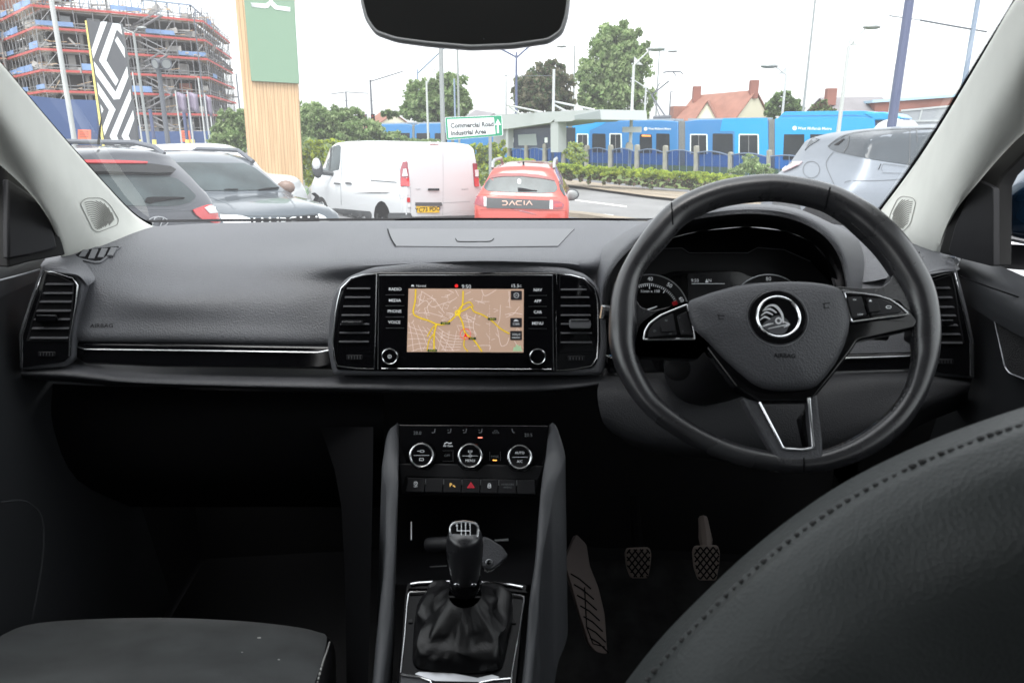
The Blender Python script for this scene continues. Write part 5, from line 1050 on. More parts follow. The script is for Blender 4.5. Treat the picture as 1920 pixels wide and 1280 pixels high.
# ================================================================== scaffolded building
bl = thing('building_under_construction', P(230, 260, 130), 'multi storey building under construction wrapped in scaffolding with red boards', 'building')
plan = [(-60,150),(0,136),(62,141),(122,125),(235,131),(385,140),(432,172)]
pl = [P(x, 255, d) for x, d in plan]; lv = [1.4, 4.7, 8.0, 11.2, 14.4, 17.6, 20.8]
def wallpts(off, z): # facade polyline pushed outward
    out = []
    for i, p in enumerate(pl):
        a, b = pl[max(0, i-1)], pl[min(len(pl)-1, i+1)]; t = (b-a).normalized(); n = Vector((t.y, -t.x, 0)); q = p+n*off; out.append(Vector((q.x, q.y, z)))
    return out
def band(g, off, z0, z1, th=.25):
    A, B = wallpts(off, z0), wallpts(off, z1); C_, D_ = wallpts(off-th, z0), wallpts(off-th, z1); g.grid([A, B, D_, C_, A])
g = G()
for z in lv: band(g, 0, z-.35, z, 14)
g.build('floor_slab', M['concrete_slab'], bl, ang=30)
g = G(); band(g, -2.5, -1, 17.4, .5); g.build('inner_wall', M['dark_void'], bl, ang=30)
g = G()
for i in range(len(pl)-1):
    a, b = wallpts(-.3, 0)[i], wallpts(-.3, 0)[i+1]; n = max(2, int((b-a).length/4.2))
    for k in range(n+1):
        q = a.lerp(b, k/n); g.box((q.x, q.y, 8), (.45, .45, 18.5))
g.build('column', M['concrete_slab'], bl)
g = G(); r_ = random.Random(3)
for i in range(len(pl)-1):
    a, b = wallpts(-.9, 0)[i], wallpts(-.9, 0)[i+1]; n = max(2, int((b-a).length/3.0)); t = (b-a).normalized(); an = math.atan2(t.y, t.x)
    for k in range(n):
        for z in lv[:-1]:
            if r_.random() < .55: q = a.lerp(b, (k+.5)/n); g.mi = r_.choice((0, 0, 1, 2)); g.box((q.x, q.y, z+1.5), (r_.uniform(1, 2.4), .2, r_.uniform(1.2, 2.6)), an)
g.build('infill_panel', [M['concrete_slab'], M['brick'], M['cladding']], bl)
sc = thing('scaffold', P(230, 258, 127), None, None); sc.parent = bl; sc.location = WORLD['scaffold']-WORLD[bl.name]
g = G()
for off in (.6, 1.9):
    for i in range(len(pl)-1):
        a, b = wallpts(off, 0)[i], wallpts(off, 0)[i+1]; n = max(2, int((b-a).length/2.3))
        for k in range(n): q = a.lerp(b, k/n); top = 23.2+(0 if k % 3 else 1.2); g.tube([(q.x, q.y, -1), (q.x+.1, q.y, top)], .075, 4, cap=False)
    for z in lv:
        for dz in (0, .55, 1.05):
            A = wallpts(off, z+dz)
            for a, b in zip(A, A[1:]): g.tube([a, b], .06, 4, cap=False)
for i in range(len(pl)-1):
    a, b = wallpts(1.95, 0)[i], wallpts(1.95, 0)[i+1]; n = max(2, int((b-a).length/2.3))
    for k in range(0, n, 3):
        for z0, z1 in zip(lv, lv[1:]): q, q2 = a.lerp(b, k/n), a.lerp(b, min(1, (k+1)/n)); g.tube([(q.x, q.y, z0), (q2.x, q2.y, z1)], .06, 4, cap=False)
g.build('steel_tube', M['scaffold_steel'], sc, smooth=False)
g = G()
for _ in range(520):
    i = r_.randrange(len(pl)-1); q = wallpts(r_.uniform(.3, 2.0), 0)[i].lerp(wallpts(1.2, 0)[i+1], r_.random()); z = r_.choice(lv)+r_.uniform(0, 1.6); g.mi = r_.choice((0, 0, 1, 2)); a_ = r_.uniform(-.9, .9)
    g.box((q.x, q.y, z), (r_.uniform(.8, 3.2), .06, r_.choice((.10, .14, .3, .9)) if g.mi else .12), 0, Matrix.Rotation(a_*r_.choice((0, 0, .2, 1)), 3, 'Y'))
g.build('loose_board', [M['plank'], M['concrete_slab'], M['sheeting']], sc, smooth=False)
g = G(); [band(g, 2.1, z-.12, z+.24, .05) for z in lv]; g.build('red_toe_board', M['red_board'], sc, ang=30)
g = G(); [band(g, 1.9, z-.22, z-.16, 1.2) for z in lv]; g.build('walkway_plank', M['plank'], sc, ang=30)
g = G()
for i in range(len(pl)-1):
    a, b = wallpts(2.0, 0)[i], wallpts(2.0, 0)[i+1]; n = max(1, int((b-a).length/4.6)); t = (b-a).normalized(); an = math.atan2(t.y, t.x)
    for k in range(n):
        for z in lv:
            if r_.random() < (.5 if i < 3 else .22): q = a.lerp(b, (k+.5)/n); g.box((q.x, q.y, z+.85), ((b-a).length/n*.95, .04, r_.choice((.7, 1.0))), an)
g.build('blue_netting', M['blue_net'], sc)
g = G()
st0 = P(300, 255, 133)
for k in range(6):
    z = lv[k]; s = 1 if k % 2 else -1
    for o in (0, .5): g.tube([(st0.x-s*3.2, st0.y-.5+o, z), (st0.x+s*3.2, st0.y-.5+o, z+3.2)], .12, 5); g.tube([(st0.x-s*3.2, st0.y-.5+o, z+1), (st0.x+s*3.2, st0.y-.5+o, z+4.2)], .07, 5)
g.build('stair_tower', M['scaffold_steel'], sc)
g = G()
A, B = wallpts(0, 23.6), wallpts(0, 23.3)
for a, b in zip(A[3:], A[4:]):
    n = 7
    for k in range(n+1): q = a.lerp(b, k/n); g.tube([(q.x, q.y, 20.8), q], .11, 4)
    g.tube([a, b], .16, 4)
    for k in range(0, n, 2): q, q2 = a.lerp(b, k/n), a.lerp(b, (k+1)/n); g.tube([(q.x, q.y, 20.9), q2], .07, 4)
g.build('roof_steel_frame', M['pole_slate'], bl)
g = G(); band_ = wallpts(-1.5, 20.8)[:4]; top_ = [p+Vector((0, 0, 5.2)) for p in band_]; g.grid([band_, top_, [p+Vector((0, 14, 0)) for p in top_]]); g.build('penthouse_wall', M['brick'], bl, ang=30)
# hoarding and site things
hf_ = Fr(P(115, 240, 85), (.25, -1, 0))
h1 = tag(G().slab(hf_, [(44,178),(118,186),(180,188),(186,290),(120,300),(44,290)], 0, -.6).build('site_hoarding', M['hoarding_blue'], ang=30), 'tall deep blue site hoarding below the scaffolded building', 'hoarding')
hg = Fr(P(300, 260, 78), (0, -1, 0))
h2 = tag(G().slab(hg, [(170,247),(430,246),(432,290),(165,290)], 0, -.4).build('site_hoarding', M['hoarding_blue'], ang=30), 'low navy hoarding running behind the floodlight pole', 'hoarding')
hs_ = Fr(P(300, 260, 77), (0, -1, 0))
lb = {146: 'orange safety notice left of the black and white totem', 338: 'orange safety notice right of the floodlight pole'}
for x0, x1, y0, y1 in ((146,170,243,264), (338,357,245,266)):
    e = thing('safety_notice', hs_.on(x0, y1), lb[x0], 'sign', 'orange site notices'); G().slab(hs_, [(x0,y0),(x1,y0+.6),(x1,y1),(x0,y1)], .1, 0).build('notice_board', M['orange_sign'], e)
    g = G(); [g.slab(hs_, [(x0+3,y0+k),(x1-4,y0+k),(x1-4,y0+k+1.6),(x0+3,y0+k+1.6)], .12, .1) for k in (4, 8, 12)]; g.build('notice_print', M['brick'], e)
for px_, y0, lab in ((263,236,'blue post right of the black and white totem'),(290,205,'blue post left of the floodlight pole'),(352,205,'blue post between two flags left of the orange notice'),(362,212,'blue post with yellow foot beside the right orange notice')):
    b = P(px_, 270, 70); t = P(px_, y0, 70); e = thing('blue_post', (b.x, b.y, -1), lab, 'post', 'blue gate posts'); G().tube([(b.x, b.y, -1), (b.x, b.y, t.z)], .16, 8).build('post_shaft', M['pole_blue'], e); G().tube([(b.x, b.y, -1.0), (b.x, b.y, P(px_, 262, 70).z)], .2, 8).build('yellow_foot', M['sign_yellow'], e)
# ================================================================== posts, lamps, flags
def pole(name, pxb, pyb, pyt, d, wpx, m, label, cat, group=None, heads=(), taper=.75, zb=None):
    b = P(pxb, pyb, d); z0 = gz(b.x, b.y)-.02 if zb is None else zb; t = P(pxb, pyt, d).z; r = wpx*d/F/2
    e = thing(name, (b.x, b.y, z0), label, cat, group); G().tube([(b.x, b.y, z0), (b.x, b.y, z0+(t-z0)*.5), (b.x, b.y, t)], [r, r*(1+taper)/2, r*taper], 10).build('pole_shaft', m, e)
    k = d/F
    for h in heads: # (dx px, dy px, kind)
        dx, dy, kd = h; q = Vector((b.x, b.y, t-max(0, -dy)*k*0)); tip = q+Vector((dx*k, 0, -dy*k))
        if kd == 'arm': G().tube([q+Vector((0, 0, -abs(dy)*k*.2)), tip], r*.45, 6).build('arm', m, e)
        if kd in ('lamp', 'lampbig'):
            s = 1 if dx > 0 else -1; L = (16 if kd == 'lampbig' else 9)*k
            G().tube([q+Vector((0, 0, -.4*k)), tip], max(.03, r*.4), 6).build('arm', m, e)
            if kd == 'lampbig': G().poly([q+Vector((0, 0, 14*k)), q+Vector((0, 0, 1*k)), q+Vector((s*16*k, 0, 0))], (0, .05, 0)).build('bracket', m, e)
            G().ball(tip+Vector((s*L*.6, 0, 0)), L, 6, (1, .5, .26)).build('lamp_head', M['pole_grey'], e)
    return e
P_ = pole
P_('street_lamp', 140, 265, -40, 40, 9, M['pole_white'], 'thick pale lamp post rising in front of the blue hoarding on the far left', 'lamp post', taper=.9)
P_('street_lamp', 279, 270, 62, 55, 6, M['pole_grey'], 'grey lamp post with twin heads just right of the black and white totem', 'lamp post', heads=((-16,-6,'lamp'),(10,-8,'lamp')))
e = P_('floodlight_pole', 316, 275, 128, 22, 9.5, M['pole_dark'], 'dark floodlight pole with two round lamps behind the grey parked cars', 'floodlight', taper=.85)
o = P(299, 122, 21.8)
for px_, s in ((292, -1), (312, 1)):
    c = P(px_, 120, 21.7); G().lathe(c, (s*.5, -1, -.25), [(-.16, .05), (-.10, .13), (0, .15), (.03, .15), (.035, .12), (.02, .11)], 20).build('flood_head', M['pole_dark'], e); G().lathe(c, (s*.5, -1, -.25), [(.015, .118), (.028, .115), (.03, .001)], 20).build('flood_lens', M['pole_grey'], e)
G().tube([P(290,128,21.9), P(300,131,22), P(312,128,21.9)], .03, 6).build('cross_bar', M['pole_dark'], e)
for px_, yt, fl, lab in ((266,135,0,'white flagpole without a flag right of the black and white totem'),(340,170,1,'white flagpole with mauve flag left of the pair by the right corner'),(362,170,1,'white flagpole with mauve flag in the middle of the row'),(385,146,0,'tallest bare white flagpole near the building corner'),(393,176,1,'white flagpole with narrow mauve flag at the building corner'),(400,205,0,'short white flagpole at the right end of the row')):
    e = P_('flagpole', px_, 262, yt, 60, 3.2, M['pole_white'], lab, 'flagpole', 'white flagpoles by the building site', taper=.8)
    if fl:
        t = P(px_, yt, 60); b = P(px_, 262, 60); k = 60/F; wv = 17 if px_ < 390 else 10
        rows = [[Vector((b.x+wv*k*u/6, b.y+.25*math.sin(u*1.1), t.z-(2+v*8)*k-(u*.7*k))) for u in range(7)] for v in range(5)]; G().grid(rows).build('flag', mat('mauve_flag', (.30, .26, .34), .8), e, solid=.01)
P_('street_lamp', 455, 260, 138, 90, 3, M['pole_dark'], 'thin dark lamp post close to the left edge of the wooden totem', 'lamp post')
P_('street_lamp', 383, 200, 24, 130, 2.5, M['pole_dark'], 'thin lamp post with straight arm above the corner of the scaffolded building', 'lamp post', heads=((24,1,'arm'),), zb=-1)
CG = 'tram line poles'
P_('catenary_pole', 654, 262, 172, 120, 3, M['pole_dark'], 'leftmost dark tram wire pole above the van roof', 'tram pole', CG, heads=((-26,4,'arm'),(40,3,'arm')))
P_('catenary_pole', 700, 262, 150, 105, 4, M['pole_dark'], 'dark tram wire pole beside the traffic signals', 'tram pole', CG, heads=((58,-14,'arm'),))
P_('catenary_pole', 787, 262, 130, 88, 6, M['pole_slate'], 'slate blue tram pole standing left of the pale tall lamp post', 'tram pole', CG, heads=((50,-36,'arm'),), taper=.4)
P_('catenary_pole', 795, 262, 158, 95, 4, M['pole_slate'], 'short slate pole just right of the slate blue tram pole', 'pole', CG)
P_('street_lamp', 803, 262, 152, 60, 4.5, M['pole_white'], 'white lamp post with arm pointing at the tall grey post', 'lamp post', heads=((22,-30,'arm'),))
P_('street_lamp', 831, 264, 60, 34, 9, M['pole_grey'], 'tall thick grey lamp post rising from the van roof to the mirror', 'lamp post', taper=.85)
P_('street_lamp', 861, 255, 70, 70, 4.5, M['pole_grey'], 'thin grey pole directly above the left end of the road sign', 'lamp post')
P_('catenary_pole', 854, 255, 148, 80, 4, M['pole_slate'], 'slate pole left of the thin grey pole above the road sign', 'pole', CG)
P_('street_lamp', 949, 255, 140, 75, 2.5, M['pole_grey'], 'very thin post above the right end of the road sign', 'lamp post')
P_('catenary_pole', 968, 255, 98, 72, 7, M['pole_blue'], 'dark blue tram pole in front of the bronze leaved tree', 'tram pole', CG, heads=((-100,-42,'arm'),(66,-46,'arm')), taper=.45)
P_('street_lamp', 1074, 255, 86, 85, 3.5, M['pole_grey'], 'lamp post with left arm between the bronze tree and the tallest tree', 'lamp post', heads=((-18,1,'lamp'),))
P_('catenary_pole', 1175, 250, 104, 78, 4, M['pole_grey'], 'grey pole in front of the tallest tree, left of the station lamp', 'pole', CG)
P_('street_lamp', 1180, 312, 122, 50, 7, M['pole_white'], 'white platform lamp in front of the tallest tree with head to the right', 'lamp post', 'platform lamps', heads=((28,-26,'lampbig'),), taper=.7)
P_('street_lamp', 1207, 250, 162, 70, 4.5, M['pole_white'], 'smaller white platform lamp with arm pointing left at the tallest tree', 'lamp post', 'platform lamps', heads=((-28,-14,'arm'),))
P_('street_lamp', 1228, 250, 94, 90, 3, M['pole_grey'], 'thin lamp post with right arm at the right edge of the tallest tree', 'lamp post', heads=((18,2,'lamp'),))
P_('signal_post', 1253, 250, 172, 90, 2.5, M['pole_dark'], 'small dark signal post left of the red roofed house', 'signal post', heads=((6,-1,'arm'),))
P_('street_lamp', 1462, 262, 140, 60, 5, M['pole_white'], 'white platform lamp with head pointing left beside the small round tree', 'lamp post', 'platform lamps', heads=((-22,-14,'lampbig'),))
P_('street_lamp', 1500, 262, -20, 58, 4.5, M['pole_grey'], 'very tall thin grey post right of the small round tree', 'lamp post')
P_('street_lamp', 1570, 262, 86, 42, 8, M['pole_white'], 'largest white platform lamp behind the silver car roof with head to the right', 'lamp post', 'platform lamps', heads=((26,-30,'lampbig'),), taper=.7)
P_('catenary_pole', 1668, 262, -40, 30, 16, M['pole_blue'], 'thick purple blue tram pole above the silver car', 'tram pole', CG, heads=(), taper=.95)
P_('street_lamp', 1660, 262, 120, 60, 4, M['pole_white'], 'thin white post touching the thick purple blue pole', 'lamp post')
e = P_('catenary_pole', 1790, 262, -40, 45, 9, M['pole_slate'], 'slate blue pole with cross arm close to the right windscreen pillar', 'tram pole', CG, taper=.85)
G().tube([P(1725,38,45), P(1780,48,45), P(1850,60,45)], .05, 6).build('cross_arm', M['pole_dark'], e)
wr = thing('overhead_wires', P(900, 150, 60), 'thin overhead tram wires strung across the sky', 'wires'); g = G()
for L in ([P(866,140,73), P(968,143,72), P(1035,142,60)], [P(590,190,125), P(655,189,120), P(750,190,105)], [P(1725,38,45), P(1668,30,30)]): g.tube(L, .03, 4)
g.build('wire', M['pole_dark'], wr)
# traffic signals
for px_, lab in ((685,'left traffic signal of the pair showing green by the distant red roof'),(699.5,'right darker traffic signal of the pair showing green')):
    b = P(px_, 255, 62); e = thing('traffic_light', (b.x, b.y, -1), lab, 'traffic light', 'traffic lights'); k = 62/F
    G().tube([(b.x, b.y, -1), (b.x, b.y, P(px_, 222, 62).z)], .06, 8).build('pole_shaft', M['pole_dark'], e); c = P(px_, 224, 62); G().box(c, (6*k, .3, 18*k)).build('signal_box', M['black'] if px_ > 690 else M['pole_dark'], e, bevel=.02)
    for j, (cc, em) in enumerate((((.2, .02, .02), 0), ((.2, .12, .02), 0), ((.1, .9, .5), 3))): G().lathe(c+Vector((0, -.16, (5.5-5.5*j)*k)), (0, -1, 0), [(0, 1.8*k), (.02, 1.7*k), (.03, .01)], 12).build('signal_lens', mat('lens', cc, .3, emit=(cc, em) if em else None), e)
# ================================================================== TOTEM SIGNS
e = thing('totem_sign', P(228, 300, 38), 'tall dark grey totem with white diamond line pattern and yellow left edge', 'totem sign'); rfm = fr(210, 150, 38, 0, 10)
zz = lambda L: [(x/4.571, y/4.571) for x, y in L]
G().slab(rfm, zz([(735,178),(1030,200),(1085,500),(1125,850),(1150,960),(1180,1245),(1195,1400),(905,1400),(888,1245)]), 0, -.35).build('totem_panel', M['sign_grey'], e)
G().slab(rfm, zz([(727,176),(740,178),(895,1245),(912,1400),(890,1400),(875,1245)]), .03, -.3).build('yellow_edge', M['sign_yellow'], e)
g = G()
W = [[(865,188),(918,188),(800,505),(785,425)], [(965,200),(1030,208),(1048,300),(1000,255),(910,520),(1015,690),(992,738),(848,520)], [(1005,315),(1065,410),(1072,500),(985,350)],
 [(803,525),(990,790),(1088,570),(1100,660),(1025,850),(975,855),(822,640)], [(832,705),(990,940),(895,1165),(880,1090),(935,945),(845,810)], [(860,895),(886,940),(872,975)], [(1115,762),(1125,850),(1000,1165),(1035,1245),(982,1245),(940,1168)], [(1140,945),(1150,1020),(1100,1165),(1140,1245),(1085,1245),(1042,1165)]]
for L in W: g.slab(rfm, zz(L), .012, 0)
g.build('diamond_pattern', M['sign_white'], e, recalc=True)
e = thing('totem_sign', P(510, 360, 26), 'tall slatted wood totem with sage green panel and white emblem beside the white van', 'totem sign'); df = fr(510, 200, 26, 0, 12)
g = G().slab(df, [(436,-60),(548,-60),(568,360),(470,360)], 0, -.45); g.build('wood_column', M['wood'], e)
g = G()
for k in range(1, 16):
    t = k/16; g.slab(df, [(436+112*t-.5,-60),(436+112*t+.5,-60),(470+98*t+.5,360),(470+98*t-.5,360)], .004, 0)
g.build('slat_gap', mat('wood_shadow_gap', (.42, .27, .15), .8), e)
G().slab(df, [(452,-60),(548,-60),(561,157),(471,152)], .12, .0).build('green_panel', M['sage'], e, bevel=.01)
G().slab(df, [(465,356),(575,356),(577,366),(464,366)], .3, -.7).build('totem_base', M['green_base'], e)
g = G()
for L in ([(470,5),(497,8),(505,2),(500,-12),(508,-12),(512,3),(503,14),(497,16),(472,13)], [(544,22),(516,18),(504,7),(509,-2),(512,3),(520,11),(544,14)], [(472,13),(470,5),(500,7.5),(505,3),(510,6),(503,15)]): g.slab(df, L, .135, .12)
g.build('emblem_mark', M['sign_white'], e)
# ================================================================== ROAD SIGN
sf_ = fr(890, 240, 24, 0, 6)
e = thing('road_sign', P(919, 300, 24), 'white road sign with green border reading Commercial Road Industrial Area and an up arrow', 'road sign')
SG = [(835,221),(940,217),(942,254),(838,262)]
G().slab(sf_, rnd([(834,220),(941,216.5),(943.5,254.5),(837.5,263)], 3), 0, -.04).build('sign_plate', M['sign_white'], e)
G().slab(sf_, rnd(SG, 2.5), .006, 0).build('green_border', M['green_sign'], e)
G().slab(sf_, [(838.6,224),(926,220.5),(929,251.5),(841,258.5)], .010, .0).build('white_panel', M['sign_white'], e)
g = G().text('Commercial Road', sf_, 844.5, 236.3, 8.6, .016, 'L', rot=2.2, xs=.93, bold=.035); g.text('Industrial Area', sf_, 845.5, 250.6, 8.6, .016, 'L', rot=3.2, xs=.93, bold=.035); g.build('sign_lettering', M['sign_letter'], e)
G().slab(sf_, [(932,250),(935.6,249.7),(934.8,234),(939.5,234.5),(933.5,223.5),(927.6,235),(931.6,234.2)], .014, .006).build('arrow', M['sign_white'], e)
b = P(919, 258, 24.1); G().tube([(b.x, b.y, -1.0), (b.x, b.y, b.z+.3)], .055, 10).build('sign_post', M['pole_grey'], e)
# ================================================================== FENCE
FA, FB = P(940, 280, 60), P(1540, 295, 34); FA.z = FB.z = 0; fn_ = (FB-FA).normalized(); ffr = Fr(FA, (fn_.y, -fn_.x, 0))
fe = thing('platform_fence', (FA.x, FA.y, -1), 'row of arched navy mesh fence panels between the hedge and the tram', 'fence')
pxs = [953,985,1019.5,1054.5,1098,1142.5,1192,1245,1303,1367,1439.5,1520,1620]; tops = [282,279,279,279,279,279.5,281,282.5,284,288,291,296,302]; bots = [318,318,320,320,322,324,328,332,336,340,345,352,360]
mesh_ = glass('mesh_panel', (.48, .56, .72), .1); 
for i in range(len(pxs)-1):
    x0, x1, y, yb = pxs[i]+2.5, pxs[i+1]-2.5, (tops[i]+tops[i+1])/2, (bots[i]+bots[i+1])/2
    ar = [(x0+(x1-x0)*k/8, tops[i]+(tops[i+1]-tops[i])*k/8+3-5*math.sin(math.pi*k/8)) for k in range(9)]
    pnl = G().slab(ffr, ar+[(x1, yb), (x0, yb)], .0, -.02).build('fence_panel', mesh_, fe)
    g = G().tube([ffr.on(*q, .01) for q in ar], .035, 5)
    for k in range(1, 4): xm = x0+(x1-x0)*k/4; g.tube([ffr.on(xm, y-1.5, .01), ffr.on(xm, yb, .01)], .022, 4)
    g.build('panel_rail', M['fence_blue'], pnl)
dy = [5,5,8,20,5,6,8,8,9,1,8,8,8]
for x, y, yb, h in zip(pxs, tops, bots, dy):
    w_ = 2.3; G().slab(ffr, [(x-w_,y-h),(x,y-h-2),(x+w_,y-h),(x+w_+.6,yb+5),(x-w_-.6,yb+5)], .12, -.12).build('concrete_post', M['concrete_post'], fe)
# ================================================================== TRAM STOP
sf2 = Fr(P(1000, 240, 55), ffr.n)
e = thing('tram_stop', P(1000, 300, 55), 'grey tram stop shelter with flat canopy and dark glazed front behind the road sign', 'tram stop')
z5b = lambda L: [(870+x/5.486, 200+y/5.486) for x, y in L]
G().slab(sf2, z5b([(300,85),(1130,40),(1400,30),(1412,135),(1135,140),(1110,150),(930,158),(930,130),(890,165),(445,230),(400,232),(300,200)]), .3, -3.5).build('canopy_roof', M['canopy'], e)
G().slab(sf2, z5b([(1135,92),(1395,42),(1405,130),(1140,132)]), .36, .3).build('canopy_soffit', M['soffit'], e)
G().slab(sf2, z5b([(450,235),(890,215),(890,430),(450,425)]), -.4, -2.6).build('glazed_front', M['shelter_dark'], e)
G().slab(sf2, z5b([(555,290),(740,280),(750,400),(560,400)]), -.38, -.4).build('poster_panel', M['soffit'], e)
G().slab(sf2, z5b([(890,160),(968,158),(968,470),(892,470)]), .2, -.5).build('shelter_column', M['canopy'], e); G().slab(sf2, z5b([(430,200),(452,200),(452,430),(430,430)]), .1, -.4).build('shelter_column', M['canopy'], e)
G().slab(sf2, z5b([(300,200),(430,200),(430,430),(300,430)]), -.2, -2.5).build('side_wall', M['cladding'], e)
for x in (493, 843): G().slab(sf2, rr(*z5b([(x-15,318)])[0], *z5b([(x+15,372)])[0], 1.5, 2), -.36, -.39).build('wall_light', M['sign_white'], e)
w2 = P(1036, 300, 54); G().tube([(w2.x, w2.y, -1), (w2.x, w2.y, P(1036, 130, 54).z)], .10, 10).build('mast', M['pole_white'], e)
g = G()
for L in ([(1036,190),(1115,206)], [(1036,195),(1060,208)], [(950,197),(1018,211)], [(955,200),(975,214)]): g.tube([P(x, y, 54.4) for x, y in L], .07, 6)
g.build('stay_cable', M['pole_white'], e)
# ================================================================== TRAM
T0, T1 = Vector((18.97, 52, 0)), Vector((5.5, 64, 0)); td = (T0-T1).normalized(); tfr = Fr(T0, (td.y, -td.x, 0))
tr = thing('tram', (12, 58, -1), 'long blue articulated tram with white framed doors and pantograph standing behind the fence', 'tram')
z8b = lambda L: [(980+x/4, 60+y/4) for x, y in L]
def roofy(x): return 231.5-(x-730)*(10.5/717)
def basey(x): return 302+(x-730)*(48/717)
joints = [(848, 1062), (1071, 1273), (1283, 1443), (1452, 1700)]
segs = [(700, 772), (777, 845), (851, 1064), (1072, 1271), (1284, 1440), (1452, 1640)]
for i, (a, b) in enumerate(segs):
    m_ = M['tram_blue']; n = 6  # bluer than the cyan panels: reflections put into the body colour
    if i < 5: top_ = [(a+(b-a)*k/n, roofy(a+(b-a)*k/n)+1.5) for k in range(n+1)]
    else: top_ = [(1452,222),(1468,221.5),(1520,221),(1600,220),(1640,221)]
    body = G().slab(tfr, [(top_[0][0], top_[0][1]+3)]+top_[1:-1]+[(top_[-1][0], top_[-1][1]+(3 if i < 5 else 0)), (b, basey(b)), (a, basey(a))], 0, -2.6).build('carriage', m_, tr, bevel=.05)
    G().slab(tfr, [(a+6, roofy(a)-1), (b-8, roofy(b)-1), (b-8, roofy(b)+3), (a+6, roofy(a)+3)], -.5, -2.1).build('roof_equipment', M['soffit'], body)
    if i < len(segs)-1:
        c = segs[i+1][0]; G().slab(tfr, [(b-.5, roofy(b)+3), (c+.5, roofy(c)+3), (c+.5, basey(c)-3), (b-.5, basey(b)-3)], -.12, -2.4).build('bellows', M['bellows'], body)
        g = G(); [g.slab(tfr, [(b+(c-b)*k/5, roofy(b)+3), (b+(c-b)*k/5+.6, roofy(b)+3), (b+(c-b)*k/5+.6, basey(b)-3), (b+(c-b)*k/5, basey(b)-3)], -.06, -.12) for k in range(1, 5)]; g.build('bellows_fold', M['pole_grey'], body)
    def pan(nm, L, off, m__, par=body, c=2): return G().slab(tfr, rnd(L, c), off, .0 if off > 0 else off-.02).build(nm, m__, par)
    if i == 3: C = z8b([(375,672),(640,668),(590,700),(500,740),(500,900),(375,900)]); W_ = [(405,762,492,0),(650,760,742,0),(522,762,620,1),(878,768,968,1),(1002,762,1100,1)]
    elif i == 4: C = z8b([(1500,650),(1835,645),(1845,925),(1590,920),(1590,745),(1480,745)]); W_ = [(1255,765,1385,0),(1620,765,1770,0),(1425,762,1575,1)]
    elif i == 5: C = [(1453,222.5),(1520,221.5),(1600,220.5),(1640,222),(1640,300),(1600,300),(1453,330)]; W_ = []
    else: C = None; W_ = []
    if C: pan('cyan_panel', C, .012, M['tram_cyan'])
    for x0, y0, x1, k in W_:
        yb = 900+(x0-400)*.02
        L = z8b([(x0,y0),(x1,y0+(2 if k else 1)),(x1+2,yb),(x0-2,yb)])
        if k: pan('window', L, .03, M['tram_window'])
        else:
            dr = pan('door', L, .03, M['sign_white']); pan('door_glass', z8b([(x0+9,y0+9),(x1-9,y0+9),(x1-8,yb),(x0+7,yb)]), .045, M['tram_window'], dr, 1)
            xm = (x0+x1)/2; pan('door_split', z8b([(xm-2,y0+9),(xm+2,y0+9),(xm+2,yb),(xm-2,yb)]), .055, M['bellows'], dr, .1)
for x0, x1 in ((720,732),(741,768),(781,806),(815,838)): G().slab(tfr, [(x0,250),(x1,249.5),(x1,275),(x0,275)], .02, 0).build('window', M['tram_window'], tr)
g = G(); g.slab(tfr, z8b([(893,772),(960,774),(960,786),(893,784)]), .04, .03); g.build('destination_display', mat('amber_display', (.9, .3, .05), .5, emit=((1, .32, .06), 1.2)), tr)
g = G().text('West Midlands Metro', tfr, 1215.5, 241.7, 3.9, .02, 'L', rot=-.5, bold=.02); g.text('West Midlands Metro', tfr, 1496, 240.8, 5.0, .02, 'L', rot=-1, bold=.02); g.build('tram_lettering', M['sign_white'], tr)
G().slab(tfr, circ(1210.5, 242, 3.4, 16), .02, .01).build('tram_roundel', M['sign_white'], tr); G().slab(tfr, circ(1490, 240.5, 4.2, 16), .02, .01).build('tram_roundel', M['sign_white'], tr)
for L in ([(1470,252),(1508,252),(1508,300),(1468,300)], [(1519,252),(1560,252),(1560,300),(1519,300)]): G().slab(tfr, L, .03, 0).build('window', M['tram_window'], tr)
# cab end: raised roof fairing and white nose
G().slab(tfr, rnd([(1455,226),(1470,209.5),(1560,208.5),(1620,208),(1650,212),(1640,226)], 5), -.05, -2.5).build('roof_fairing', M['tram_cyan'], tr, bevel=.12, seg=3)
G().slab(tfr, [(1466,216.5),(1600,215.5),(1625,218),(1600,217),(1466,218)], -.03, -.06).build('fairing_line', M['tram_blue'], tr)
G().slab(tfr, spl([(1625,262),(1636,243),(1650,229),(1672,222),(1690,225),(1702,236),(1712,262),(1712,300),(1625,300)], 3, True), .10, -2.7).build('cab_nose', M['white_paint'], tr, bevel=.12, seg=3)
G().slab(tfr, [(1618,212),(1655,210),(1680,214),(1692,222),(1680,224),(1640,226)], .02, -2.6).build('nose_roof', M['tram_cyan'], tr, bevel=.08)
pg = thing('pantograph', tfr.on(1240, 222, -1.3), None, None); pg.parent = tr; pg.location = WORLD['pantograph']-WORLD[tr.name]
pq = lambda x, y: tfr.on(*z8b([(x, y)])[0], -1.3)
g = G()
for L, r in (([(1075,640),(965,475)], .06), ([(1030,640),(975,490)], .035), ([(965,475),(1095,370)], .05), ([(975,480),(1030,380)], .03), ([(930,430),(975,480),(1000,440)], .03)): g.tube([pq(*q) for q in L], r, 6)
g.build('folding_arm', M['pole_dark'], pg); g = G().tube([pq(*q) for q in ((1055,305),(1080,300),(1130,296),(1185,300),(1200,315))], .05, 6).tube([pq(1130,300), pq(1150,330)], .04, 6); g.tube([pq(1095,370), pq(1120,330), pq(1130,300)], .02, 4); g.build('contact_shoe', M['pole_dark'], pg)
G().tube([pq(985,645), pq(1110,640)], .16, 6).build('base_frame', M['pole_dark'], pg)
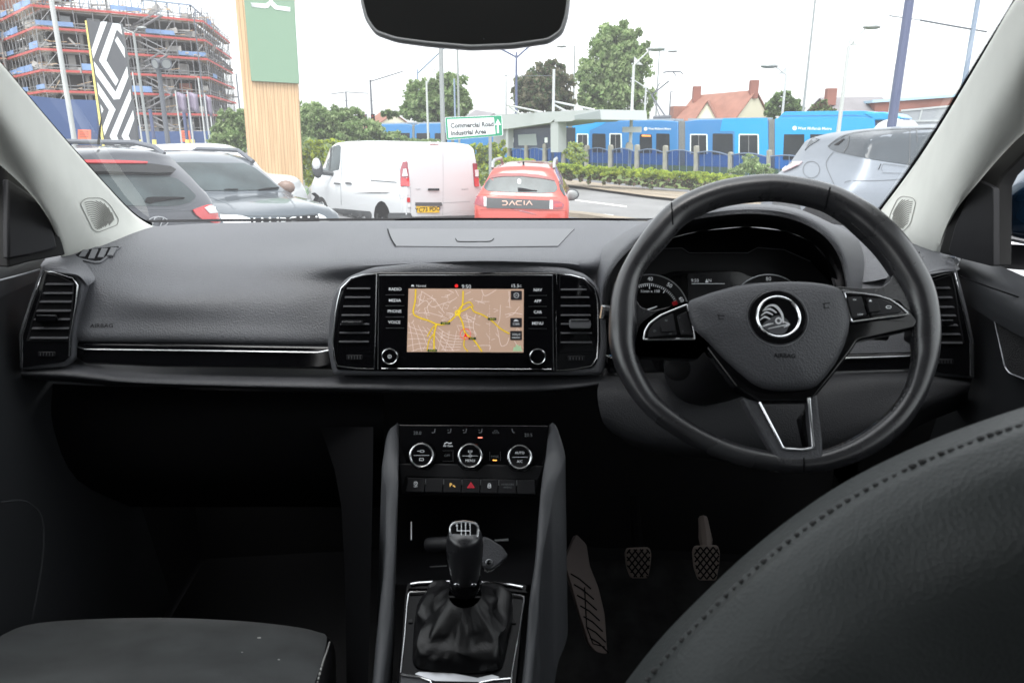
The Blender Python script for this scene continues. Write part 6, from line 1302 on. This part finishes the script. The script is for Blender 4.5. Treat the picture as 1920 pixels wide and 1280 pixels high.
ps = thing('platform_sign', P(1185, 300, 49.5), 'blank pale grey platform name board on the white lamp left of the tram lettering', 'sign'); f_ = fr(1185, 243, 49.5)
G().slab(f_, [(1167,238),(1203,238),(1203,248.5),(1167,248.5)], 0, -.05).build('name_board', M['canopy'], ps); q = P(1181, 250, 49.6); G().slab(f_, [(1174,272),(1177,267),(1184,267),(1187,272),(1187,282),(1174,282)], .1, -.2).build('lamp_foot', M['concrete_post'], ps)
# ================================================================== HOUSES
def V3(px_, py_, d): return P(px_, py_, d)
hs1 = thing('house', V3(1350, 260, 110), 'house with long red tiled roof, two cream gables and brick chimneys behind the tram', 'house'); hs1.location.z = -1; WORLD[hs1.name].z = -1
A, B = V3(1304,181,112), V3(1416,171,104); k = .0824
def gable_house(par, A, B, half, drop, d_end, wall_m, roof_m, zb=-1):
    u = (B-A).normalized(); n = Vector((u.y, -u.x, 0)).normalized(); e1, e2 = n*half+Vector((0, 0, -drop)), -n*half+Vector((0, 0, -drop)); ov = u*.25
    g = G()
    for e_ in (e1, e2): g.poly([A-ov, B+ov, B+ov+e_*1.05, A-ov+e_*1.05], (0, 0, .15))
    g.build('roof', roof_m, par, smooth=False)
    g = G(); L = [A+e1, A+e2, A]; 
    Lw = [Vector((p.x, p.y, p.z)) for p in (A+e1*.97, A-Vector((0,0,.1)), A+e2*.97)]; Lw = [Vector((Lw[0].x, Lw[0].y, zb))]+Lw+[Vector((Lw[2].x, Lw[2].y, zb))]; g.poly(Lw, B-A); g.build('wall', wall_m, par, smooth=False)
gable_house(hs1, A, B, 5.2, 4.6, 0, M['cream_render'], M['roof_tile'])
C_, D_ = V3(1326,191,98), V3(1330,190,108); gable_house(hs1, C_, D_, 1.9, 3.2, 0, M['cream_render'], M['roof_tile'])
G().box(V3(1306,177,111), (1.1, .9, 2.2)).build('chimney', M['brick'], hs1, bevel=.04); G().box(V3(1413,168,104), (1.1, .9, 2.4)).build('chimney', M['brick'], hs1, bevel=.04)
G().box(V3(1275,213,112), (2.6, 3, 2.0)).build('side_roof', M['roof_tile'], hs1)
hs2 = thing('house', V3(720, 250, 130), 'small distant red roofed house behind the traffic signals', 'house'); gable_house(hs2, V3(716,211,132), V3(738,213,128), 4, 2.5, 0, M['cream_render'], M['roof_tile']); G().box(V3(729,208,128), (.8, .8, 1.6)).build('chimney', M['cream_render'], hs2)
hs3 = thing('house', V3(1580, 250, 105), 'grey slate roofed house with one brick chimney right of the small round tree', 'house'); gable_house(hs3, V3(1540,185,106), V3(1650,184,106), 6, 2.4, 0, M['brick'], M['slate_roof']); G().box(V3(1557,182,103), (1.3, 1, 2.2)).build('chimney', M['brick'], hs3, bevel=.04)
e = thing('brick_building', V3(1730, 250, 100), 'long flat brick building with pale blue roof edge at the right behind the pole', 'building'); bf = fr(1730, 190, 100, 0, -8)
G().slab(bf, [(1640,190),(1850,176),(1850,262),(1640,262)], 0, -12).build('wall', M['brick'], e); G().slab(bf, [(1636,188),(1850,173),(1850,178),(1636,193)], .3, -12.3).build('roof_edge', mat('pale_blue_trim', (.40, .58, .70), .5), e)
e = thing('grey_unit', V3(1730, 250, 62), 'grey clad low unit with pale frame just above the silver car roof', 'building'); bf = fr(1730, 220, 62, 0, -14)
G().slab(bf, [(1690,209),(1840,195),(1840,262),(1690,262)], 0, -8).build('wall', M['cladding'], e); g = G(); [g.slab(bf, L, .08, 0) for L in ([(1690,206),(1840,192),(1840,195.5),(1690,209.5)], [(1700,226),(1840,224),(1840,227),(1700,229)], [(1728,204),(1731,204),(1725,226),(1722,226)])]; g.build('pale_frame', M['canopy'], e)
e = thing('house', V3(900, 250, 120), 'white gabled house partly hidden behind the road sign', 'house'); gable_house(e, V3(893,208,125), V3(925,214,118), 4, 2.4, 0, M['white_paint'], M['slate_roof'])
# ================================================================== PARKED VEHICLES
M['red_paint'] = mat('orange_red_paint', (.50, .06, .04), .3, coat=1, metal=.15); M['dgrey_paint'] = mat('dark_grey_paint', (.05, .055, .07), .3, coat=1, metal=.4); M['bgrey_paint'] = mat('slate_paint', (.10, .12, .14), .3, coat=.8, metal=.5)
M['silver_paint'] = mat('silver_paint', (.22, .245, .28), .46, coat=.2, metal=.45); M['van_white'] = mat('van_white_paint', (.62, .635, .65), .3, coat=.6)
M['cglass'] = mat('car_window', (.05, .066, .07), .1, spec=.28, var=(1.6, .5)); M['cglass2'] = mat('tinted_window', (.05, .06, .07), .12, spec=.3, var=(1.2, .35)); M['tail_red'] = mat('tail_lamp_red', (.55, .015, .02), .12, coat=1); M['tail_dark'] = mat('tail_lamp_dark', (.28, .02, .04), .12, coat=1)
M['lamp_clear'] = mat('lamp_clear', (.72, .74, .75), .15, coat=1); M['plate_yellow'] = mat('plate_yellow', (.85, .55, .02), .5); M['trimplastic'] = mat('trim_plastic', (.075, .08, .085), .6); M['gap'] = mat('panel_gap', (.09, .10, .11), .8); M['gaplight'] = mat('panel_gap_light', (.36, .38, .40), .8)
M['tyre'] = mat('tyre', (.02, .02, .02), .85); M['rim'] = mat('wheel_rim', (.20, .21, .22), .4, metal=.7)
def body(par, prof, pos, head, zb, belt, m, crown=.03, name='body', L=0):
    """loft along the car: prof rows are (distance from the rear, half width, top height, top half width)"""
    h = math.radians(head); f = Vector((math.sin(h), math.cos(h), 0)); r = Vector((math.cos(h), -math.sin(h), 0)); pos = Vector(pos)
    pr = spl(prof, 5); rows = []
    for y, w_, zt, wr in pr:
        wr = min(wr, w_); b = min(belt, zt-.10); half = [(w_*.80, zb), (w_*.97, zb+.10), (w_, (zb+b)*.55), (w_*.995, b-.08), (w_*.96, b), (w_*.96+(wr-w_*.96)*.5, (b+zt-.05)/2+.01), (wr, zt-.055), (wr*.93, zt-.015), (wr*.6, zt+crown*.5), (0, zt+crown)]
        full = half+[(-x, z) for x, z in half[:-1][::-1]]; rows.append([pos+f*y+r*x+Vector((0, 0, z)) for x, z in full])
    g = G().grid(rows, True); n = len(rows[0]); g.f.append(tuple(range(n-1, -1, -1))); g.m.append(0); g.f.append(tuple(range((len(rows)-1)*n, len(rows)*n))); g.m.append(0)
    t = bvh(g); g.build(name, m, par, ang=50); return t, (lambda x, y, z: pos+r*x+f*y+Vector((0, 0, z)))
def D(par, t, name, L, m, off=.006, step=12, rr_=2, th=.012):
    g = G(); decal(g, t, rnd(L, rr_) if rr_ else L, off, step, th); return g.build(name, m, par, ang=60)
def Ln(par, t, name, pts, w_, m, off=.004, closed=False, n=4):
    g = G(); ribbon(g, t, spl(pts, n) if n > 1 else pts, w_, off, closed)
    return g.build(name, m, par, recalc=False) if g.v else None
def wheel_(par, c, ax, r, name='wheel', w_=.2):
    ax = Vector(ax).normalized(); e = thing(name, c, None, None); e.parent = par; e.location = WORLD[e.name]-WORLD[par.name]; c = Vector(c)
    G().lathe(c-ax*w_, ax, [(0, r*.9), (.03, r), (w_-.03, r), (w_, r*.92), (w_, r*.68), (w_-.03, r*.66)], 28, cap=False).build('tyre', M['tyre'], e)
    g = G().lathe(c-ax*.04, ax, [(0, r*.67), (.02, r*.66), (.01, r*.60), (-.02, r*.58), (-.02, .02)], 28); ux = ax.orthogonal().normalized(); uy = ax.cross(ux)
    for k in range(5):
        a = 2*math.pi*k/5; d = ux*math.cos(a)+uy*math.sin(a); s = ax.cross(d); g.poly([c-ax*.02+s*.03, c-ax*.02-s*.03, c-ax*.03+d*r*.62-s*.05, c-ax*.03+d*r*.62+s*.05], ax*.02)
    g.build('rim', M['rim'], e); return e
def place(anchor_px, Y, local, head):       # rear-centre position that puts a local point under a photo point
    h = math.radians(head); q = P(*anchor_px, Y); x, y, z = local
    return q-Vector((math.cos(h), -math.sin(h), 0))*x-Vector((math.sin(h), math.cos(h), 0))*y-Vector((0, 0, z))
def addwheels(e, loc, ys_, w_, r, zb=0, sides=(-1, 1)):
    for y in ys_:
        for s in sides: c = loc(s*w_, y, r+zb); wheel_(e, c, loc(s, 0, 0)-loc(0, 0, 0), r)
# ---- white van
vp = P(757, 300, 14.7); hd_ = -38.7; h = math.radians(hd_); zg = -.72
pos = Vector((vp.x, vp.y, zg))+Vector((math.cos(h), -math.sin(h), 0))*.965
van = thing('van', pos, 'white panel van with yellow number plate parked left of the orange red car', 'van')
prof = [(0,.92,1.0,.80),(.02,.955,1.60,.82),(.05,.968,1.86,.80),(.14,.975,1.93,.80),(.5,.98,1.965,.80),(3.0,.98,1.975,.80),(3.5,.975,1.95,.79),(3.85,.97,1.84,.76),(4.2,.96,1.55,.73),(4.5,.95,1.22,.74),(4.75,.92,1.05,.70),(4.95,.84,.88,.62),(5.0,.76,.6,.55)]
t, loc = body(van, prof, pos, hd_, .24, 1.15, M['van_white'], .03)
zv = lambda L: [(560+x/5.486, 240+y/5.486) for x, y in L]
D(van, t, 'side_window', zv([(222,460),(245,370),(290,270),(335,200),(415,172),(434,190),(428,330),(415,430),(300,455),(235,482)]), M['cglass'])
D(van, t, 'window_frame', zv([(330,215),(338,212),(325,440),(315,442)]), M['trimplastic'], .014, 12, 0)
ml = thing('wing_mirror', P(*zv([(190, 410)])[0], 17.6), None, None); ml.parent = van; ml.location = WORLD[ml.name]-WORLD[van.name]
mq = P(*zv([(192, 412)])[0], 17.3); G().ball(mq, .24, 7, (.55, .45, 1)).build('mirror_case', M['trimplastic'], ml); G().ball(mq+Vector((.0, -.05, .08)), .17, 6, (.6, .45, .9)).build('mirror_cap', M['van_white'], ml); G().tube([mq+Vector((.05, .02, -.1)), mq+Vector((.35, .1, -.14))], .06, 6).build('mirror_stalk', M['trimplastic'], ml)
for x in (372, 490): D(van, t, 'door_handle', zv([(x,560),(x+58,566),(x+58,582),(x,578)]), M['trimplastic'], .03, 12, 1)
Ln(van, t, 'sliding_rail', zv([(745,541),(880,550),(1010,560)]), 1.6, M['trimplastic'], .012)
for L, w_ in (([(745,541),(750,440),(748,300),(752,260)], .6), ([(440,190),(440,430),(435,600),(440,790)], .7), ([(1040,240),(1040,700),(1100,700)], .6), ([(1070,265),(1072,300),(1120,302)], .6), ([(480,178),(700,172),(980,176)], .7), ([(1170,180),(1400,188),(1740,205)], .7), ([(1482,215),(1485,560),(1480,900)], .7), ([(1150,610),(1150,890)], .7), ([(1480,770),(1760,758)], .9), ([(1030,692),(1140,694)], .6)): Ln(van, t, 'panel_gap', zv(L), w_, M['gaplight'], .006)
D(van, t, 'side_moulding', zv([(300,835),(380,825),(740,858),(752,885),(752,940),(640,945),(400,905),(300,875)]), M['trimplastic'], .02)
D(van, t, 'rear_bumper', zv([(935,872),(1145,872),(1160,912),(1770,898),(1830,895),(1830,985),(930,975)]), M['trimplastic'], .03)
for nm, L, mm, o in (('tail_lamp', [(1052,430),(1078,352),(1122,346),(1128,440),(1135,602),(1055,606)], 'tail_dark', .02), ('tail_lamp', [(1786,364),(1840,364),(1846,602),(1802,602)], 'tail_dark', .02), ('lamp_segment', [(1072,512),(1130,502),(1135,602),(1064,604)], 'tail_red', .032), ('lamp_segment', [(1800,520),(1843,515),(1846,602),(1804,602)], 'tail_red', .032), ('lamp_segment', [(1080,425),(1118,420),(1122,495),(1080,498)], 'lamp_clear', .034), ('lamp_segment', [(1806,430),(1838,430),(1840,500),(1810,500)], 'lamp_clear', .034),
 ('high_brake_lamp', [(1342,140),(1440,140),(1440,176),(1350,176)], 'tail_red', .02), ('reflector', [(1112,716),(1140,716),(1142,765),(1112,762)], 'tail_red', .02), ('reflector', [(1114,770),(1145,770),(1148,812),(1116,812)], 'lamp_clear', .02), ('plate_light_bar', [(1195,765),(1465,765),(1470,800),(1195,800)], 'trimplastic', .03), ('tailgate_handle', [(1325,622),(1440,622),(1440,644),(1325,644)], 'black', .03)):
    D(van, t, nm, zv(L), M[mm], o, 12, 1)
pl_ = D(van, t, 'number_plate', zv([(1205,802),(1440,808),(1442,870),(1212,872)]), M['plate_yellow'], .02, 12, .5)
hv = Fr(loc(0, -.06, .6), loc(0, -1, 0)-loc(0, 0, 0)); (a, b), = zv([(1324, 838)])
g = G().text('YC73 PDO', hv, a, b, 8.2, .0, xs=1.05, bold=.015); lay(g, t, .024); g.build('plate_lettering', M['black'], pl_, recalc=False)
for s_, x in (('TRAFIC', 1228), ('RENAULT', 1708)): (a, b), = zv([(x, 632)]); g = G().text(s_, hv, a, b, 2.6, 0); lay(g, t, .008); g.build('badge_lettering', M['gap'], van, recalc=False)
D(van, t, 'wheel_arch', zv([(775,960),(778,880),(790,810),(820,765),(850,750),(885,765),(920,820),(940,890),(950,960)]), M['black'], .008); D(van, t, 'wheel_arch', zv([(118,700),(140,670),(170,664),(210,700),(240,760),(262,830),(250,850),(180,800)]), M['black'], .008)
addwheels(van, loc, (.98, 4.08), .97, .34)
# ---- orange red car, seen from behind
hd_ = 5; pos = place((977, 384), 13.7, (0, .02, .95), hd_)
car = thing('parked_car', pos, 'orange red car with black tailgate panel parked straight ahead', 'car')
prof = [(0,.80,.62,.74),(.03,.88,.86,.82),(.08,.905,1.06,.84),(.20,.91,1.26,.76),(.32,.91,1.46,.68),(.42,.905,1.58,.62),(.6,.90,1.63,.60),(1.5,.90,1.66,.60),(2.5,.90,1.63,.59),(3.0,.89,1.38,.64),(3.4,.89,1.10,.72),(4.1,.84,.97,.66),(4.33,.7,.6,.5)]
t, loc = body(car, prof, pos, hd_, .2, 1.08, M['red_paint'], .03)
zd = lambda L: [(870+x/5.486, 200+y/5.486) for x, y in L]
D(car, t, 'rear_window', zd([(205,835),(225,785),(262,738),(400,716),(600,713),(800,735),(935,768),(962,830),(960,855),(930,885),(800,893),(400,880),(240,868)]), M['cglass'], .008)
D(car, t, 'spoiler_band', zd([(240,735),(290,705),(400,688),(600,690),(750,702),(900,735),(938,768),(800,742),(600,720),(400,722),(262,742)]), mat('deep_red', (.22, .03, .03), .4), .02, 10, 0)  # deeper red band along the spoiler
bp_ = D(car, t, 'tailgate_panel', zd([(228,935),(885,965),(878,1055),(232,1042)]), M['trimplastic'], .014, 12, 1)
hv = Fr(loc(0, -.05, .9), loc(0, -1, 0)-loc(0, 0, 0)); (a, b), = zd([(548, 993)])
g = G()
def L5(pts, w_=1.9): 
    for p, q in zip(pts, pts[1:]): A, B = Vector(p), Vector(q); n = Vector((-(B-A).y, (B-A).x)).normalized()*w_/2; A -= (B-A).normalized()*w_*.25; g.slab(hv, [tuple(A+n), tuple(B+n), tuple(B-n), tuple(A-n)], 0, -.001)
ty, by = b-3.6, b+3.6
X = [942, 954, 966, 981, 990]
L5([(X[0], ty), (X[0]+7, ty), (X[0]+10, b), (X[0]+7, by), (X[0], by)]); L5([(X[1]+1, by), (X[1]+6.5, ty), (X[1]+11.5, by)]); L5([(X[2]+12, ty), (X[2]+4, ty), (X[2]+1.5, b), (X[2]+4, by), (X[2]+12, by)]); L5([(X[3]+2, ty), (X[3]+2, by)]); L5([(X[4]-3, by), (X[4]+2.5, ty), (X[4]+8, by)])
lay(g, t, .020); g.build('badge_lettering', mat('copper_badge', (.70, .45, .36), .4), bp_, recalc=False)
for nm, L, mm, o in (('tail_lamp', [(112,945),(135,925),(206,925),(206,1027),(108,1003)], 'tail_dark', .02), ('tail_lamp', [(914,966),(985,975),(1032,1008),(1012,1052),(914,1053)], 'tail_dark', .02), ('lamp_segment', [(206,930),(232,933),(232,1027),(206,1025)], 'lamp_clear', .024), ('lamp_segment', [(883,965),(914,966),(914,1054),(880,1053)], 'lamp_clear', .024), ('lamp_segment', [(930,1005),(1005,1000),(1010,1030),(935,1035)], 'tail_red', .032), ('window_sticker', [(552,750),(585,750),(585,792),(552,792)], 'lamp_clear', .012)):
    D(car, t, nm, zd(L), M[mm], o, 10, 1)
D(car, t, 'rear_wiper', zd([(553,838),(600,842),(700,862),(752,866),(750,872),(600,876),(555,876)]), M['black'], .022, 10, 1)
for L in ([(100,1058),(500,1068),(1045,1070)], [(235,1048),(880,1062)], [(180,905),(560,925),(960,940)]): Ln(car, t, 'panel_gap', zd(L), .7, mat('red_gap', (.25, .03, .02), .6), .005)
for s in (-1, 1): g = G().tube([loc(s*.60, y, z) for y, z in ((.55,1.60),(.62,1.70),(.9,1.745),(2.2,1.735),(2.45,1.62))], .032, 8); g.build('roof_rail', M['pole_grey'], car)
G().tube([loc(0, .62, 1.66), loc(0, .58, 1.72)], .02, 6).build('aerial_fin', M['black'], car)
mw = thing('wing_mirror', loc(1.05, 2.9, 1.15), None, None); mw.parent = car; mw.location = WORLD[mw.name]-WORLD[car.name]; c = P(*zd([(1105, 905)])[0], 16.6)
G().ball(c, .17, 7, (1.05, .5, .8)).build('mirror_case', M['trimplastic'], mw); G().ball(c+Vector((0, -.06, 0)), .135, 7, (1.05, .3, .8)).build('mirror_face', M['pole_grey'], mw); G().tube([c+Vector((-.15, 0, -.05)), c+Vector((-.35, .05, -.12))], .04, 6).build('mirror_stalk', M['black'], mw)
D(car, t, 'side_window', zd([(972,765),(985,770),(1030,880),(1045,925),(1020,905),(985,850)]), M['cglass'], .01, 10, 1)
addwheels(car, loc, (.8, 3.5), .88, .35)
b = P(1000, 322, 19.0); e = thing('warning_sign', (b.x, b.y, -1), 'small red bordered white warning triangle sign poking above the orange red car roof', 'sign'); f_ = fr(1000, 310, 19)
T3 = [(993,318),(998,300.5),(1002,300.5),(1008,318)]; G().slab(f_, T3, 0, -.03).build('sign_face', M['sign_white'], e); G().slab(f_, T3, .012, 0, inset(T3, 2.6)).build('red_border', mat('sign_red', (.72, .07, .05), .5), e); G().tube([(b.x, b.y+.03, -1), (b.x, b.y+.03, P(1000,316,19).z)], .03, 6).build('sign_post', M['pole_grey'], e)
# ---- dark grey hatchback, near left
hd_ = -70; pos = place((296, 413), 7.3, (0, .03, .84), hd_)
car = thing('parked_car', pos, 'dark grey hatchback with red tail lamp and roof rails nearest beyond the left pillar', 'car')
prof = [(0,.78,.66,.72),(.03,.86,.88,.80),(.10,.895,1.04,.82),(.24,.90,1.24,.78),(.38,.90,1.41,.72),(.46,.895,1.49,.68),(.7,.89,1.525,.66),(1.4,.89,1.55,.66),(2.3,.89,1.53,.65),(2.9,.88,1.36,.67),(3.4,.87,1.06,.74),(4.0,.84,.93,.70),(4.2,.7,.6,.5)]
t, loc = body(car, prof, pos, hd_, .2, 1.02, M['dgrey_paint'], .03)
zh = lambda L: [(140+x/4, 250+y/4) for x, y in L]
D(car, t, 'rear_window', zh([(60,312),(300,314),(520,320),(700,324),(770,345),(840,400),(906,468),(900,492),(860,520),(790,540),(690,548),(380,545),(180,535)]), M['cglass'], .008)
D(car, t, 'spoiler', zh([(20,245),(150,240),(380,243),(560,250),(700,268),(742,292),(722,314),(600,318),(400,312),(20,308)]), M['gloss'], .05, 12, 1, .06)
D(car, t, 'high_brake_lamp', zh([(40,234),(145,232),(300,233),(522,241),(525,252),(300,253),(40,252)]), M['tail_red'], .065, 12, 0, .02)
tl = D(car, t, 'tail_lamp', zh([(878,575),(930,555),(985,538),(1050,540),(1080,590),(1108,672),(1060,678),(960,655),(905,615)]), M['tail_red'], .02, 10, 2)
D(car, t, 'reversing_lamp', zh([(960,562),(1000,545),(1048,546),(1072,596),(1000,602)]), M['lamp_clear'], .03, 10, 1)
g = G(); ribbon(g, t, [(295+18.4*math.cos(a/24*6.283), 416+9.4*math.sin(a/24*6.283)) for a in range(24)], 1.8, .012, True)
for L in ([(283,423),(289,409),(293,408)], [(299,424),(305,409.5),(308,410)], [(288,417),(296,414),(303,417)]): ribbon(g, t, spl(L, 3), 2.1, .012)
g.build('tailgate_emblem', M['satin'], car, recalc=False)
D(car, t, 'rear_wiper', zh([(518,520),(530,490),(560,485),(740,484),(815,488),(815,495),(740,500),(600,520),(560,532)]), M['black'], .025, 10, 1)
Ln(car, t, 'panel_gap', zh([(400,550),(600,572),(800,560),(905,508)]), 1.0, M['gap'], .006); Ln(car, t, 'panel_gap', zh([(380,590),(620,588),(870,580)]), .8, M['gap'], .006)
for s in (-1, 1): G().tube([loc(s*.66, y, z) for y, z in ((.5,1.47),(.62,1.54),(.9,1.59),(2.2,1.60),(2.5,1.50))], .028, 8).build('roof_rail', M['pole_dark'], car)
a0 = loc(-.05, .62, 1.58); G().tube([a0, a0+Vector((.10, -.05, .26))], [.014, .005], 6).build('aerial', M['black'], car)
addwheels(car, loc, (.8, 3.4), .87, .32)
# ---- slate grey car facing us, behind it
hd_ = 180-52; pos0 = P(548, 412, 8.8); h = math.radians(hd_); Lc = 4.1
pos = pos0-Vector((math.sin(h), math.cos(h), 0))*Lc-Vector((0, 0, .84))
car = thing('parked_car', pos, 'slate grey car facing forward with big windscreen and slotted grille left of the white van', 'car')
prof = [(0,.70,.62,.6),(.06,.86,.95,.8),(.2,.88,1.15,.78),(.45,.88,1.50,.68),(.7,.88,1.56,.66),(1.5,.88,1.60,.66),(2.1,.88,1.56,.66),(2.5,.88,1.42,.67),(2.9,.885,1.18,.72),(3.1,.885,1.06,.78),(3.5,.88,1.02,.76),(3.9,.85,.96,.72),(4.05,.80,.86,.68),(4.12,.72,.62,.6)]
t, loc = body(car, prof, pos, hd_, .2, 1.02, M['bgrey_paint'], .03)
D(car, t, 'windscreen', zh([(690,222),(900,222),(1130,226),(1270,226),(1350,262),(1450,340),(1530,408),(1530,424),(1150,432),(900,430),(800,345),(740,280)]), M['cglass'], .008, 10)
for L in ([(1120,428),(1220,430),(1225,424),(1150,424)], [(1370,430),(1440,416),(1530,410),(1530,418),(1440,428)]): D(car, t, 'wiper', zh(L), M['black'], .02, 10, 0)
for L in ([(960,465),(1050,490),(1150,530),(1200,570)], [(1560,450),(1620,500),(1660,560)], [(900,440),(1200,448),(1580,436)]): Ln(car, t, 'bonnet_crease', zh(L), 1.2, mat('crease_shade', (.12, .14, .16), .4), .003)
Ln(car, t, 'panel_gap', zh([(1090,600),(1250,618),(1500,622),(1700,615),(1830,598)]), .9, M['gap'], .006)
gr = D(car, t, 'grille', zh([(1318,640),(1500,640),(1820,612),(1838,700),(1320,700)]), M['black'], .012, 10, 1)
for k in range(9):
    x = 1345+k*58
    if k in (4,): continue
    for y in (640, 662): D(car, t, 'grille_slot', zh([(x-8,y-(x-1345)*.035),(x+6,y-(x-1345)*.035),(x+6,y+10-(x-1345)*.035),(x-8,y+10-(x-1345)*.035)]), M['lamp_clear'], .02, 10, 0)
Ln(car, t, 'front_emblem', zh([(1535,640),(1570,640),(1590,650),(1570,664),(1540,664)]), 1.8, M['lamp_clear'], .022, n=1); Ln(car, t, 'front_emblem', zh([(1655,634),(1620,636),(1596,648),(1620,660),(1655,658)]), 1.8, M['lamp_clear'], .022, n=1)
D(car, t, 'headlamp', zh([(1092,612),(1250,622),(1318,642),(1318,676),(1220,690),(1130,690),(1100,650)]), M['lamp_clear'], .012, 10); D(car, t, 'headlamp', zh([(1822,602),(1870,622),(1905,660),(1915,700),(1842,690)]), M['lamp_clear'], .012, 10)
for s in (-1, 1): G().tube([loc(s*.66, y, z) for y, z in ((.6,1.55),(.9,1.63),(2.0,1.62),(2.35,1.47))], .03, 8).build('roof_rail', M['pole_dark'], car)
q = P(*zh([(1585, 405)])[0], 10.3); G().ball(q, .13, 6, (1, .6, .75)).build('wing_mirror', mat('bronze_mirror', (.22, .15, .12), .4), car)
addwheels(car, loc, (.8, 3.3), .87, .33)
# ---- white car roof behind
hd_ = 88; pos = P(215, 300, 15.5); pos.z = 1.45-(268-250)/F*15.5-1.62
car = thing('parked_car', pos, 'white car with only its roof showing behind the slate grey car', 'car')
prof = [(0,.8,.9,.7),(.2,.88,1.2,.72),(.5,.88,1.52,.66),(1.0,.88,1.58,.66),(1.9,.88,1.60,.66),(2.35,.88,1.54,.66),(2.7,.88,1.28,.7),(2.95,.88,1.0,.76),(3.6,.84,.9,.72),(3.8,.7,.6,.5)]
t, loc = body(car, prof, pos, hd_, .2, 1.0, M['van_white'], .03); addwheels(car, loc, (.7, 3.0), .86, .32)
D(car, t, 'side_window', [(250,284),(300,281),(400,283),(425,300),(240,300)], M['cglass'], .01)
# ---- silver car on the right
hd_ = 86; pos = Vector((3.08, 8.1, -.10))
car = thing('parked_car', pos, 'silver car with dark side windows and round fuel flap beyond the steering wheel', 'car')
prof = [(0,.70,.72,.62),(.06,.84,.92,.76),(.16,.90,1.06,.80),(.32,.925,1.22,.78),(.42,.93,1.40,.74),(.50,.93,1.50,.71),(.8,.93,1.56,.70),(1.6,.93,1.615,.69),(2.6,.93,1.60,.68),(3.2,.92,1.36,.70),(3.6,.92,1.10,.78),(4.3,.88,.98,.72),(4.5,.7,.6,.5)]
t, loc = body(car, prof, pos, hd_, .22, 1.06, M['silver_paint'], .03)
zs = lambda L: [(1420+x/5.12, 180+y/5.12) for x, y in L]
D(car, t, 'side_window', zs([(682,488),(740,440),(835,386),(1000,352),(1300,328),(1660,318),(1900,320),(1900,760),(1455,662),(1050,602),(760,540),(700,512)]), M['cglass2'], .006, 10)
Ln(car, t, 'window_seal', zs([(682,490),(740,440),(835,386),(1000,350),(1300,326),(1700,316)]), 1.6, M['trimplastic'], .010)
for L in ([(1462,330),(1458,500),(1452,660)], [(1525,330),(1530,450)], [(885,385),(875,480),(830,550)]): Ln(car, t, 'door_pillar', zs(L), 1.6, M['trimplastic'], .010)
D(car, t, 'quarter_trim', zs([(742,475),(835,415),(845,418),(780,478)]), M['black'], .012, 10, 1)
D(car, t, 'rear_window', zs([(535,402),(604,418),(560,445),(500,482),(455,530),(500,445)]), M['cglass2'], .008, 10)
D(car, t, 'tail_lamp', zs([(243,715),(262,665),(292,640),(440,632),(405,668),(330,702),(250,738)]), mat('smoky_lamp', (.42, .33, .35), .15, coat=1), .015, 10)
Ln(car, t, 'lamp_strip', zs([(250,730),(330,706),(400,672)]), 1.5, M['tail_dark'], .024)
Ln(car, t, 'fuel_flap', [(1420+520/5.12+15.6*math.cos(a*.2618), 180+710/5.12+15.6*math.sin(a*.2618)) for a in range(24)], .9, M['gap'], .005, True, 1)
for L in ([(735,540),(690,590),(662,650),(680,720),(715,800),(755,885)], [(1455,662),(1440,800),(1380,960)], [(840,840),(880,820),(1150,815),(1400,800)]): Ln(car, t, 'panel_gap', zs(L), .9, M['gap'], .005)
Ln(car, t, 'door_handle', zs([(1158,712),(1182,655)]), 1.4, M['black'], .01); Ln(car, t, 'door_handle', zs([(1205,655),(1320,668),(1430,685),(1430,748),(1200,740),(1185,700),(1205,655)]), .8, M['gap'], .01, n=1)
D(car, t, 'wheel_arch', [(1497,440),(1505,395),(1530,372),(1565,365),(1600,378),(1620,410),(1625,440)], M['black'], .008, 12); addwheels(car, loc, (.95, 3.6), .92, .35)
D(car, t, 'rear_bumper', zs([(150,1010),(240,950),(400,980),(420,1100),(150,1100)]), M['trimplastic'], .01)
# ---- white car beyond the driver's window
hd_ = 200; pos = Vector((6.4, 9.8, -.15))
car = thing('parked_car', pos, 'white car seen through the driver window above the navy mirror', 'car')
t, loc = body(car, [(0,.8,.9,.7),(.2,.88,1.2,.72),(.5,.88,1.42,.66),(1.0,.88,1.48,.66),(1.9,.88,1.50,.66),(2.35,.88,1.4,.66),(2.7,.88,1.2,.7),(2.95,.88,1.0,.76),(3.6,.84,.9,.72),(3.8,.7,.6,.5)], pos, hd_, .2, 1.0, M['van_white'], .03)
D(car, t, 'windscreen', [(1885,240),(1960,235),(1985,275),(1900,285)], M['cglass'], .01); D(car, t, 'grille', [(1878,318),(1925,312),(1925,322),(1880,328)], M['trimplastic'], .012); addwheels(car, loc, (.7, 3.0), .86, .32)
